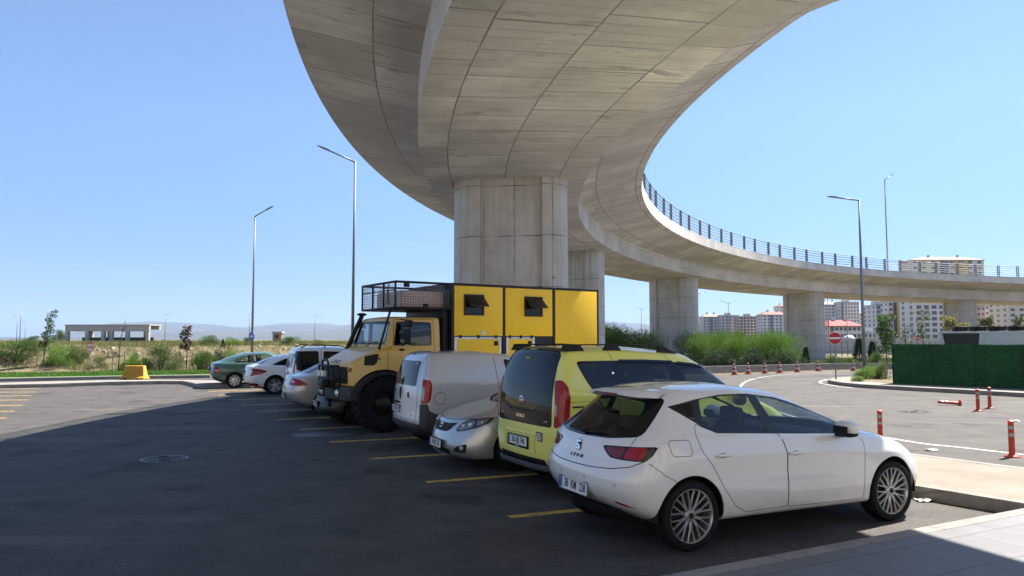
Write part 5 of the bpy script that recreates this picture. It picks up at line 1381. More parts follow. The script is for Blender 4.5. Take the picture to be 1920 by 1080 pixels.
def build_white_van():
    loops = [(.3, .2, 3.7, .3, .7, .24), (.04, .2, 3.95, .4, .86, [(0, .34), (.5, .3), (3.5, .26)]), (.0, .18, 4.0, .42, .885, .45), (.0, .17, 4.0, .45, .89, .68), (.02, .16, 3.9, .5, .885, [(0, .92), (3.9, .8)]),
        (.04, .15, 3.5, .5, .87, [(0, 1.03), (2.9, 1.03), (3.5, .9)]), (.07, .14, 3.0, .5, .845, [(0, 1.2), (2.6, 1.17), (3.0, 1.03)]), (.11, .14, 2.6, .4, .81, [(0, 1.40), (2.5, 1.35)]), (.16, .13, 2.3, .3, .765, [(0, 1.58), (2.2, 1.52)]),
        (.21, .12, 2.1, .25, .69, [(0, 1.655), (1.2, 1.665), (2.0, 1.61)]), (.28, .1, 2.0, .2, .5, [(0, 1.685), (1.2, 1.70), (2, 1.64)]), (.4, .1, 1.8, .1, 0, [(.4, 1.70), (1.2, 1.72), (1.8, 1.67)])]
    c = Car('parked_van', 'white van with dark side windows and black roof rails, behind the champagne sedan', 'van', (-6.6, 21.7, 0), 24.5, 4.0, loops, [i / 12 for i in range(13)], 2, {}, M['white_paint'], ROW)
    arcs(c, (.75, 3.2), .32, .37)
    for sg in (-1, 1):
        for p in ([(.14, 1.575), (.80, 1.575), (.80, 1.06), (.18, 1.03)], [(.93, 1.57), (1.56, 1.55), (1.56, 1.06), (.93, 1.06)], [(1.66, 1.54), (2.1, 1.46), (2.45, 1.15), (1.66, 1.1)]): c.part('side_window', c.cut('side', p, .05, sg), M['pglass'], None, .002)
        b = c.cut('rcorner', [(.595, 1.36), (.665, 1.36), (.67, .95), (.58, .95)], .02, sg); c.part('tail_light', b, M['redlens'], None, .004, .006)
        mb = MB(); y = sg * .62; mb.tube([(.32, y, 1.67), (.46, y, 1.745), (1.4, y, 1.735), (1.68, y, 1.655)], .017, 6); mb.tube([(1.0, y, 1.67), (1.0, y, 1.74)], .02, 6); mb.build('roof_rail', M['black'], c.root, smooth=True)
    b = c.cut('rear', [(-.60, 1.09), (.60, 1.09), (.58, 1.50), (-.58, 1.50)], .06); c.part('rear_window', b, M['pglass'], None, 0)
    c.arch_liners((.75, 3.2), .32, .37, .88, M['black']); simple_wheels(c, (.75, 3.2), .87, .32, 'five', .2); c.finish('body')
    c.seams('panel_gap', [('side', [(.865, 1.64), (.865, .5)], {}), ('rear', [(0, .5), (0, 1.6)], {}), ('side', [(1.61, 1.6), (1.61, .4)], {})], M['gap'], c.body, w=.01)
    h, n = c.hit('rear', -.2, .94); mb = MB(); mb.box(h.x - .006, h.x + .004, -.36, -.06, .92, .965); mb.build('badge', M['darkchrome'], c.body)
    mb = MB(); h, n = c.hit('rear', 0, 1.1); mb.tube([h + n * .02, h + n * .03 + Vector((.03, -.2, .25))], [.014, .006], 5); mb.build('wiper', M['black'], c.root)
build_white_van()

def build_white_sedan():
    k = 1.155; L = 4.6
    lp = sedan_body(L, 1.41, .90, 1.00, .35)
    c = Car('parked_sedan', 'white sedan with angular red tail lamps and dark alloy wheels, beside the green sedan', 'car', (-9.50, 26.24, 0), 24.5, L, lp, [i / 12 for i in range(13)], 3, {6: .25, 5: .2}, M['white_paint'], ROW)
    arcs(c, (1.0, 3.7), .32, .37)
    S = lambda u, z: (u * k, 1.9 - (1.9 - z) * k)
    for sg in (-1, 1):
        b = c.cut('rcorner', [S(*p) for p in [(.585, 1.035), (.687, 1.05), (.85, 1.02), (1.0, .96), (.886, .875), (.555, .80), (.62, .86), (.668, .945)]], .01, sg); i1 = c.cut('rcorner', [S(*p) for p in [(.70, 1.02), (.84, .99), (.92, .945), (.80, .89), (.62, .835), (.69, .90), (.72, .955)]], .008, sg, src=b)
        lm = c.part('tail_light', b, M['redlens'], None, .004, .006); c.part('lens', i1, M['dredlens'], lm, .003)
        b = c.cut('rcorner', [S(*p) for p in [(.52, .60), (.76, .61), (.83, .56), (.77, .515), (.53, .53)]], .01, sg); c.part('reflector', b, M['redlens'], None, .004)
        b = c.cut('side', [(.88, 1.02), (1.3, 1.22), (1.7, 1.32), (2.2, 1.33), (2.6, 1.27), (3.1, 1.03), (2.4, .99), (1.4, .99)], .03, sg); c.part('side_glass', b, M['pglass'], None, 0)
    b = c.cut('rear', [(-.50, 1.31), (.50, 1.31), (.66, 1.06), (-.66, 1.06)], .05); c.part('rear_window', b, M['skyglass'], None, 0)
    b = c.cut('rear', [(-.62, .42), (.62, .42), (.55, .2), (-.55, .2)], .02); c.part('bumper_insert', b, M['black'], None, .002)
    c.arch_liners((1.0, 3.7), .32, .37, .89, M['black']); simple_wheels(c, (1.0, 3.7), .88, .32, 'swirl', .232); c.finish('body')
    c.seams('panel_gap', [('rear', [(-.70, .70), (-.6, .62), (.6, .62), (.70, .70)], {}), ('side', [(1.30, 1.0), (1.33, .7), (1.45, .35)], {}), ('side', [(1.2, .80), (1.6, .81)], dict(w=.004))], M['gap'], c.body, w=.01)
    h, n = c.hit('rear', 0, .77); plate(c.root, h + n * .012, (0, -1, 0), (0, 0, 1), '38 PU 117')
build_white_sedan()

M['green_paint'] = paint('dull green car paint', (.045, .105, .080), .15, .3)
def build_green_sedan():
    L = 4.45; lp = sedan_body(L, 1.42, .86, 1.0, .34)
    c = Car('parked_sedan', 'dark green sedan with silver hub caps, farthest of the parked row beside the kerb', 'car', (-12.03, 29.5, 0), 24.5, L, lp, [i / 12 for i in range(13)], 3, {6: .3}, M['green_paint'], ROW)
    arcs(c, (.92, 3.6), .30, .35)
    for sg in (-1, 1):
        b = c.cut('rcorner', [(.62, .79), (.66, .875), (.74, .87), (.845, .76), (.86, .60), (.63, .605)], .015, sg); i1 = c.cut('rcorner', [(.66, .73), (.82, .725), (.825, .68), (.66, .68)], .008, sg, src=b)
        lm = c.part('tail_light', b, M['redlens'], None, .004, .006); c.part('lens', i1, M['pinklens'], lm, .003)
        b = c.cut('side', [(.88, 1.00), (.95, 1.12), (1.15, 1.245), (1.5, 1.315), (2.0, 1.325), (2.4, 1.27), (2.95, 1.0), (2.2, .985), (1.3, .985)], .03, sg)
        ps = [c.cut('side', p, .03, sg, src=b) for p in ([(.93, 1.01), (.98, 1.11), (1.08, 1.18), (1.12, 1.01)], [(1.15, 1.01), (1.12, 1.19), (1.25, 1.255), (1.5, 1.29), (1.52, 1.005)], [(1.64, 1.005), (1.60, 1.295), (1.80, 1.295), (1.86, 1.005)], [(1.92, 1.005), (1.87, 1.30), (2.05, 1.295), (2.38, 1.245), (2.75, 1.02)])]
        c.part('window_surround', b, M['seal'], None, 0)
        for p in ps: c.part('window', p, M['glass'], None, 0)
    b = c.cut('rear', [(-.48, 1.30), (.48, 1.30), (.60, 1.05), (-.60, 1.05)], .05); c.part('rear_window', b, M['skyglass'], None, 0)
    uv, fl = c.view('front'); sdf, bb = poly_sdf(round_poly([(-.50, 1.31), (.50, 1.31), (.66, 1.0), (-.66, 1.0)], .05)); c.part('windscreen', detach(c.bm, carve_faces(c.bm, uv, sdf, bb, lambda f: f.normal.x > .2 and 2 < f.calc_center_median().x < 3.3)), M['glass'], None, 0)
    b = c.cut('rear', [(-.38, .82), (.38, .82), (.38, .66), (-.38, .66)], .02); c.part('plate_panel', b, M['trimgrey'], None, 0)
    c.arch_liners((.92, 3.6), .30, .35, .85, M['black']); simple_wheels(c, (.92, 3.6), .84, .305, 'cap', .215); c.finish('body', M['black'])
    c.seams('panel_gap', [('rear', [(-.74, .90), (-.70, .60), (.70, .60), (.74, .90)], {}), ('side', [(1.24, 1.0), (1.27, .7), (1.36, .3)], {}), ('side', [(1.87, 1.0), (1.89, .6), (1.87, .3)], {}), ('side', [(.25, .66), (.55, .64)], dict(w=.006))], M['gap'], c.body, w=.01)
    mb = MB(); blob(mb, c.hit('side', 1.27, .86)[0], .06, .02, .025, 10, 6); mb.build('handle', M['black'], c.body, smooth=True)
    h, n = c.hit('rear', 0, .74); plate(c.root, h + n * .012, (0, -1, 0), (0, 0, 1), '38 VB 274')
    mb = MB(); mb.side_prism([(1.45, .4), (1.45, .5), (1.2, .95), (1.1, .95), (1.2, .4)], -.6, .6)
    for y in (-.35, .35): mb.side_prism([(2.2, .4), (2.2, .5), (1.95, 1.0), (1.92, 1.18), (1.82, 1.18), (1.85, .4)], y - .22, y + .22)
    mb.build('seats', M['seatcloth'], c.root)
build_green_sedan()

M['navy_paint'] = paint('dark navy car paint', (.005, .007, .013), 0, .4, .12, 0)
def build_dark_car():
    L = 4.3; X = lambda q: L - q
    loops = [(.5, .3, X(.4), .3, .70, .18), (.2, .36, X(.10), .55, .83, .22), (.06, .38, X(.0), .6, .85, [(0, .36), (L, .28)]), (.0, .38, X(.0), .6, .86, [(0, .5), (L, .42)]), (.02, .38, X(.04), .62, .86, [(0, .7), (L, .56)]), (.05, .38, X(.09), .66, .84, [(0, .85), (2, .82), (L, .66)]), (.1, .38, X(.2), .66, .80, [(0, .95), (2, .92), (X(.8), .84), (L, .74)]),
        (.15, .4, X(.6), .6, .78, [(0, 1.0), (2, .97), (X(.6), .86)]), (.2, .36, X(1.15), .5, .75, [(0, 1.05), (2, 1.0), (X(1.2), .98)]), (.4, .3, X(1.6), .4, .68, 1.2), (.6, .3, X(1.95), .3, .60, 1.37), (.7, .2, X(2.1), .2, .45, 1.42), (.8, .1, X(2.2), .1, 0, 1.44)]
    a = R(24.5); nose = Vector((-4.52, 17.1, 0)); o = nose + Vector((math.cos(a), math.sin(a), 0)) * L
    c = Car('parked_hatchback', 'dark navy car facing the camera, mostly hidden behind the yellow truck bumper', 'car', o, 204.5, L, loops, [i / 12 for i in range(13)], 2, {6: .3}, M['navy_paint'], ROW)
    arcs(c, (.85, X(.85)), .31, .36)
    b = c.cut('front', [(-.42, .69), (.42, .69), (.36, .57), (-.36, .57)], .02); gr = c.part('grille', b, M['black'], None, -.004)
    for q in (.60, .63, .66):
        pts = [c.hit('front', y, q)[0] + Vector((.002, 0, 0)) for y in [-.38 + i * .076 for i in range(11)]]; mb = MB(); mb.tube(pts, .006, 5); mb.build('grille_bar', M['chrome'], gr)
    for sg in (-1, 1):
        kk = .70711; b = c.cut('fcorner', [(u - L * kk, z) for u, z in [(.33, .60), (.36, .69), (.62, .77), (.80, .79), (.66, .67)]], .02, sg); c.part('headlight', b, M['lens'], None, .002)
        b = c.cut('side', [(1.0, 1.05), (1.3, 1.3), (2.2, 1.33), (X(1.55), 1.05)], .05, sg); c.part('side_glass', b, M['pglass'], None, 0)
    b = c.cut('front', [(-.56, 1.33), (.56, 1.33), (.66, 1.02), (-.66, 1.02)], .05); c.part('windscreen', b, M['pglass'], None, 0)
    c.arch_liners((.85, X(.85)), .31, .36, .85, M['black']); simple_wheels(c, (.85, X(.85)), .84, .31, 'five', .2); c.finish('body')
    h, n = c.hit('front', 0, .45); plate(c.root, h + Vector((.014, 0, 0)), (0, 1, 0), (0, 0, 1), '38 UK 100')
    bd, h, n, t1 = round_badge(c, 'front', 0, .63, .05, (M['chrome'], M['black']))
build_dark_car()
# ---------------------------------------------------------------- yellow expedition truck
M['truck_tan'] = paint('ochre yellow truck paint', (.70, .455, .115), 0, .42, .35, .1)
t = NT('yellow box panel'); co = t.coord(); nz = t.noise(t.coord('Object', (5, 5, .35)), 1.0, 5, .65); n2 = t.noise(co, 1.1, 5, .6)
cc = t.mix(t.ramp(nz, [(.55, 0), (.75, .3)]), (.86, .55, .006), (.60, .37, .03)); cc = t.mix(t.ramp(n2, [(.35, .25), (.6, 0)]), cc, (.74, .46, .008)); t.set(col=cc, rough=.4); t.bump(t.noise(co, .9, 2), .25, .02); M['box_yellow'] = t.m
M['box_black'] = plain('black box frame', (.014, .014, .015), .5, .2, .15)
M['alu'] = plain('aluminium frame', (.62, .62, .62), .35, .7, .08)
def build_truck():
    TX = lambda q: 2.13 - q            # q = metres behind the front bumper
    a = R(33.3); org = Vector((-3.87, 15.82, 0)) + Vector((math.cos(a), math.sin(a), 0)) * 2.13
    loops = [(.0, .05, 2.04, .10, [(0, 1.04), (1.2, 1.04), (2.04, .84)], .95), (.0, .05, 2.05, .10, [(0, 1.05), (1.2, 1.05), (2.05, .85)], .985), (.0, .05, 2.055, .10, [(0, 1.055), (1.2, 1.045), (2.05, .84)], 1.18), (.0, .05, 2.05, .10, [(0, 1.055), (1.2, 1.035), (2.05, .82)], [(0, 1.58), (1.3, 1.58), (2.05, 1.36)]),
        (.0, .05, 2.02, .10, [(0, 1.055), (1.25, 1.03), (2.02, .79)], [(0, 1.70), (1.30, 1.655), (1.7, 1.545), (2.02, 1.415)]), (.0, .05, 1.95, .12, [(0, 1.05), (1.25, 1.0), (1.95, .72)], [(0, 1.73), (1.30, 1.69), (1.7, 1.59), (1.95, 1.475)]),
        (.0, .05, 1.42, .08, [(0, 1.045), (1.42, .97)], [(0, 1.75), (1.42, 1.72)]), (.0, .05, 1.345, .10, [(0, 1.04), (1.34, .985)], 1.775), (.0, .05, 1.25, .12, [(0, 1.02), (1.3, .96)], 2.06), (.0, .05, 1.16, .13, [(0, .995), (1.2, .93)], 2.31), (.0, .06, 1.12, .13, [(0, .97), (1.1, .91)], 2.365), (.03, .06, 1.05, .12, [(0, .91), (1.05, .84)], 2.395), (.2, .05, .9, .1, 0, 2.41)]
    c = Car('expedition_truck', 'yellow off road truck with black framed camper box, roof basket and huge tyres', 'truck', org, 213.3, 2.05, loops, [i / 10 for i in range(11)], 3, {4: .55, 1: .6, 10: .35, 7: .4}, M['truck_tan'])
    rt = c.root; wx, wr = TX(.80), .585
    c.arch(wx, wr, .70)
    for sg in (1, -1):
        # one band per door: quarter light in front, drop glass behind
        for nm, p in (('front', [(TX(1.0), 1.775), (TX(1.09), 2.285), (TX(1.285), 2.285), (TX(1.285), 1.775)]), ('rear', [(TX(1.34), 1.775), (TX(1.34), 2.285), (TX(1.88), 2.275), (TX(1.88), 1.775)])):
            b = c.cut('side', p, .045, sg); g = c.cut('side', [(x + (.022 if x < (p[0][0] + p[2][0]) / 2 else -.022), z + (.022 if z < 2 else -.022)) for x, z in p], .03, sg, src=b)
            c.part('window_seal', b, M['seal'], None, .004); c.part('window', g, M['glass'] if nm == 'front' else M['dglass3'], None, -.002)
    ws = [(-.80, 2.30), (.80, 2.30), (.90, 1.80), (-.90, 1.80)]
    uv, fl = c.view('front'); f2 = lambda f: f.normal.x > .3 and .9 < f.calc_center_median().x < 1.5
    sdf, bb = poly_sdf(round_poly(ws, .06)); b = detach(c.bm, carve_faces(c.bm, uv, sdf, bb, f2))
    sdf, bb = poly_sdf(round_poly([(-.775, 2.275), (.775, 2.275), (.87, 1.825), (-.87, 1.825)], .05)); g = detach(b, carve_faces(b, uv, sdf, bb, f2))
    c.part('windscreen_seal', b, M['seal'], None, .004); c.part('windscreen', g, M['glass'], None, -.002)
    b = c.cut('rear', [(-.7, 2.25), (.7, 2.25), (.7, 1.8), (-.7, 1.8)], .05); c.part('cab_rear_window', b, M['glass'], None, 0)
    b = c.cut('front', [(-.73, 1.335), (.73, 1.335), (.73, .99), (-.73, .99)], .03); gr = c.part('grille', b, M['black'], None, -.02)
    vn = {}
    for sg in (1, -1):
        b = c.cut('side', [(TX(.39), 1.37), (TX(.42), 1.565), (TX(.69), 1.615), (TX(.66), 1.44), (TX(.60), 1.37)], .03, sg); c.part('air_vent', b, M['black'], None, -.006)
        b = c.cut('side', [(TX(.87), 1.02), (TX(.87), 1.68), (TX(.985), 1.76), (TX(1.05), 2.335), (TX(1.93), 2.335), (TX(1.95), 1.02)], .04, sg); dr = c.part('cab_door', b, c.mat, None, 0, .012)
        h, n = c.hit('side', TX(1.18), 1.68, sg); mb = MB(); blob(mb, h + n * .02, .07, .02, .025, 10, 6); mb.build('handle', M['black'], dr, smooth=True)
    c.finish('cab', M['cabtrim'])
    its = []
    for sg in (1, -1): its += [('side', round_poly([(TX(.87), 1.02), (TX(.87), 1.68), (TX(.985), 1.76), (TX(1.05), 2.335), (TX(1.93), 2.335), (TX(1.95), 1.02)], .04), dict(sg=sg, close=True)), ('side', [(TX(.75), 1.72), (TX(.4), 1.56), (TX(.15), 1.40)], dict(sg=sg, w=.005)), ('side', [(TX(.2), 1.24), (TX(.87), 1.27), (TX(1.9), 1.56)], dict(sg=sg, w=.004))]
    its = [q for q in its]
    c.seams('panel_gap', its[:2] + its[3:5], M['gap'], c.body, w=.009)
    for k in range(7):
        z = 1.02 + .045 * k; mb = MB(); pts = []
        for i in range(15):
            h, n = c.hit('front', -.70 + .1 * i, z)
            if h: pts.append(h + Vector((.008, 0, 0)))
        mb.tube(pts, .011, 6); mb.build('grille_bar', M['trimgrey'], gr, smooth=True)
    h, n = c.hit('front', 0, 1.43); up = (Vector((-.7, 0, .7))).normalized()
    rt_ = Vector((0, 1, 0))
    def mark(pts): m_ = MB(); m_.add([h + n * .014 + rt_ * a + up * b for a, b in pts], [tuple(range(len(pts)))]); m_.build('bonnet_mark', M['ink'], c.body)
    for s2 in (-1, 1):
        for v0 in (-.035, .02): mark([(s2 * .10 + v0 * .5, v0), (s2 * .25 + v0 * .5, v0), (s2 * .25 + v0 * .5 + .012, v0 + .024), (s2 * .10 + v0 * .5 + .012, v0 + .024)][::s2])
    mark([(-.045, -.045), (.0, -.012), (.045, -.045), (.03, .0), (.045, .03), (.0, .05), (-.045, .03), (-.03, .0)])
    h, n = c.hit('side', TX(.71), 1.505, 1); text_mesh('number_lettering', '435', .066, M['ink'], c.body, h + n * .004, (-1, 0, 0), (0, 0, 1), 1.0, .002, bold=.002)
    mb = MB(); mb.box(TX(.71) - .045, TX(.71) + .045, h.y, h.y + .006, 1.425, 1.445); mb.build('name_strip', M['lightblue'], c.body)
    for sg in (1, -1):
        h, n = c.hit('side', TX(.14), 1.285, sg); mb = MB(); mb.box(TX(.20), TX(.075), min(h.y, h.y + sg * .035) , max(h.y, h.y + sg * .035), 1.245, 1.325); mb.build('indicator', M['orangelens'], rt, bevel=.012)
        # mud guard over the front wheel
        vs = []; fs = []; n_ = 16
        for k in range(n_ + 1):
            t_ = .42 + (math.pi - .52) * k / n_; cx, cz = wx + .705 * math.cos(t_), wr + .66 * math.sin(t_)
            for (dy, dr_) in ((.55, 0), (1.10, 0), (1.135, -.035), (1.135, -.075), (.55, -.02)): vs.append((cx + dr_ * math.cos(t_), sg * dy, cz + dr_ * math.sin(t_)))
        for k in range(n_):
            for j in range(5): fs.append((5 * k + j, 5 * k + (j + 1) % 5, 5 * k + 5 + (j + 1) % 5, 5 * k + 5 + j))
        mb = MB(); mb.add(vs, fs); mb.build('mudguard', M['black'], rt, angle=40)
    # bumper with lamp pockets
    mb = MB()
    out = [(2.04, -.98), (2.13, -.62), (2.14, .62), (2.04, .96), (1.78, .98), (1.78, -.98)]
    mb.prism(out, .66, .935); bp = mb.build('bumper', M['bumper_dark'], rt, bevel=.012)
    for sg in (1, -1):
        mb = MB(); mb.box(2.125, 2.146, sg * .47 - .13, sg * .47 + .13, .69, .905); mb.build('lamp_pocket', M['gap'], bp)
        mb = MB(); mb.lathe([(0, 2.185), (.05, 2.178), (.085, 2.16), (.088, 2.14)], 20, 'x', (0, sg * .47, .80)); mb.build('headlight', M['lens2'], bp, smooth=True)
    # bull bar
    mb = MB(); gx = 2.26
    mb.tube([(gx - .1, -.36, 1.09), (gx, -.33, 1.09), (gx, .54, 1.09), (gx - .1, .58, 1.09)], .024, 8); mb.tube([(gx - .1, -.37, 1.36), (gx, -.34, 1.36), (gx, .55, 1.36), (gx - .1, .60, 1.36)], .026, 8)
    mb.tube([(gx, -.10, 1.36), (gx + .01, -.08, 1.45), (gx + .01, -.02, 1.475), (gx + .01, .18, 1.475), (gx + .01, .25, 1.45), (gx, .27, 1.36)], .024, 8)
    for y in (-.31, -.1, .24, .5): mb.tube([(gx, y, 1.36), (gx, y, .93), (gx - .12, y, .90)], .024, 8)
    mb.tube([(gx - .1, -.37, 1.36), (gx - .13, -.37, .92)], .022, 8); mb.tube([(gx - .1, .60, 1.36), (gx - .13, .60, .92)], .022, 8)
    gd = mb.build('bull_bar', M['box_black'], rt, smooth=True)
    for y in (-.12, .12): mb = MB(); mb.box(gx + .01, gx + .09, y - .075, y + .075, 1.13, 1.25); mb.build('spot_lamp', M['plate'], gd, bevel=.015)
    mb = MB(); mb.box(2.10, 2.34, -.22, .22, .93, 1.03); mb.lathe([(.06, -.18), (.085, -.15), (.085, .15), (.06, .18)], 16, 'y', (2.24, 0, 1.02)); mb.build('winch', M['darkmetal'], rt, bevel=.01)
    random.seed(5); mb = MB()
    for k in range(9):
        ph = random.uniform(0, 6.28); q = [(2.33 + .05 * math.sin(ph + i * .9), .1 + .16 * math.sin(i * .8 + ph), 1.04 - .022 * i + .02 * math.cos(ph * 2 + i)) for i in range(9)]; mb.tube(q, .014, 6)
    mb.build('winch_rope', M['rope_green'], rt, smooth=True)
    # snorkel (far side) and rack strut, mirrors, wipers
    mb = MB(); mb.tube([(1.50, -.93, 1.45), (1.42, -.93, 1.66), (1.10, -.86, 2.42), (1.09, -.86, 2.47)], .05, 10); mb.lathe([(.05, 2.44), (.11, 2.47), (.115, 2.49), (.06, 2.515), (0, 2.52)], 16, 'z', (1.09, -.86, 0)); mb.build('snorkel', M['black'], rt, smooth=True)
    mb = MB(); mb.tube([(1.43, .95, 1.70), (1.17, .95, 2.56)], .026, 8); mb.build('rack_strut', M['box_black'], rt, smooth=True)
    for sg in (1, -1):
        mb = MB(); mb.tube([(1.02, sg * 1.03, 1.80), (.98, sg * 1.2, 1.79), (.95, sg * 1.26, 1.82), (.95, sg * 1.26, 2.30), (1.0, sg * 1.03, 2.33)], .014, 6); ma = mb.build('mirror_arm', M['black'], rt, smooth=True)
        mb = MB(); mb.box(.90, .97, sg * 1.27 - .11, sg * 1.27 + .11, 1.80, 2.13); mb.build('mirror', M['black'], ma, bevel=.03)
        mb = MB(); mb.box(.86, .97, sg * 1.27 - .11, sg * 1.27 + .11, 2.16, 2.31); mb.build('mirror', M['black'], ma, bevel=.03)
    for y in (-.4, .25): mb = MB(); mb.tube([(1.43, y, 1.75), (1.38, y + .08, 1.82), (1.36, y + .45, 1.85)], .012, 5); mb.build('wiper', M['black'], rt)
    mb = MB(); cc = Vector((.92, .48, 1.78)); ax = Vector((-.8, 0, .6)); u_ = Vector((0, 1, 0)); v_ = ax.cross(u_); mb.tube([cc + (u_ * math.cos(q) + v_ * math.sin(q)) * .22 for q in [k * math.pi / 12 for k in range(24)]], .016, 6, closed=True); mb.tube([cc - u_ * .22, cc + u_ * .22], .016, 5); mb.build('steering_wheel', M['black'], rt, smooth=True)
    mb = MB()
    for y in (-.45, .48): mb.side_prism([(.62, 1.2), (.60, 1.40), (.18, 1.42), (.06, 1.78), (-.0 + .03, 1.78), (.06, 1.2)], y - .24, y + .24)
    mb.side_prism([(1.05, 1.2), (1.05, 1.70), (1.35, 1.70), (1.45, 1.2)], -.9, .9); mb.build('seats', M['seatcloth'], rt, bevel=.03)
    # wheels: big block tread tyres
    tyre_me = rim_me = None
    for x in (wx, TX(4.05)):
        for sg in (1, -1):
            if tyre_me is None:
                mb = MB(); r_, h_ = wr, .20
                mb.lathe([(.27, -h_ * .9), (.30, -h_), (.48, -h_ * 1.06), (.555, -h_ * .95), (.562, -h_ * .8), (.562, h_ * .8), (.555, h_ * .95), (.48, h_ * 1.06), (.30, h_), (.27, h_ * .9)], 48, 'y')
                for k in range(26):
                    t0 = 2 * math.pi * k / 26
                    for s2, ph in ((-1, 0), (1, math.pi / 26)):
                        t_ = t0 + ph; Rm = Matrix.Rotation(-t_, 4, 'Y')
                        mb.box(.545, r_, s2 * .02 if s2 > 0 else -.208, .208 if s2 > 0 else -.02, -.038, .038, Rm)
                        mb.box(.47, .575, .196 * s2 if s2 > 0 else -.222, .222 if s2 > 0 else -.196, -.032, .032, Rm)
                ty = mb.build('wheel', M['rubber'], rt, angle=40); tyre_me = ty.data
                mb = MB(); mb.lathe([(.275, .17), (.262, .19), (.25, .17), (.235, .05), (.15, .10), (.11, .13), (.11, .20), (.09, .215), (0, .22)], 28, 'y')
                for k in range(8): mb.lathe([(0, .135), (.016, .13), (.016, .09)], 8, 'y', (.18 * math.cos(k * math.pi / 4), 0, .18 * math.sin(k * math.pi / 4)))
                rim = mb.build('rim', M['darkmetal'], ty, angle=35); rim_me = rim.data
            else:
                ty = bpy.data.objects.new('wheel', tyre_me); link(ty); ty.parent = rt
                rim = bpy.data.objects.new('rim', rim_me); link(rim); rim.parent = ty
            ty.location = (x, sg * .90, wr); 
            if sg < 0: ty.rotation_euler = (0, 0, math.pi)
    mb = MB(); mb.box(TX(6.4), 1.9, -.42, -.32, .72, .88); mb.box(TX(6.4), 1.9, .32, .42, .72, .88); mb.box(wx - .09, wx + .09, -.8, .8, .48, .66); mb.box(TX(4.05) - .09, TX(4.05) + .09, -.8, .8, .48, .66); mb.box(.2, 1.5, -.3, .3, .6, 1.0); mb.build('chassis', M['darkmetal'], rt, bevel=.01)
    # camper box
    x1, x0, y1, zb, zt = TX(2.33), TX(6.50), 1.10, 1.02, 3.15
    mb = MB(); mb.box(x0 + .02, x1 - .02, -y1 + .02, y1 - .02, zb + .02, zt - .02); bx = mb.build('camper_box', M['box_black'], rt)
    mb = MB(); f = .055
    for y in (-y1, y1):
        s_ = 1 if y > 0 else -1; ya, yb = sorted((y, y - s_ * f))
        mb.box(x0, x1, ya, yb, zt - f, zt); mb.box(x0, x1, ya, yb, zb, zb + f)
        for xa in (x1 - f, TX(3.69) - .03, TX(5.11) - .03, x0): mb.box(xa, xa + (f if xa in (x1 - f, x0) else .06), ya, yb, zb + f, zt - f)
    for xx in (x1 - f, x0):
        mb.box(xx, xx + f, -y1 + f, y1 - f, zt - f, zt); mb.box(xx, xx + f, -y1 + f, y1 - f, zb, zb + f)
    mb.build('frame', M['box_black'], bx, bevel=.006)
    for s_ in (1, -1):
        yy = s_ * (y1 + .004)
        for q0, q1, zlo in ((2.395, 3.65, 1.985), (3.73, 5.06, 1.985), (5.15, 6.435, 1.085)):
            mb = MB(); mb.box(TX(q1), TX(q0), min(yy, yy - s_ * .02), max(yy, yy - s_ * .02), zlo, zt - .06); mb.build('panel', M['box_yellow'], bx, bevel=.004)
        for q0, q1 in ((2.40, 3.61), (3.75, 4.54)):
            mb = MB(); ya, yb = min(yy, yy + s_ * .006), max(yy, yy + s_ * .006)
            mb.box(TX(q1), TX(q0), min(yy, yy - s_ * .02), max(yy, yy - s_ * .02), 1.09, 1.962); ht = mb.build('hatch', M['box_yellow'], bx)
            mb = MB(); e = .05
            mb.box(TX(q1), TX(q0), ya, yb + 0, 1.962 - e, 1.962); mb.box(TX(q1), TX(q0), ya, yb, 1.09, 1.09 + e); mb.box(TX(q1), TX(q1) + e, ya, yb, 1.09 + e, 1.962 - e); mb.box(TX(q0) - e, TX(q0), ya, yb, 1.09 + e, 1.962 - e)
            mb.build('hatch_frame', M['alu'], ht, bevel=.003)
            mb = MB(); mb.box(TX(q1) + .012, TX(q0) - .012, yy + s_ * .0062 - .001, yy + s_ * .0062 + .001, 1.935, 1.941); mb.build('frame_groove', M['gap'], ht)
            for t_ in (.12, .5, .88): mb = MB(); xx = TX(q0) + (TX(q1) - TX(q0)) * t_; mb.box(xx - .02, xx + .02, min(yy, yy + s_ * .03), max(yy, yy + s_ * .03), 1.93, 2.0); mb.build('hinge', M['black'], ht)
            mb = MB(); xx = TX(q1) + .14; mb.box(xx - .05, xx + .05, min(yy, yy + s_ * .015), max(yy, yy + s_ * .015), 1.77, 1.87); mb.build('latch', M['black'], ht)
        if s_ > 0:
            mb = MB(); mb.lathe([(0, yy + .02), (.05, yy + .018), (.056, yy), ], 20, 'y', (TX(3.13), 0, 2.05)); mb.build('filler_cap', M['plate'], bx, smooth=True)
        for q in (2.89, 4.505):
            mb = MB(); xa, xb = TX(q + .26), TX(q - .26)
            e = .045; ya, yb = min(yy, yy + s_ * .025), max(yy, yy + s_ * .025)
            mb.box(xa, xb, ya, yb, 2.865, 2.91); mb.box(xa, xb, ya, yb, 2.44, 2.485); mb.box(xa, xa + e, ya, yb, 2.485, 2.865); mb.box(xb - e, xb, ya, yb, 2.485, 2.865)
            wf = mb.build('window', M['box_black'], bx, bevel=.008)
            mb = MB(); mb.box(xa + e, xb - e, min(yy, yy + s_ * .006), max(yy, yy + s_ * .006), 2.485, 2.865); mb.build('pane', M['gloss_black'], wf)
            mb = MB(); vs = [(xa + .03, yy + s_ * .03, 2.85), (xb - .03, yy + s_ * .03, 2.85), (xb - .03, yy + s_ * .27, 2.64), (xa + .03, yy + s_ * .27, 2.64)]
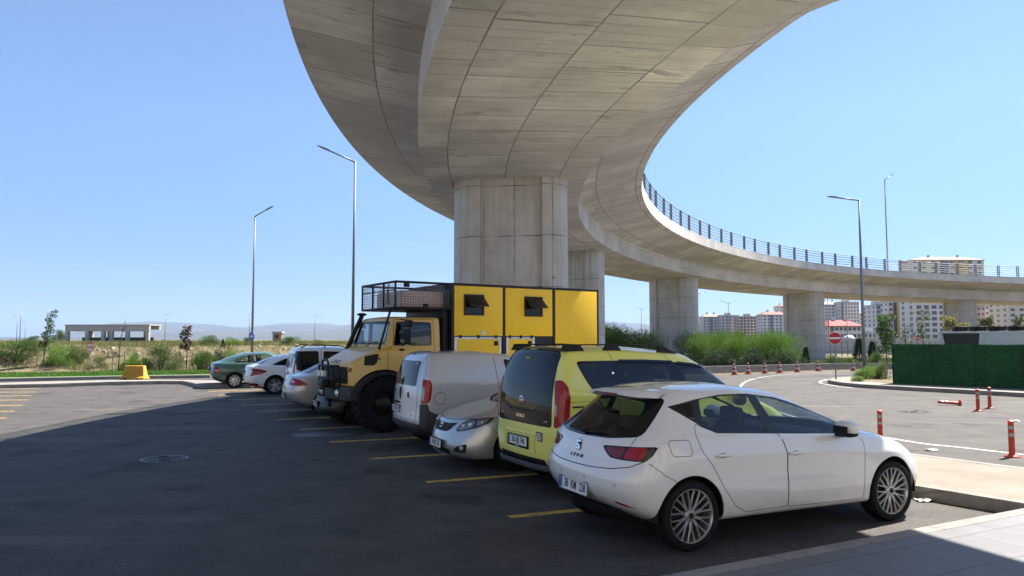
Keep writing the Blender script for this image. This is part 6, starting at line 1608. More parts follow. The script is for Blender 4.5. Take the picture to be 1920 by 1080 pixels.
            vs += [(x, y + s_ * .006, z + .012) for x, y, z in vs]; mb.add(vs, [(0, 1, 2, 3), (7, 6, 5, 4), (0, 4, 5, 1), (1, 5, 6, 2), (2, 6, 7, 3), (3, 7, 4, 0)]); fl_ = mb.build('window_flap', M['smokeglass'], wf)
            mb = MB(); 
            for i in range(4): mb.tube([Vector(vs[i]), Vector(vs[(i + 1) % 4])], .009, 5)
            mb.build('flap_frame', M['box_black'], fl_)
    mb = MB(); vs = [(x0 - .01, -.3, 2.72), (x0 - .01, .3, 2.72), (x0 - .24, .3, 2.52), (x0 - .24, -.3, 2.52)]; vs += [(x - .012, y, z + .01) for x, y, z in vs]; mb.add(vs, [(0, 1, 2, 3), (7, 6, 5, 4), (0, 4, 5, 1), (1, 5, 6, 2), (2, 6, 7, 3), (3, 7, 4, 0)]); mb.build('rear_window_flap', M['smokeglass'], bx)
    mb = MB(); mb.box(TX(2.33), TX(2.2), -.95, .95, 1.0, 2.55); mb.build('bulkhead', M['box_black'], rt)
    # roof basket over the cab
    xa, xb, ya, yf = TX(2.31), TX(1.0), 1.08, -.74
    mb = MB()
    for z in (2.57, 3.12): mb.tube([(xa, ya, z), (xb, ya, z), (xb, yf, z), (xa, yf, z)], .026, 8)
    for (x, y) in ((xb, ya), (xb, yf), (xb, .47), (xb, -.13), (xa + .02, ya), (xa + .02, yf)): mb.tube([(x, y, 2.57), (x, y, 3.12)], .022, 8)
    mb.tube([(xb - .02, ya - .02, 2.95), (xb - .02, yf + .02, 2.95)], .014, 6)
    rk = mb.build('roof_basket', M['box_black'], rt, smooth=True)
    mb = MB(); mb.box(xa, xb, yf, ya, 2.545, 2.565); mb.build('basket_floor', M['box_black'], rk)
    mb = MB(); st = .062
    def grid(p0, du, dv, nu, nv):
        for i in range(nu + 1): mb.tube([p0 + du * i / nu, p0 + du * i / nu + dv], .0038, 4, cap=False)
        for j in range(nv + 1): mb.tube([p0 + dv * j / nv, p0 + dv * j / nv + du], .0038, 4, cap=False)
    for y in (ya, yf): grid(Vector((xa, y, 2.58)), Vector((xb - xa, 0, 0)), Vector((0, 0, .53)), 22, 9)
    grid(Vector((xb, yf, 2.58)), Vector((0, ya - yf, 0)), Vector((0, 0, .53)), 30, 9)
    mb.build('wire_mesh', M['wire'], rk)
    for x, z in ((xb - .24, 3.07), (xa + .1, 3.05), (xa + .62, 2.62)): mb = MB(); mb.box(x - .06, x + .06, ya + .008, ya + .06, z - .06, z + .05); mb.build('work_lamp', M['black'], rk, bevel=.01)
    return c, org, R(213.3), (xa, xb, ya)
M['dglass3'] = glass_tint('green tinted cab glass', (.42, .50, .54))
M['cabtrim'] = plain('dark cab trim', (.03, .03, .03), .8)
M['bumper_dark'] = plain('dark steel bumper', (.05, .05, .05), .6, .3, .25, 4)
M['lightblue'] = plain('light blue strip', (.10, .40, .50), .5)
M['rope_green'] = plain('green rope', (.012, .06, .035), .8)
t = NT('lamp glass'); t.set(col=(.75, .75, .73), rough=.1, coat=1, metal=.4); M['lens2'] = t.m
M['smokeglass'] = glass_tint('smoked acrylic', (.22, .19, .16))
M['wire'] = plain('galvanised wire', (.28, .29, .30), .5, .5)
truck, TORG, TROT, RK = build_truck()
TM = Matrix.Translation(TORG) @ Matrix.Rotation(TROT, 4, 'Z')
# load in the basket: a thing of its own
bm = bmesh.new(); bmesh.ops.create_cube(bm, size=1)
bmesh.ops.bevel(bm, geom=list(bm.edges), offset=.16, segments=4, profile=.6, affect='EDGES')
bmesh.ops.subdivide_edges(bm, edges=list(bm.edges), cuts=2, use_grid_fill=True)
for v in bm.verts:
    p = Vector((v.co.x * 1.10, v.co.y * 1.45, v.co.z * .40)); nz = noise.noise(p * 3.1) * .03 + noise.noise(p * 9) * .012; v.co = p + p.normalized() * nz
t = NT('striped woven bag'); co = t.coord('Object'); wv = t.n('ShaderNodeTexWave'); wv.bands_direction = 'X'; wv.inputs['Scale'].default_value = 5.2; wv.inputs['Distortion'].default_value = 1.5; t.l(co, wv.inputs[0])
w2 = t.n('ShaderNodeTexWave'); w2.bands_direction = 'Z'; w2.inputs['Scale'].default_value = 6; w2.inputs['Distortion'].default_value = 2.0; t.l(co, w2.inputs[0])
cc = t.mix(t.ramp(wv.outputs['Fac'], [(.45, 0), (.55, 1)]), (.62, .55, .52), (.50, .12, .09)); cc = t.mix(t.ramp(w2.outputs['Fac'], [(.55, 0), (.62, .75)]), cc, (.66, .62, .60))
t.set(col=cc, rough=.7)
bag = from_bm('luggage_bundle', bm, t.m, smooth=True); bag.matrix_world = TM @ Matrix.Translation((TX_ := 2.13 - 1.80, .1, 2.775))
tag(bag, 'red and white striped cloth bundle lying in the wire roof basket of the yellow truck', 'luggage')
mb = MB(); mb.tube([(0, 0, 0), (.01, 0, .18), (.0, .02, .32)], [.03, .022, .012], 7); mb.tube([(.0, -.02, 0), (-.01, .06, -.13)], [.028, .018], 6); mb.tube([(.0, .02, .02), (.02, -.07, -.12)], [.024, .014], 6)
to = mb.build('carved_figure', plain('dark brown wood', (.06, .03, .018), .7), smooth=True); to.matrix_world = TM @ Matrix.Translation((2.13 - 1.06, .58, 2.78)); tag(to, 'small dark brown figure hanging inside the front of the truck roof basket', 'figure')
# ---------------------------------------------------------------- street furniture
def lamp(name, base, h, arm_dir, arm_len, rise, label, group='street lamps', r0=.085, base_h=None, double=False, simple=False):
    o = empty(name, base, 0, label, 'street lamp', group)
    mb = MB(); n = 6 if simple else 12
    mb.tube([(0, 0, 0), (0, 0, h * .5), (0, 0, h)], [r0, r0 * .75, r0 * .48], n)
    if not simple: mb.lathe([(r0 * 2.1, 0), (r0 * 2.1, .02), (r0 * 1.15, .03), (r0 * 1.1, .25)], 16)
    mb.build('pole', M['galv'], o, smooth=True)
    for sg in ((1, -1) if double else (1,)):
        d = Vector(arm_dir).normalized() * sg; e = Vector((0, 0, h)) + d * arm_len + Vector((0, 0, rise))
        mb = MB(); mb.tube([(0, 0, h - .02), e], [r0 * .48, r0 * .42], n); mb.build('arm', M['galv'], o, smooth=True)
        mb = MB(); t1 = (e - Vector((0, 0, h))).normalized(); sd = t1.cross(Vector((0, 0, 1))).normalized(); up = sd.cross(t1)
        vs = []
        for q, w_, th in ((-.10, .045, .04), (.02, .10, .065), (.28, .11, .05), (.50, .075, .025)):
            c_ = e + t1 * q
            for a, b_ in ((-1, .1), (1, .1), (.8, -.5), (-.8, -.5)): vs.append(c_ + sd * a * w_ + up * (b_ * th + (th * .55 if b_ > 0 else 0)))
        fs = [(4 * i + k, 4 * i + (k + 1) % 4, 4 * i + 4 + (k + 1) % 4, 4 * i + 4 + k) for i in range(3) for k in range(4)] + [(0, 1, 2, 3), (15, 14, 13, 12)]
        mb.add(vs, fs); mb.build('lamp_head', M['galv'], o)
    return o
def rng_lab(*a): return a
def top_h(x, ytop, Y): return P(x, ytop, Y).z
bA = P(663.5, 600, 34); lamp('street_lamp', (bA.x - .05, 34, 0), top_h(666.5, 303, 34), (-1, -.15, 0), 1.25, .5, 'tall grey street lamp with arm to the left, rising behind the yellow truck')
bB = P(475, 600, 48); lamp('street_lamp', (bB.x - .05, 48, 0), top_h(478, 405, 48), (1, .1, 0), .72, .42, 'grey street lamp carrying the round blue arrow sign, behind the green sedan')
bC = P(1621, 690, 41); lamp('street_lamp', (bC.x, 41, 0), top_h(1612, 375, 41), (-1, -.1, 0), 1.35, .12, 'tall grey street lamp with a level arm to the left, beside the green fence', r0=.10)
stD = at_s(69.5); pD = bpt(stD, -W_ + .1, HW + RISE + HF)
pDz = top_h(1665, 337, pD.y); lamp('street_lamp', (pD.y * (1669 - 960) / 1387 * .998, pD.y, pD.z - .3), pDz - pD.z + .3, (1, .3, 0), .8, .5, 'street lamp standing on the far side of the overpass deck', r0=.09)
far_l = [(309, 588, 1, 0, 'short distant lamp standing in the dry field right of the concrete frame'), (467, 587, 1, 0, 'distant lamp in the gap left of the pole with the blue sign'), (590, 591, 1, 0, 'distant lamp between the two tall street lamps'),
         (31, 592, -1, 0, 'distant lamp with its arm to the left, leftmost in the view'), (46.5, 600, -1, 0, 'distant lamp with its arm to the left, right of the armless mast'), (1203, 577, 1, 1, 'distant double armed lamp left of the second pier'), (1209.5, 597, 1, 0, 'small distant lamp close beside the second pier'),
         (1309, 550, 1, 0, 'distant lamp with its arm to the right, just right of the second pier'), (1367, 566, 1, 1, 'distant double armed lamp above the grey apartment block'), (1589, 562, 1, 0, 'distant lamp in front of the white tower block'), (1554, 556, 1, 0, 'distant lamp just right of the third pier')]
for x, y, sd, dbl, lab in far_l:
    Y = (8.6 * 1387) / (640 - y) * 1.0; q = P(x, 636, Y)
    lamp('distant_lamp', (q.x, Y, field_h(q.x, Y) - .2), P(x, y + 2, Y).z - field_h(q.x, Y) + .2, (sd, .2, 0), 1.3, .35, lab, 'distant street lamps', .11, double=bool(dbl), simple=True)
q = P(37, 636, 220); mb = MB(); mb.tube([(q.x, 220, 1), (q.x, 220, P(37, 578, 220).z)], [.13, .07], 6); tag(mb.build('mast', M['galv'], smooth=True), 'thin armless mast between two distant lamps at the far left', 'mast')

# blue arrow sign on the pole
sg_o = empty('road_sign', (bB.x - .02, 47.86, P(472, 630.5, 48).z), R(-38), 'round blue sign with a white right arrow strapped to a street lamp', 'road sign')
mb = MB(); mb.lathe([(0, -.012), (.29, -.012), (.29, .004), (0, .004)], 28, 'y'); mb.build('sign_plate', plain('sign blue', (.015, .10, .45), .4, 0, .05), sg_o)
mb = MB(); mb.side_prism([(-.18, -.035), (.02, -.035), (.02, -.12), (.19, 0), (.02, .12), (.02, .035), (-.18, .035)], -.017, -.013); mb.build('arrow', M['plate'], sg_o)

M['sign_red'] = plain('sign red', (.50, .012, .018), .4, 0, .05)
def no_entry(loc, r, h, rz, label, small=False):
    o = empty('no_entry_sign', loc, rz, label, 'road sign', 'no entry signs')
    mb = MB(); mb.tube([(0, .035, 0), (0, .035, h + r * .5)], .03 if not small else .04, 8); mb.build('post', M['galv'], o, smooth=True)
    mb = MB(); mb.lathe([(0, .0), (r, .0), (r, .015), (0, .015)], 32, 'y', (0, 0, h)); d = mb.build('sign_plate', M['sign_red'], o)
    mb = MB(); mb.box(-r * .86, r * .86, -.004, -.001, h - r * .16, h + r * .16); mb.build('white_bar', M['plate'], d)
    mb = MB(); mb.tube([(r * 1.0 * math.cos(a), -.001, h + r * 1.0 * math.sin(a)) for a in [k * math.pi / 20 for k in range(40)]], r * .035, 5, closed=True); mb.build('rim', M['plate'], d)
g1 = G(1568, 718); no_entry((g1.x, g1.y, .0), .27, P(1566, 634, g1.y).z, R(-12), 'red no entry sign on a grey post at the tip of the corner pavement')
q = P(1611, 640, 88); no_entry((q.x, 88, -.3), .27, q.z + .3, R(-15), 'small distant no entry sign just left of the right hand street lamp', True)
q = P(1720, 634, 80); no_entry((q.x, 80, -.3), .27, q.z + .3, R(-20), 'small distant no entry sign behind the green fence', True)

# red notice on the left verge
g2 = P(167, 690, 41); nz_ = empty('notice_sign', (g2.x, 41, .1), R(10), 'small red notice with white writing on a thin post in the grass verge', 'sign')
mb = MB(); mb.tube([(0, .03, 0), (0, .03, 1.66)], .022, 6); mb.build('post', M['galv'], nz_)
mb = MB(); mb.box(-.16, .16, -.008, .008, 1.14, 1.38); mb.box(-.16, .16, -.008, .008, 1.41, 1.66); pl_ = mb.build('panel', M['sign_red2'] if 'sign_red2' in M else plain('faded red', (.62, .07, .06), .5), nz_)
mb = MB()
mb.box(-.125, .125, -.011, -.009, 1.165, 1.345); mb.build('white_field', M['plate'], pl_)
mb = MB(); mb.box(-.125, .125, -.011, -.009, 1.435, 1.575); mb.build('white_field', M['plate'], pl_)
for z in (1.20, 1.25, 1.30, 1.47, 1.52): mb = MB(); mb.box(-.10, .10, -.0125, -.0112, z, z + .014); mb.build('faint_writing', plain('pale red print', (.62, .30, .28), .6), pl_)

# yellow concrete block
g3 = G(246, 712.5); blk = empty('concrete_barrier', (g3.x, g3.y + .3, .0), R(3), 'yellow painted concrete block standing between the island and the service road', 'barrier')
t = NT('chipped yellow concrete'); co = t.coord(); nz = t.noise(co, 4, 6, .7); t.set(col=t.ramp(nz, [(.3, (.40, .19, .02)), (.55, (.56, .29, .025)), (.78, (.55, .36, .12))]), rough=.75); t.bump(nz, .3, .02)
mb = MB(); vs = []
for z, hx, hy in ((.15, .57, .34), (.22, .57, .34), (.32, .50, .22), (.76, .44, .14), (.80, .42, .12)):
    for a, b_ in ((-1, -1), (1, -1), (1, 1), (-1, 1)): vs.append((a * hx + (.02 if z > .3 else 0), b_ * hy, z - .13))
fs = [(3, 2, 1, 0), (16, 17, 18, 19)] + [(4 * i + k, 4 * i + (k + 1) % 4, 4 * i + 4 + (k + 1) % 4, 4 * i + 4 + k) for i in range(4) for k in range(4)]
mb.add(vs, fs); bb_ = mb.build('block', t.m, blk, bevel=.015)
mb = MB()
for x in (-.28, .28): mb.box(x - .07, x + .07, -.36, .36, .015, .09)
mb.build('fork_slot', M['gap'], bb_)

# cones and marker posts
M['cone_red'] = plain('cone red', (.36, .035, .022), .55, 0, .15, 6)
M['cone_white'] = plain('cone white', (.50, .48, .46), .5, 0, .12, 6)
M['post_orange'] = plain('marker orange', (.52, .055, .022), .5, 0, .12, 5)
M['reflect'] = plain('grey reflective band', (.34, .33, .33), .35, .3, .1)
cone = empty('traffic_cone', (0, 0, 0), 0, 'x', 'traffic cone', 'red and white cones along the low wall')
mb = MB(); mb.box(-.17, .17, -.17, .17, 0, .035); mb.build('base', M['cone_red'], cone, bevel=.01)
mb = MB(); prof = [(.135, .035), (.03, .62)]
def cr_(z): return .135 + (.03 - .135) * (z - .035) / .585
mb.mi = 0
zs = [.035, .16, .27, .38, .48, .56, .62]
for i in range(6):
    mb.mi = i % 2; mb.lathe([(cr_(zs[i]), zs[i]), (cr_(zs[i + 1]), zs[i + 1])], 16)
mb.mi = 0; mb.lathe([(.03, .62), (.022, .63), (0, .63)], 16)
mb.build('cone', [M['cone_red'], M['cone_white']], cone, smooth=True)
cn = [(1377, 703), (1403, 701.5), (1434, 700.3), (1462, 699.3), (1495, 697.8), (1534, 696), (1600, 695.5)]
cl_ = ['traffic cone nearest the yellow minivan, first of the line along the low wall', 'second traffic cone from the yellow minivan along the low wall', 'third traffic cone from the yellow minivan along the low wall', 'traffic cone standing below the middle of the big shrub hedge, fourth along the low wall', 'traffic cone just left of the foot of the third pier', 'traffic cone left of the no entry sign, in front of the third pier', 'traffic cone at the far end of the low wall, half hidden by the corner weeds']
for i, (x, y) in enumerate(cn):
    o = cone if i == 0 else copy_tree(cone); g = G(x, y); o.location = (g.x, g.y, 0); o.rotation_euler = (0, 0, i * .7); o['label'] = cl_[i]
post = empty('marker_post', (0, 0, 0), 0, 'x', 'marker post', 'orange flexible marker posts')
mb = MB(); mb.lathe([(0, 0), (.12, 0), (.12, .012), (.075, .03), (.052, .05), (.05, .055)], 20); mb.build('base', M['post_orange'], post, smooth=True)
mb = MB(); mb.lathe([(.046, .04), (.042, .55), (.046, .555), (.046, .575), (.03, .59), (0, .592)], 20); mb.build('tube', M['post_orange'], post, angle=40)
for z in (.33, .45): mb = MB(); mb.lathe([(.0462, z), (.0455, z + .055)], 20); mb.build('reflective_band', M['reflect'], post, smooth=True)
mp = [((1651, 829), 0, 'orange marker post standing behind the bonnet of the white hatchback'), ((1898, 857), 0, 'orange marker post nearest the camera, standing on the white road line'), ((1834, 771), 0, 'left one of the two orange marker posts in front of the green fence'), ((1856, 766), 0, 'right one of the two orange marker posts in front of the green fence'), ((1800, 760.5), 1, 'orange marker post knocked flat on the road')]
for i, ((x, y), fall, lab) in enumerate(mp):
    o = post if i == 0 else copy_tree(post); g = G(x, y); o.location = (g.x, g.y, 0); o['label'] = lab; o.rotation_euler = (0, 0, i)
    if fall: o.rotation_euler = (R(86), 0, R(-70)); o.location.z = .06; o.rotation_euler = (0, R(-86), R(-8))
lit = [((1895, 823), 'scrap of white litter on the road above the white line'), ((1735, 856), 'small white scrap of litter on the asphalt next to the row pavement'), ((1733, 939), 'crumpled white paper lying below the nose of the white hatchback')]
lit = [((1518 / 2.7 + 1340, 790), 'white scrap of litter on the sunlit road at the right edge'), ((1096 / 2.7 + 1340, 845), 'flat white scrap on the asphalt between the white line and the pavement'), ((1733, 940), 'crumpled white paper lying below the nose of the white hatchback')]
for (x, y), lab in lit:
    g = G(x, y); bm = bmesh.new(); random.seed(int(x)); bmesh.ops.create_grid(bm, x_segments=4, y_segments=3, size=.07)
    for v in bm.verts: v.co.z = .02 + random.uniform(-.012, .015); v.co.x *= 1.3
    o = from_bm('litter', bm, M['plate']); o.location = g; tag(o, lab, 'litter')

# ---------------------------------------------------------------- green fence and cooling unit
FA, FB = G(1676, 726), G(1925, 738.2); FA.z = FB.z = 0
fd = (FB - FA).normalized(); FB = FA + fd * 9.0; fn = Vector((-fd.y, fd.x, 0))
fr_ = math.atan2(fd.y, fd.x)
fence = empty('green_fence', (FA.x, FA.y, .13), fr_, 'fence panels covered in dark green artificial hedge, hiding a cooling unit', 'fence')
t = NT('artificial hedge'); co = t.coord('Object'); v1 = t.n('ShaderNodeTexVoronoi'); v1.inputs['Scale'].default_value = 26; t.l(co, v1.inputs[0]); nz = t.noise(co, 14, 5, .8); n2 = t.noise(co, 1.2, 3)
cc = t.mix(t.ramp(v1.outputs['Color'], [(.2, 0), (.8, 1)]), (.010, .075, .018), (.030, .17, .045)); cc = t.mix(t.ramp(nz, [(.64, 0), (.74, .85)]), cc, (.085, .26, .095)); cc = t.mix(t.ramp(n2, [(.35, .35), (.65, 0)]), cc, (.004, .03, .01))
t.set(col=cc, rough=.55); t.bump(t.math('ADD', v1.outputs['Distance'], nz), 1.0, .05); M['fakehedge'] = t.m
hgt = P(1676, 645.5, FA.y).z - .13
def hedge_panel(x0, x1, parent, y=0.0, along='x'):
    bm = bmesh.new(); nx = max(4, int((x1 - x0) / .04)); nz_ = int(hgt / .04); g_ = []
    for i in range(nx + 1):
        row = []
        for j in range(nz_ + 1):
            x = x0 + (x1 - x0) * i / nx; z = .02 + (hgt - .02) * j / nz_; d = noise.noise(Vector((x * 9, z * 9, y))) * .018 + noise.noise(Vector((x * 33, z * 33, y))) * .02
            if j == nz_: z += random.uniform(-.015, .02)
            row.append(bm.verts.new((x, y - .03 + d, z) if along == 'x' else (y - .03 + d, x, z)))
        g_.append(row)
    for i in range(nx):
        for j in range(nz_): bm.faces.new((g_[i][j], g_[i + 1][j], g_[i + 1][j + 1], g_[i][j + 1]))
    bm.normal_update()
    lv = MB()
    for k in range(int(420 * (x1 - x0))):
        a_ = random.uniform(x0, x1); z = .02 + (hgt + .01) * random.random() ** .9; L_ = random.uniform(.03, .065); dv = Vector((random.uniform(-1, 1), -random.uniform(.3, 1.2), random.uniform(-.9, .6))).normalized() * L_; sv = Vector((random.uniform(-1, 1), 0, random.uniform(-1, 1))).normalized() * .012
        q_ = Vector((a_, y - .035, z)); pts_ = [q_ - sv, q_ + sv, q_ + dv + sv * .3, q_ + dv - sv * .3]
        if along != 'x': pts_ = [Vector((p_.y, p_.x, p_.z)) for p_ in pts_]
        lv.add([tuple(p_) for p_ in pts_], [(0, 1, 2, 3)])
    hp = from_bm('hedge_panel', bm, M['fakehedge'], parent)
    lv.build('artificial_leaves', M['fakeleaf'], hp, fix=False)
M['fakeleaf'] = mat_leaf('artificial leaf', (.012, .095, .022), (.055, .23, .07), trans=.1)
random.seed(3)
for i in range(6): hedge_panel(i * 1.5 + .012, i * 1.5 + 1.488, fence)
for i in range(3): hedge_panel(i * 1.5 + .06, i * 1.5 + 1.54, fence, -0.0 + .03, 'y')
mb = MB(); mb.box(.03, 9, .0, .02, 0, hgt - .02); mb.box(.03, .05, .03, 4.6, 0, hgt - .02); mb.build('backing', plain('fence backing', (.008, .03, .012), .8), fence)
for i in range(7): mb = MB(); mb.box(i * 1.5 - .012, i * 1.5 + .012, -.055, .0, 0, hgt + .01); mb.build('post', plain('green post', (.006, .035, .012), .6), fence)
# cooling unit
M['unit_grey'] = plain('pale grey sheet metal', (.52, .55, .53), .5, 0, .06, 2)
uo = FA + fd * .95 + fn * 2.1; unit = empty('cooling_unit', (uo.x, uo.y, .13), fr_, 'large pale grey cooling unit with a row of black fans behind the green fence', 'cooling unit')
zt_ = P(1745, 621.5, uo.y).z - .13; L_u = 8.0
# plinth and V shaped end
mb = MB(); mb.box(0, L_u, .0, 1.7, .2, .7); mb.build('base_frame', M['unit_grey'], unit, bevel=.01)
xs_ = 1.62
mb = MB(); mb.box(xs_, L_u, .02, 1.68, .7, zt_); bd_ = mb.build('casing', M['unit_grey'], unit, bevel=.012)
mb = MB(); mb.box(-.05, xs_ - .003, 0, 1.7, zt_ - .08, zt_ - .002); mb.side_prism([(-.05, zt_ - .08), (.10, zt_ - .08), (.32, .7), (.20, .7)], 0, 1.7); mb.side_prism([(xs_ - .14, zt_ - .08), (xs_ - .004, zt_ - .08), (xs_ - .004, .7), (xs_ - .28, .7)], 0, 1.7); mb.build('end_frame', M['unit_grey'], unit, bevel=.006)
mb = MB(); mb.side_prism([(.12, zt_ - .09), (xs_ - .15, zt_ - .09), (xs_ - .29, .72), (.33, .72)], .03, 1.66); mb.build('coil', plain('dark coil', (.03, .035, .035), .7), unit)
for i in range(4):
    xx = xs_ + .75 + i * .62; mb = MB(); mb.side_prism([(xx - .08, .95 + .2), (xx + .08, .95 + .2), (xx + .02, 1.52), (xx - .02, 1.52)], .004, .019); mb.build('vent_mark', M['trimgrey'], bd_)
for x_, m_ in ((1.95, plain('faded red mark', (.36, .12, .14), .5)), (2.38, plain('dark blue mark', (.06, .07, .12), .5))): mb = MB(); mb.box(xs_ + x_, xs_ + x_ + .36, .012, .0185, zt_ - .26, zt_ - .17); mb.build('maker_mark', m_, bd_)
for i in range(11):
    for j in range(2):
        cx, cy = .62 + i * .68, .45 + j * .8; mb = MB(); mb.lathe([(.29, zt_), (.31, zt_ + .02), (.31, zt_ + .16), (.33, zt_ + .18), (.30, zt_ + .18), (.29, zt_ + .05)], 20, 'z', (cx, cy, 0)); f_ = mb.build('fan', M['black'], unit, smooth=True)
        mb = MB(); mb.lathe([(.28, zt_ + .04), (.0, zt_ + .06)], 20, 'z', (cx, cy, 0))
        for rr in (.10, .19, .28): mb.tube([(cx + rr * math.cos(a), cy + rr * math.sin(a), zt_ + .185) for a in [k * math.pi / 8 for k in range(16)]], .01, 4, closed=True)
        for k in range(4): a = k * math.pi / 4 + .3; mb.tube([(cx + .30 * math.cos(a), cy + .30 * math.sin(a), zt_ + .185), (cx - .30 * math.cos(a), cy - .30 * math.sin(a), zt_ + .185)], .01, 4)
        mb.build('fan_guard', M['darkmetal'], f_)
# ---------------------------------------------------------------- vegetation
def leaf_mat(nm, a, b, **k): M[nm] = mat_leaf(nm, a, b, **k)
leaf_mat('leaf_bright', (.10, .20, .030), (.20, .33, .055), trans=.35)
leaf_mat('leaf_hedge', (.075, .165, .024), (.17, .29, .050), trans=.3)
leaf_mat('leaf_mid', (.050, .105, .022), (.105, .175, .040), trans=.3)
leaf_mat('leaf_dark', (.012, .035, .014), (.030, .065, .024), trans=.15)
leaf_mat('leaf_conifer', (.045, .095, .045), (.085, .15, .07), trans=.15)
leaf_mat('leaf_olive', (.085, .12, .035), (.15, .185, .06), trans=.3)
leaf_mat('leaf_purple', (.045, .022, .022), (.085, .06, .035), trans=.2)
leaf_mat('leaf_yellow', (.20, .20, .05), (.32, .30, .10), trans=.3)
leaf_mat('rough', (.075, .13, .03), (.15, .20, .055), trans=.3)
leaf_mat('straw', (.20, .15, .062), (.32, .25, .115), trans=.2)
leaf_mat('straw_green', (.095, .15, .038), (.18, .22, .07), trans=.25)
leaf_mat('lawn_blade', (.06, .14, .018), (.13, .26, .045), trans=.3)
M['bark'] = plain('bark', (.10, .075, .055), .9, 0, .3, 12, bump=.4)
def quad(vs, fs, p, d, s, L, w_, bend=0):
    i = len(vs); d = d.normalized(); s = (s - d * s.dot(d)).normalized(); m = p + d * L * .5 + s.cross(d) * bend
    vs += [p - s * w_ * .35, p + s * w_ * .35, m + s * w_ * .5, m - s * w_ * .5, p + d * L + s * w_ * .12 + s.cross(d) * bend * .4, p + d * L - s * w_ * .12 + s.cross(d) * bend * .4]
    fs += [(i, i + 1, i + 2, i + 3), (i + 3, i + 2, i + 4, i + 5)]
def rv(): 
    while True:
        v = Vector((random.uniform(-1, 1), random.uniform(-1, 1), random.uniform(-1, 1)))
        if .02 < v.length < 1: return v
def shrub_mesh(seed, h, w_, n, L=(.12, .28), wd=(.012, .028), up=.9, clumps=14, taper=.6, mat=None, base=.0):
    """feathery shrub: plumes of narrow blades, built as foliage + stems"""
    random.seed(seed); vs = []; fs = []; st = MB()
    cl = []
    for k in range(clumps):
        a = random.uniform(0, 6.283); r = w_ * .5 * math.sqrt(random.random()); z = base + h * random.uniform(.15, 1.0) * (1 - taper * (r / (w_ * .5)) ** 2 * .7)
        cl.append((Vector((r * math.cos(a), r * math.sin(a), z)), random.uniform(.14, .26) * (w_ + h) * .5))
        st.tube([(r * .2 * math.cos(a), r * .2 * math.sin(a), -.05), (r * .7 * math.cos(a), r * .7 * math.sin(a), z * .55), (r * math.cos(a), r * math.sin(a), z * .95)], [.018, .011, .005], 5)
    for k in range(n):
        c_, r_ = random.choice(cl); o_ = rv(); p = c_ + Vector((o_.x * r_, o_.y * r_, o_.z * r_ * 1.15))
        if p.z < .02: p.z = random.uniform(.02, .15)
        d = Vector((p.x * .8 + o_.x * .6 * w_, p.y * .8 + o_.y * .6 * w_, up * w_ * random.uniform(.2, 1.2))) + rv() * .35 * w_
        quad(vs, fs, p, d, rv(), random.uniform(*L), random.uniform(*wd), random.uniform(-.02, .02))
    me = bpy.data.meshes.new('foliage'); me.from_pydata([tuple(v) for v in vs], [], fs); me.materials.append(mat)
    ms = bpy.data.meshes.new('stem'); ms.from_pydata(st.v, [], st.f); ms.materials.append(M['bark'])
    return me, ms
def plant(name, meshes, loc, s, rz, label, cat, group=None, names=('foliage', 'stem')):
    o = empty(name, loc, rz, label, cat, group); o.scale = s if hasattr(s, '__len__') else (s, s, s)
    for me, nm in zip(meshes, names):
        c = bpy.data.objects.new(nm, me); link(c); c.parent = o
    return o
FINE = dict(L=(.045, .12), wd=(.0045, .010))
SH = {'br': [shrub_mesh(10 + i, 1.0, 1.0, 7000, mat=M['leaf_bright'], clumps=24, **FINE) for i in range(3)],
      'md': [shrub_mesh(20 + i, 1.0, 1.0, 6500, mat=M['leaf_mid'], clumps=18, **FINE) for i in range(3)],
      'dk': [shrub_mesh(30 + i, 1.0, 1.1, 5200, mat=M['leaf_dark'], L=(.04, .09), wd=(.006, .014), up=.5) for i in range(2)],
      'ol': [shrub_mesh(40 + i, 1.0, 1.0, 3600, mat=M['leaf_olive'], clumps=11, **FINE) for i in range(2)],
      'hd': [shrub_mesh(50 + i, 1.0, 1.0, 9000, mat=M['leaf_hedge'], clumps=34, taper=.25, L=(.035, .10), wd=(.004, .009)) for i in range(3)]}
random.seed(77)
def shrub_px(kind, i, xc, ytop, ybase, wpx, Y, label, cat='shrub', group=None, name='shrub'):
    b = P(xc, ybase, Y); z0 = max(field_h(b.x, Y), .08) if b.x < 3 else 0.0; zt = P(xc, ytop, Y).z; h = max(.3, zt - z0); wm = wpx * Y / 1387
    return plant(name, SH[kind][i % len(SH[kind])], (b.x, Y, z0 - .03), (wm * .92, wm * .92, h * .93), random.uniform(0, 6.28), label, cat, group)
LG = 'shrubs along the left verge'
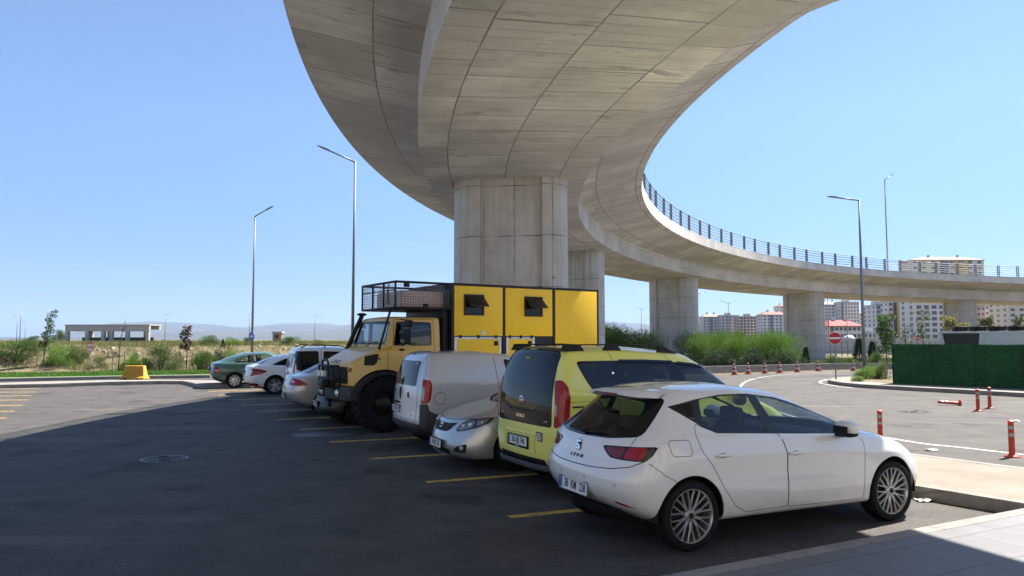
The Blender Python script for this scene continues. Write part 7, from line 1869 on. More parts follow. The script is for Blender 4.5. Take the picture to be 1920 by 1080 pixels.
for k, i, xc, yt, yb, wpx, Y, lab in [
    ('md', 0, 22, 633, 697, 100, 43.2, 'wide mid green feathery shrub at the left edge of the verge'), ('br', 1, 112, 641, 697, 58, 42.8, 'light green feathery shrub between the first sapling and the red notice'), ('ol', 0, 183, 662, 697, 34, 42.8, 'thin pale shrub just right of the red notice'),
    ('br', 2, 243, 654, 694, 34, 42.8, 'bright green shrub rising behind the yellow concrete block'), ('md', 1, 300, 650, 695, 56, 42.8, 'dense mid green shrub right of the yellow concrete block'), ('ol', 1, 326, 655, 695, 34, 43.8, 'paler feathery shrub joined to the right side of the dense one'),
    ('md', 2, 394, 628, 668, 40, 56, 'green shrub on the field edge above the boot of the green sedan'), ('br', 0, 434, 632, 672, 36, 54, 'rounded green shrub left of the lamp pole with the blue sign'), ('dk', 0, 416, 640, 690, 26, 44.5, 'dark bluish shrub between two greener ones above the green sedan'),
    ('br', 1, 440, 650, 690, 32, 43.8, 'bright yellow green shrub right behind the green sedan roof'), ('md', 0, 392, 655, 697, 40, 43.2, 'low green shrub with flowers left of the green sedan boot'), ('md', 1, 463, 633, 660, 22, 60, 'small green shrub just left of the blue sign pole'),
    ('md', 2, 110, 618, 645, 26, 110, 'far green bush left of the concrete frame'), ('md', 0, 60, 628, 648, 24, 90, 'far low bush behind the first sapling'), ('ol', 0, 210, 655, 694, 24, 45, 'thin olive shrub left of the bare sapling'),
    ('md', 2, 145, 650, 697, 36, 43.6, 'low green shrub between the light green shrub and the red notice'), ('br', 2, 268, 664, 696, 30, 43, 'small light green shrub just right of the yellow concrete block'), ('br', 0, 372, 658, 696, 30, 43, 'light green shrub between the purple sapling and the green sedan'), ('md', 1, 545, 632, 665, 46, 58, 'green shrub above the roof of the white van'), ('ol', 1, 585, 634, 665, 40, 60, 'pale shrub left of the tall lamp above the white van')]:
    shrub_px(k, i, xc, yt, yb, wpx, Y, lab, group=LG)
# hedge of tall feathery shrubs behind the low wall on the right
HG = 'tall feathery shrubs behind the low wall'
hx = [(1126, 627), (1148, 620), (1172, 630), (1192, 634), (1212, 632), (1300, 634), (1318, 630), (1338, 636), (1356, 632), (1376, 638), (1396, 633), (1416, 637), (1436, 630), (1456, 632), (1472, 640)]
for n_, (x, yt) in enumerate(hx):
    Y = 49.5 + (n_ % 3) * 1.1
    shrub_px('hd', n_, x, yt - 13, 690, 64, Y, 'tall bright green shrub ' + ['right beside the truck box, first of the hedge', 'with the highest plume between truck and second pier', 'third from the truck box in the hedge', 'second to the left of the second pier', 'touching the second pier on its left', 'touching the second pier on its right', 'one place right of the one touching the second pier', 'left of the first dip in the hedge between the piers', 'below the right half of the grey beige block pair', 'under the gap between the grey beige and pink blocks', 'below the left part of the pink block', 'below the right end of the pink block', 'below the brown roofed grey block', 'second to the left of the third pier', 'touching the third pier on its left'][n_], group=HG)
for n_, x in enumerate((1318, 1350, 1385, 1415, 1448, 1478)):
    shrub_px('dk', n_, x, 652 + (n_ % 3) * 3, 694, 56, 47.6, 'dark low bush at the foot of the shrub hedge, ' + ['nearest the yellow minivan', 'second from the minivan', 'left of its middle', 'right of its middle', 'second from the third pier', 'against the third pier'][n_], 'bush', 'dark bushes along the low wall', 'bush')
for n_, (x, yt, wp, kd, lab) in enumerate([(1500, 672, 34, 'dk', 'dark low bush in front of the left half of the third pier'), (1535, 676, 26, 'dk', 'small dark bush in front of the right half of the third pier'), (1560, 664, 40, 'md', 'green shrub right of the third pier, behind the no entry post'), (1590, 668, 36, 'md', 'green shrub between the no entry sign and the street lamp'), (1648, 662, 40, 'md', 'green shrub right of the street lamp, behind the corner weeds'), (1575, 678, 36, 'dk', 'dark low bush behind the far end of the low wall'), (1640, 676, 40, 'dk', 'dark low bush right behind the street lamp foot')]):
    shrub_px(kd, n_, x, yt, 694, wp, 50, lab, 'bush', 'low bushes around the third pier', 'bush')
# weeds at the pavement corner
for n_, (x, yt, wp, kd, Y, lab) in enumerate([(1622, 690, 36, 'br', 33, 'low bright green weeds at the left of the corner bed'), (1645, 684, 40, 'br', 33.5, 'taller light green weeds in the middle of the corner bed'), (1664, 678, 36, 'ol', 33, 'seeding weeds against the corner of the green fence'), (1608, 705, 26, 'br', 31.5, 'small tuft of weeds spilling over the corner kerb')]):
    b = P(x, 715, Y); zt = P(x, yt, Y).z; plant('weed_clump', SH[kd][n_ % 2], (b.x, Y, .13), (wp * Y / 1387, wp * Y / 1387, zt - .13), n_ * 1.3, lab, 'weeds', 'weeds at the pavement corner')

# conifers
def conifer_mesh(seed, h=1.0, w_=.5):
    random.seed(seed); vs = []; fs = []
    for k in range(2600):
        z = random.random() ** .8; r = w_ * .5 * (1 - z) * random.uniform(.3, 1.05) + .01; a = random.uniform(0, 6.283); tier = .06 * math.sin(z * 38)
        p = Vector((r * math.cos(a), r * math.sin(a), z * .95 + .04 + tier * r)); d = Vector((math.cos(a), math.sin(a), random.uniform(-.25, .45)))
        quad(vs, fs, p, d, rv(), random.uniform(.05, .11), random.uniform(.012, .022))
    me = bpy.data.meshes.new('foliage'); me.from_pydata([tuple(v) for v in vs], [], fs); me.materials.append(M['leaf_conifer'])
    mb = MB(); mb.tube([(0, 0, -.05), (0, 0, .5), (0, 0, .95)], [.022, .014, .004], 6); ms = bpy.data.meshes.new('trunk'); ms.from_pydata(mb.v, [], mb.f); ms.materials.append(M['bark']); return me, ms
CF = [conifer_mesh(5), conifer_mesh(6)]
for n_, (x, yt, Y, lab) in enumerate([(1612, 634, 52, 'young dark conifer behind the small no entry sign'), (1637, 640, 53, 'young dark conifer right of the street lamp'), (1512, 650, 51, 'small dark conifer in front of the third pier'), (417, 636, 50, 'young bluish conifer among the shrubs above the green sedan')]):
    b = P(x, 690, Y); z0 = field_h(b.x, Y); h = P(x, yt, Y).z - z0; plant('young_conifer', CF[n_ % 2], (b.x, Y, z0), (h, h, h), n_, lab, 'conifer', 'young conifers', ('foliage', 'trunk'))

# slender trees: trunk with limbs + leafy crown
def tree(name, base, pts, crown, mat, label, cat='tree', group=None, nleaf=700, leaf=(.10, .18), stakes=False, r0=.035, bare=False, seed=1, clump_r=.3):
    random.seed(seed); o = empty(name, base, 0, label, cat, group)
    mb = MB(); n = len(pts); mb.tube(pts, [r0 * (1 - .8 * i / (n - 1)) for i in range(n)], 7)
    vs = []; fs = []
    for (cx, cy, cz, cr) in crown:
        c_ = Vector((cx, cy, cz)); j = min(range(n), key=lambda i: abs(pts[i][2] - (cz - .25))); q0 = Vector(pts[j]); 
        mb.tube([q0, (q0 + c_) / 2 + Vector((0, 0, -.03)), c_], [r0 * .35, r0 * .25, r0 * .12], 5)
        if bare:
            for k in range(7): e = c_ + rv() * cr; mb.tube([c_, (c_ + e) / 2 + Vector((0, 0, .05)), e + Vector((0, 0, .15 * cr))], [r0 * .16, r0 * .1, r0 * .04], 4)
            continue
        m = max(6, int(nleaf * cr ** 2 / sum(q[3] ** 2 for q in crown)))
        for k in range(m):
            v = rv(); v = v.normalized() * v.length ** .5; p = c_ + Vector((v.x, v.y, v.z * .8)) * cr
            d = Vector((v.x, v.y, random.uniform(-.5, .6))) + rv() * .4; L = random.uniform(*leaf); quad(vs, fs, p, d, rv(), L, L * .62, random.uniform(-.02, .02))
    mb.build('trunk', M['bark'], o, smooth=True)
    if vs:
        me = bpy.data.meshes.new('crown'); me.from_pydata([tuple(v) for v in vs], [], fs); new_obj('crown', me, mat, o)
    if stakes:
        for x in (-.35, .35):
            mb = MB(); mb.tube([(x, 0, 0), (x * .95, 0, 1.15)], .025, 6); mb.build('stake', M['stake'], o)
        mb = MB(); mb.tube([(-.37, .0, .85), (.37, .0, .87)], .018, 5); mb.build('tie_bar', M['stake'], o)
    return o
M['stake'] = plain('weathered stake', (.22, .18, .14), .9)
def px_tree(x, ybase, ytop, Y, **k):
    b = P(x, ybase, Y); z0 = field_h(b.x, Y) if b.x < 3 else 0.0
    if b.x < 3: z0 = max(z0, .08)
    return Vector((b.x, Y, z0)), P(x, ytop, Y).z - z0
SG = 'staked saplings along the left verge'
b, h = px_tree(80, 695, 580, 42.6)
random.seed(4); tree('sapling', b, [(0, 0, 0), (.1, 0, h * .35), (.22, 0, h * .65), (.35, 0, h * .97)], [(.02 + .33 * z + random.uniform(-.17, .17), random.uniform(-.2, .2), h * z, .11 + .12 * (1 - z)) for z in [.36 + .032 * i for i in range(20)]], M['leaf_mid2'] if 'leaf_mid2' in M else M['leaf_olive2'] if 'leaf_olive2' in M else M['leaf_mid'], 'tall leaning sapling with purplish green leaves between two stakes, leftmost of the staked ones', group=SG, nleaf=900, leaf=(.06, .11), stakes=True, seed=4)
b, h = px_tree(222, 693, 594, 42.6); tree('sapling', b, [(0, 0, 0), (.02, 0, h * .45), (.12, 0, h * .7), (.36, 0, h * .98)], [(.05 + .3 * z, random.uniform(-.15, .15), h * (.45 + .5 * z), .16) for z in (0, .2, .4, .55, .7, .85)], M['leaf_mid'], 'bare leafless sapling between two stakes, left of the yellow concrete block', group=SG, stakes=True, bare=True, seed=9)
b, h = px_tree(349, 692, 612, 42.6); random.seed(8); tree('sapling', b, [(0, 0, 0), (.03, 0, h * .5), (.06, 0, h * .98)], [(random.uniform(-.3, .34) * (1.1 - z * .6), random.uniform(-.25, .25), h * z, .17) for z in [.50 + .034 * i for i in range(15)]], M['leaf_purple'], 'small sapling with dark purple leaves between two stakes, right of the yellow concrete block', group=SG, nleaf=520, leaf=(.07, .14), stakes=True, seed=8)
TG = 'slender young trees behind the green fence'
b, h = px_tree(1663, 700, 588, 37); random.seed(2); tree('young_tree', b, [(0, 0, 0), (.02, 0, h * .5), (-.02, 0, h * .97)], [(random.uniform(-.32, .34), random.uniform(-.3, .3), h * z, .24) for z in [.42 + .031 * i for i in range(18)]], M['leaf_mid'], 'leafy young tree standing at the left corner of the green fence', group=TG, nleaf=1500, leaf=(.07, .13), seed=2, r0=.04)
b, h = px_tree(1699, 700, 607, 45); tree('young_tree', b, [(0, 0, 0), (.0, 0, h * .5), (.03, 0, h * .97)], [(random.uniform(-.1, .1) + .5 * (i % 2) * (z - .5), 0, h * z, .2) for i, z in enumerate((.55, .62, .7, .78, .85, .92))], M['leaf_olive'], 'sparse brownish young tree with bare branches above the green fence', group=TG, nleaf=110, leaf=(.08, .15), bare=False, seed=12)
b, h = px_tree(1733, 700, 578, 50); random.seed(6); tree('young_tree', b, [(0, 0, 0), (.0, 0, h * .5), (.02, 0, h * .98)], [(random.uniform(-.35, .35), random.uniform(-.2, .2), h * z, .22) for z in [.5 + .035 * i for i in range(14)]], M['leaf_olive'], 'thin grey green young tree above the left end of the cooling unit', group=TG, nleaf=330, leaf=(.08, .15), seed=6)
b, h = px_tree(1785, 700, 594, 44); random.seed(3); tree('young_tree', b, [(0, 0, 0), (.0, 0, h * .98)], [(random.uniform(-.3, .3), 0, h * z, .22) for z in (.80, .84, .88, .91, .94, .97)], M['leaf_yellow'], 'yellowing treetop behind the fans of the cooling unit', group=TG, nleaf=420, leaf=(.08, .15), seed=3)
b, h = px_tree(1808, 700, 606, 44); tree('young_tree', b, [(0, 0, 0), (.0, 0, h * .98)], [(random.uniform(-.3, .3), 0, h * z, .2) for z in (.88, .92, .95, .97)], M['leaf_yellow'], 'lower yellowing treetop right of the other one behind the cooling unit', group=TG, nleaf=260, leaf=(.08, .15), seed=14)
for x, yt, lab in ((1845, 596, 'small dark treetop in front of the cream blocks at the right'), (1858, 594, 'second small treetop right of the fourth pier'), (1914, 594, 'leafy treetop at the right edge above the fans')):
    b, h = px_tree(x, 700, yt, 60); random.seed(x); tree('young_tree', b, [(0, 0, 0), (.0, 0, h * .98)], [(random.uniform(-.25, .25), 0, h * z, .22) for z in (.78, .83, .88, .92, .96)], M['leaf_olive'], lab, group=TG, nleaf=260, leaf=(.1, .18), seed=x)
b, h = px_tree(1148, 690, 614, 62); random.seed(41); tree('young_tree', b, [(0, 0, 0), (0, 0, h * .95)], [(random.uniform(-.7, .7), random.uniform(-.5, .5), h * z, .45) for z in [.5 + .04 * i for i in range(12)]], M['leaf_mid'], 'rounded darker tree behind the shrubs right of the truck box', group=TG, nleaf=900, leaf=(.12, .22), seed=41)

# dry weeds over the field (nobody could count them), grass blades on the verge
random.seed(21)
def tufts(name, n, area, mat, L, wd, blades, kind_label, zf):
    vs = []; fs = []
    for k in range(n):
        p = area()
        if p is None: continue
        s = random.uniform(.6, 1.5)
        for q in range(blades):
            d = Vector((random.uniform(-.55, .55), random.uniform(-.55, .55), 1)); quad(vs, fs, Vector((p.x + random.uniform(-.12, .12) * s, p.y + random.uniform(-.12, .12) * s, zf(p))), d, rv(), random.uniform(*L) * s, random.uniform(*wd), random.uniform(-.03, .03))
    me = bpy.data.meshes.new(name); me.from_pydata([tuple(v) for v in vs], [], fs); o = new_obj(name, me, mat); tag(o, kind_label[0], kind_label[1], kind='stuff'); return o
def field_area(lo, hi, thr):
    def f():
        Y = lo + (hi - lo) * random.random() ** 1.4; X = random.uniform(-1.05, .02) * Y * .72 - 1
        if verge(X, Y) < 5.2: return None
        if noise.noise(Vector((X * .13, Y * .13, 1.7))) + random.uniform(-.25, .25) < thr: return None
        return Vector((X, Y, 0))
    return f
tufts('dry_weeds', 17000, field_area(42, 110, -.15), M['straw'], (.10, .32), (.006, .013), 7, ('pale dry weeds and straw covering the raised field', 'dry weeds'), lambda p: field_h(p.x, p.y) - .03)
tufts('green_weeds', 17000, field_area(42, 110, -.2), M['straw_green'], (.12, .36), (.007, .015), 7, ('patches of greener weeds scattered through the raised field', 'weeds'), lambda p: field_h(p.x, p.y) - .03)
def verge_area():
    k = random.random(); q = VA + (VB - VA) * (k * 1.5 - .35) + vnor * random.uniform(.4, 4.5); return Vector((q.x, q.y, 0))
tufts('lawn_grass', 9000, verge_area, M['lawn_blade'], (.05, .12), (.010, .02), 5, ('short mown green grass of the left verge', 'grass'), lambda p: .11)
def right_area():
    Y = random.uniform(48, 85); X = random.uniform(.05, .72) * Y
    return Vector((X, Y, 0))
tufts('rough_grass', 10000, right_area, M['rough'], (.16, .42), (.010, .020), 6, ('rough green grass behind the low wall and around the piers', 'grass'), lambda p: field_h(p.x, p.y) - .03)
# rubble on the field
random.seed(31); vs = []; fs = []
for k in range(420):
    p = field_area(46, 75, -.6)()
    if p is None: continue
    s = random.uniform(.04, .16); i = len(vs); z = field_h(p.x, p.y)
    for (a, b_, c_) in ((-1, -1, -.5), (1, -1, -.5), (1, 1, -.5), (-1, 1, -.5), (-.7, -.6, .6), (.7, -.7, .5), (.6, .7, .7), (-.7, .6, .5)): vs.append((p.x + s * a * random.uniform(.7, 1.2), p.y + s * b_ * random.uniform(.7, 1.2), z + s * c_ * random.uniform(.5, 1)))
    fs += [tuple(i + q for q in f) for f in ((3, 2, 1, 0), (4, 5, 6, 7), (0, 1, 5, 4), (1, 2, 6, 5), (2, 3, 7, 6), (3, 0, 4, 7))]
me = bpy.data.meshes.new('rubble'); me.from_pydata(vs, [], fs); tag(new_obj('rubble', me, plain('rubble', (.40, .37, .33), .9, 0, .3, 1)), 'scattered pale rubble on the slope of the dry field', 'rubble', kind='stuff')
# ---------------------------------------------------------------- far structures, buildings, hills
M['farconc'] = plain('grey frame concrete', (.34, .34, .33), .85, 0, .12, 1)
Yf = 92.0; pa, pb = P(121, 640, Yf), P(283, 640, Yf); wF = pb.x - pa.x; zt = P(121, 610, Yf).z; z0 = field_h(pa.x, Yf) - .3
fr = empty('open_shed', (pa.x, Yf, z0), R(-3), 'long low grey concrete frame with open bays standing in the dry field', 'shed'); H_ = zt - z0
mb = MB(); mb.box(0, wF, 0, .4, H_ - .75, H_ - .02); mb.build('beam', M['farconc'], fr, bevel=.03)
mb = MB(); mb.box(-.05, wF + .05, -.05, 2.9, H_ - .02, H_ + .10); mb.build('roof_slab', M['farconc'], fr)
mb = MB(); mb.box(0, wF, 2.4, 2.8, H_ - .5, H_ - .03); mb.build('beam', M['farconc'], fr)
for i in range(6):
    x = (wF - .45) * (i + (.25 if 0 < i < 5 else 0) * (1 if i < 3 else -1)) / 5; mb = MB(); mb.box(x, x + .42, .02, .4, 0, H_ - .745); mb.build('column', M['farconc'], fr)
for i in range(4): x = wF * (.15 + .22 * i); mb = MB(); mb.box(x, x + .35, 2.42, 2.78, 0, H_ - .5); mb.build('column', M['farconc'], fr)
mb = MB(); mb.box(.8, wF - .6, 2.2, 2.3, 0, 1.0); mb.build('shade_sheet', M['trimgrey'], fr)  # dark sheet put in as the shade of the open bays
q = P(521.5, 637, 125); hut = empty('watch_hut', (q.x, 125, field_h(q.x, 125) - .3), 0, 'tiny square brick hut with a pale roof on the horizon', 'hut')
zt = P(521, 625, 125).z - hut.location.z
mb = MB(); mb.box(-.72, .72, -.7, .7, 0, zt); hw_ = mb.build('wall', plain('brown brick hut', (.24, .17, .12), .9, 0, .2, 2), hut)
mb = MB(); mb.box(-.85, .85, -.85, .85, zt + .003, zt + .3); mb.build('roof', M['farconc'], hut)
mb = MB(); mb.box(-.25, .25, -.71, -.69, zt * .55, zt * .85); mb.build('window', M['gloss_black'], hw_)

WIN_ME = {}
def win_mesh(w_, h_, mat, key):
    k = (round(w_, 2), round(h_, 2), key)
    if k not in WIN_ME:
        mb = MB(); mb.box(-w_ / 2, w_ / 2, -.06, .10, -h_ / 2, h_ / 2); me = bpy.data.meshes.new('window'); me.from_pydata(mb.v, [], mb.f); me.materials.append(mat); WIN_ME[k] = me
    return WIN_ME[k]
def bwin(parent, x, z, w_, h_, mat, key, side=0, depth=0, W_b=0):
    o = bpy.data.objects.new('window', win_mesh(w_, h_, mat, key)); link(o); o.parent = parent
    if side == 0: o.location = (x, 0, z)
    else: o.location = (0 if side < 0 else W_b, x, z); o.rotation_euler = (0, 0, R(90) if side < 0 else R(-90))
M['bwin'] = plain('far window glass', (.075, .09, .11), .15, 0, .35, 1)
M['bwin2'] = plain('unglazed opening', (.028, .024, .022), .9, 0, .2, 1)
def wallm(nm, c): return plain('render ' + nm, c, .9, 0, .06, .15)
def building(x0, x1, ytop, Y, floors, cols, wall, label, roof='flat', roofc=(.26, .11, .085), wmat='bwin', bands=(), rz=0, dep=16, ww=1.3, wh=1.4, sidecols=3, balc=(), cat='apartment block', skip=0):
    pa = P(x0, 636, Y); wd = P(x1, 636, Y).x - pa.x; H_ = P((x0 + x1) / 2, ytop, Y).z + 1.0
    o = empty('apartment_block', (pa.x, Y, -1.0), R(rz), label, cat, 'far buildings')
    mb = MB(); mb.box(0, wd, 0, dep, 0, H_); wl = mb.build('wall', wall, o)
    fh = H_ / floors
    for (f0, f1, m, e) in bands:
        mb = MB(); mb.box(wd * f0, wd * f1, -e, .0 - .002, .2, H_ * .985); mb.build('wall_panel', m, o)
    if roof == 'hip':
        e = .7; mb = MB(); vs = [(-e, -e, H_), (wd + e, -e, H_), (wd + e, dep + e, H_), (-e, dep + e, H_), (wd * .22, dep * .45, H_ + min(wd, dep) * .20), (wd * .78, dep * .45, H_ + min(wd, dep) * .20), (-e, -e, H_ - .4), (wd + e, -e, H_ - .4), (wd + e, dep + e, H_ - .4), (-e, dep + e, H_ - .4)]
        mb.add(vs, [(0, 1, 5, 4), (1, 2, 5), (2, 3, 4, 5), (3, 0, 4), (6, 7, 1, 0), (7, 8, 2, 1), (8, 9, 3, 2), (9, 6, 0, 3), (9, 8, 7, 6)]); rf = mb.build('roof', plain('roof %.2f %.2f %.2f' % tuple(roofc), roofc, .8, 0, .15, .3), o)
        for cx in (.3, .7): mb = MB(); mb.box(wd * cx, wd * cx + 1.2, dep * .4, dep * .4 + 1.2, H_ + 1, H_ + min(wd, dep) * .2 + 1.4); mb.build('chimney', wall, rf)
    else:
        mb = MB(); mb.box(-.25, wd + .25, -.25, dep + .25, H_ + .003, H_ + .6); rf = mb.build('roof', M['farconc'], o)
        mb = MB(); mb.box(wd * .35, wd * .62, dep * .3, dep * .7, H_ + .6, H_ + 3.0); mb.build('lift_house', wall, rf)
    n = 0
    for f in range(skip, floors):
        for c in range(cols):
            x = wd * (c + .5) / cols; z = fh * (f + .55)
            off = next((e for (f0, f1, m, e) in bands if f0 < x / wd < f1), 0)
            ob = bpy.data.objects.new('window', win_mesh(ww * (1.5 if c in balc else 1), wh, M[wmat], wmat + str(c in balc))); link(ob); ob.parent = o; ob.location = (x, -off, z); n += 1
            if c in balc and n < 95:
                if (f, 'b') not in WIN_ME: pass
                ob = bpy.data.objects.new('balcony', balc_mesh(ww * 1.9, wall)); link(ob); ob.parent = o; ob.location = (x, -off, z - .55)
        for c in range(sidecols):
            if n > 92: break
            ob = bpy.data.objects.new('window', win_mesh(ww, wh, M[wmat], wmat + 'False')); link(ob); ob.parent = o; ob.location = (0, dep * (c + .5) / sidecols, fh * (f + .55)); ob.rotation_euler = (0, 0, R(-90)); n += 1
    return o
def balc_mesh(w_, mat):
    k = ('b', round(w_, 2), mat.name)
    if k not in WIN_ME:
        mb = MB(); mb.box(-w_ / 2, w_ / 2, -1.1, -.07, -.55, -.40); mb.box(-w_ / 2, w_ / 2, -1.1, -1.02, -.40, .35); me = bpy.data.meshes.new('balcony'); me.from_pydata(mb.v, [], mb.f); me.materials.append(mat); WIN_ME[k] = me
    return WIN_ME[k]
white, cream, beige, pink, grey, yel, dgrey, mint, lilac = (wallm(n, c) for n, c in (('white', (.60, .575, .545)), ('cream', (.58, .515, .41)), ('beige', (.46, .43, .39)), ('pink', (.50, .38, .33)), ('grey', (.42, .42, .43)), ('yellow', (.58, .38, .09)), ('dark grey', (.16, .17, .19)), ('pale green', (.50, .55, .47)), ('lilac', (.56, .54, .56))))
building(1301, 1319, 606, 760, 7, 3, white, 'small pale block just right of the second pier, partly hidden', wmat='bwin', sidecols=0)
building(1319, 1352, 594, 700, 9, 5, beige, 'grey beige apartment block, left half of the pair right of the second pier', 'hip', (.24, .20, .16), bands=((.38, .52, dgrey, .5),), ww=1.6)
building(1353, 1387, 592, 690, 9, 5, beige, 'grey beige apartment block with a dark stripe, directly left of the pink one', 'flat', bands=((.2, .36, grey, .5),), ww=1.6)
building(1388, 1426, 594, 670, 9, 6, pink, 'unfinished pinkish brick block with dark open windows', 'flat', wmat='bwin2', ww=2.0, wh=1.7)
building(1431, 1476, 590, 640, 9, 6, lilac, 'grey apartment block with a brown roof, left of the third pier', 'hip', (.22, .12, .09), bands=((.3, .42, dgrey, .4), (.66, .78, grey, .4)), ww=1.6)
building(1463, 1480, 574, 720, 12, 2, white, 'taller pale block with a red roof peeping left of the third pier', 'hip', (.38, .14, .10), sidecols=0)
building(1541, 1580, 571, 600, 12, 6, white, 'tall white tower block right of the third pier, left wing', 'hip', (.26, .24, .24), ww=1.2)
building(1579, 1613, 567, 590, 12, 6, white, 'tall white tower block with a dark strip, left of the right hand street lamp', 'flat', bands=((.0, .12, dgrey, .5),), ww=1.2)
building(1618, 1646, 588, 620, 8, 4, mint, 'pale green block between the street lamp and the white and grey block', 'hip', (.34, .33, .30), ww=1.4)
building(1644, 1668, 573, 430, 9, 3, white, 'white block with bluish glazed corner, right of the pale green one', 'flat', bands=((.0, .35, lilac, .4),), ww=1.8)
building(1668, 1700, 566, 420, 8, 4, white, 'white block with dark red brown panel below the overpass', 'flat', bands=((.28, .62, plain('maroon render', (.10, .035, .04), .8), .35), (.62, 1.0, grey, .3)), ww=1.8)
building(1700, 1718, 566, 410, 8, 2, yel, 'narrow yellow ochre block strip between two white blocks', 'flat', ww=2.6, wh=1.6, sidecols=0, balc=(0,))
building(1718, 1775, 560, 390, 8, 4, white, 'broad white block with large windows left of the fourth pier', 'flat', ww=2.6, wh=1.9, sidecols=2)
building(1712, 1851, 487, 520, 15, 8, cream, 'big cream and yellow apartment tower rising above the overpass railing', 'hip', (.33, .235, .18), bands=((.02, .12, white, .3), (.40, .52, dgrey, .25), (.60, .78, yel, .6), (.79, .9, lilac, .5)), ww=2.6, wh=1.7, sidecols=0, dep=13, balc=(5,), skip=5)
building(1833, 1850, 574, 400, 7, 2, pink, 'narrow pinkish grey block right of the fourth pier', 'flat', sidecols=0)
building(1850, 1880, 572, 400, 7, 3, white, 'white block right of the fourth pier', 'flat', ww=2.0, sidecols=0)
building(1880, 1897, 622, 300, 3, 2, pink, 'low house with a red roof between two cream blocks at the right', 'hip', (.42, .16, .12), sidecols=0, cat='house')
building(1893, 1960, 566, 380, 8, 4, cream, 'cream block at the right edge behind the fans', 'flat', ww=2.2, sidecols=3)
building(1557, 1615, 611, 330, 3, 7, white, 'white villa with a red roof in front of the tower blocks', 'hip', (.33, .06, .055), bands=((.0, .12, plain('red render', (.42, .09, .09), .8), .2),), ww=1.4, wh=1.5, sidecols=2, cat='house')
building(1612, 1668, 626, 360, 3, 7, mint, 'low pale green house with many small windows behind the sapling', 'flat', ww=1.2, sidecols=0, cat='house')
for x0, x1, yt, Y, fl, cl, m, lab in ((1606, 1626, 592, 900, 9, 4, cream, 'hazy cream block far behind the right hand street lamp'), (1476, 1500, 600, 900, 8, 4, beige, 'hazy beige block far behind the third pier'), (1772, 1836, 590, 700, 8, 8, beige, 'beige block behind the fourth pier'), (1426, 1434, 612, 950, 6, 2, grey, 'sliver of a far grey block between the pink and the brown roofed blocks'), (1654, 1692, 596, 700, 8, 5, cream, 'hazy cream block far behind the white and maroon blocks')):
    building(x0, x1, yt, Y, fl, cl, m, lab, 'hip', (.25, .15, .11), ww=1.6, sidecols=0)
# white dome and wall in front of the blocks
q = P(1592, 636, 200); dm = empty('dome', (q.x, 200, 1.0), 0, 'white dome standing in front of the white villa', 'dome')
rD = 11.0 * 200 / 1387
mb = MB(); mb.lathe([(rD * math.cos(a), rD * math.sin(a) + .6) for a in [k * math.pi / 20 for k in range(11)]], 28); mb.build('shell', plain('dome white', (.66, .68, .70), .5, 0, .05, .3), dm, smooth=True)
mb = MB(); mb.lathe([(rD * 1.02, 0), (rD * 1.02, .6)], 28); mb.build('drum', white, dm)
q0, q1 = P(1545, 640, 130), P(1775, 640, 130); wz = P(1600, 634.5, 130).z
mb = MB(); mb.box(q0.x, q1.x, 130, 130.3, -.8, wz); tag(mb.build('boundary_wall', plain('pale long wall', (.40, .38, .36), .9, 0, .1, .4)), 'long pale boundary wall behind the rough grass, right of the third pier', 'wall')
mf = empty('mesh_fence', (q0.x, 112, -.6), 0, 'thin dark post fence standing in front of the pale boundary wall', 'fence'); wF = P(1775, 640, 112).x - P(1545, 640, 112).x; mf.location.x = P(1545, 640, 112).x; hF = P(1600, 640.5, 112).z + .6
for i in range(22): mb = MB(); mb.box(i * wF / 21 - .06, i * wF / 21 + .06, -.06, .06, 0, hF); mb.build('post', M['rail'], mf)
for z in (.35, .6, .95): mb = MB(); mb.box(0, wF, -.02, .02, hF * z - .025, hF * z + .025); mb.build('rail', M['rail'], mf)

# hills: ridges with real depth
def ridge(name, Y, prof, depth, mat, base=-5):
    bm = bmesh.new(); rows = []
    X0, X1, n = -1.1 * Y, 1.1 * Y, 180
    for j, (dy, k) in enumerate(((-depth, 0), (-depth * .55, .45), (-depth * .25, .8), (0, 1), (depth * .8, .6), (depth * 2, 0))):
        row = []
        for i in range(n + 1):
            x = X0 + (X1 - X0) * i / n; px = 960 + 1387 * x / Y
            hh = max(0, (637 - interp(prof, px)) * Y / 1387 + 2); nz_ = noise.noise(Vector((x * .0022, Y * .001 + j, 1))) * .12 + noise.noise(Vector((x * .008, j * 2.2, 5))) * .05
            row.append(bm.verts.new((x + noise.noise(Vector((x * .003, j * 3., 2))) * depth * .15 * (k < 1), Y + dy, base + (hh - base) * k * (1 + (nz_ if k < 1 else nz_ * .25)))))
        rows.append(row)
    for a, b_ in zip(rows, rows[1:]):
        for i in range(n): bm.faces.new((a[i], a[i + 1], b_[i + 1], b_[i]))
    bm.normal_update(); return tag(from_bm(name, bm, mat, smooth=True), kind='structure')
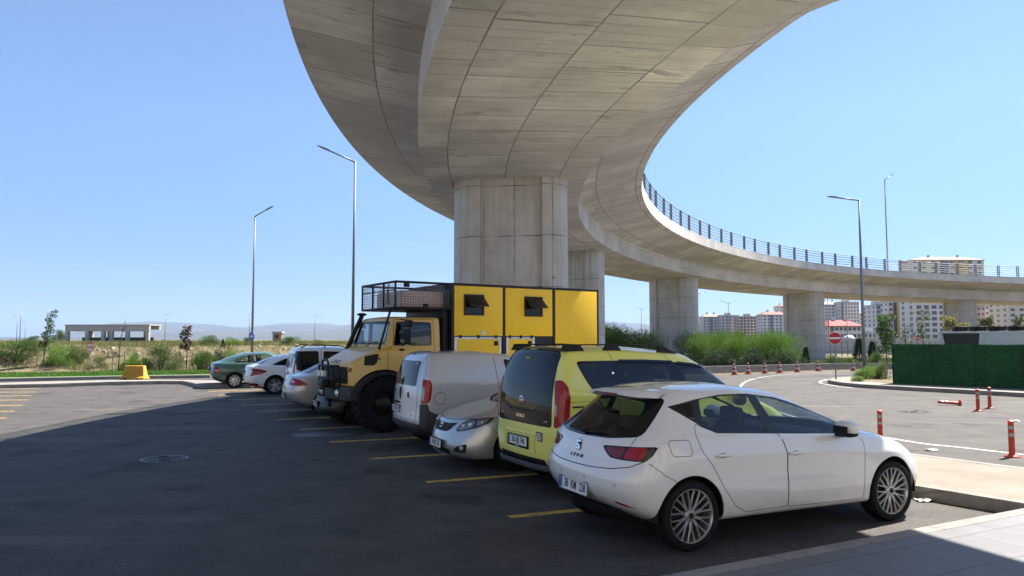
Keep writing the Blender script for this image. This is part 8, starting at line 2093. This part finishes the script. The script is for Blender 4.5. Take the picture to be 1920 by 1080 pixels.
t = NT('dry hillside'); nz = t.noise(t.coord('Object'), .004, 8, .7); t.set(col=t.ramp(nz, [(.3, (.03, .038, .028)), (.55, (.06, .06, .042)), (.75, (.095, .088, .065))]), rough=.95); M['hill'] = t.m
ridge('hills', 7000, [(-900, 620), (-300, 632), (120, 632), (200, 620), (240, 607), (275, 602), (330, 605), (400, 609), (450, 614), (500, 610), (540, 606.5), (600, 606), (650, 611), (690, 603), (740, 598), (820, 606), (960, 612), (1080, 607), (1150, 604), (1220, 609), (1330, 618), (1500, 626), (1920, 630), (2600, 622)], 1500, M['hill'])
ridge('hills', 4600, [(-900, 628), (0, 634), (160, 632), (260, 626), (340, 623), (430, 621), (520, 624), (600, 620), (680, 618), (800, 622), (1000, 626), (1130, 622), (1200, 621), (1300, 626), (1500, 632), (2600, 630)], 700, M['hill'])

# the terminal building, unseen behind the camera, is added for warm light and reflections
tb = empty('bounce_building', (-6, -11.5, 0), 0, 'long pale terminal building added unseen behind the camera for warm light and reflections', 'building')
mb = MB(); mb.box(-38, 46, -14, 0, 0, 11); mb.build('wall', wallm('bounce', (.70, .655, .58)), tb)
mb = MB(); mb.box(-38.5, 46.5, -14.5, .6, 11.003, 11.7); mb.build('roof', M['farconc'], tb)
for i in range(11):
    for z in (2.2, 7.2): ob = bpy.data.objects.new('window', win_mesh(2.4, 2.6, M['bwin'], 'term')); link(ob); ob.parent = tb; ob.location = (-34 + i * 7.4, 0, z); ob.rotation_euler = (0, 0, math.pi)

# hazy air over the whole place
t = NT('hazy air'); t.t.nodes.remove(t.b); pv = t.n('ShaderNodeVolumePrincipled'); pv.inputs['Color'].default_value = (.46, .66, 1.0, 1); pv.inputs['Density'].default_value = 7.5e-5; pv.inputs['Anisotropy'].default_value = .1
t.l(pv.outputs[0], t.out.inputs['Volume'])
mb = MB(); mb.box(-11000, 11000, -300, 11000, -9, 420); hz = mb.build('haze', t.m); tag(hz, 'thin pale haze that makes the distant hills fade to blue', 'haze', kind='stuff')
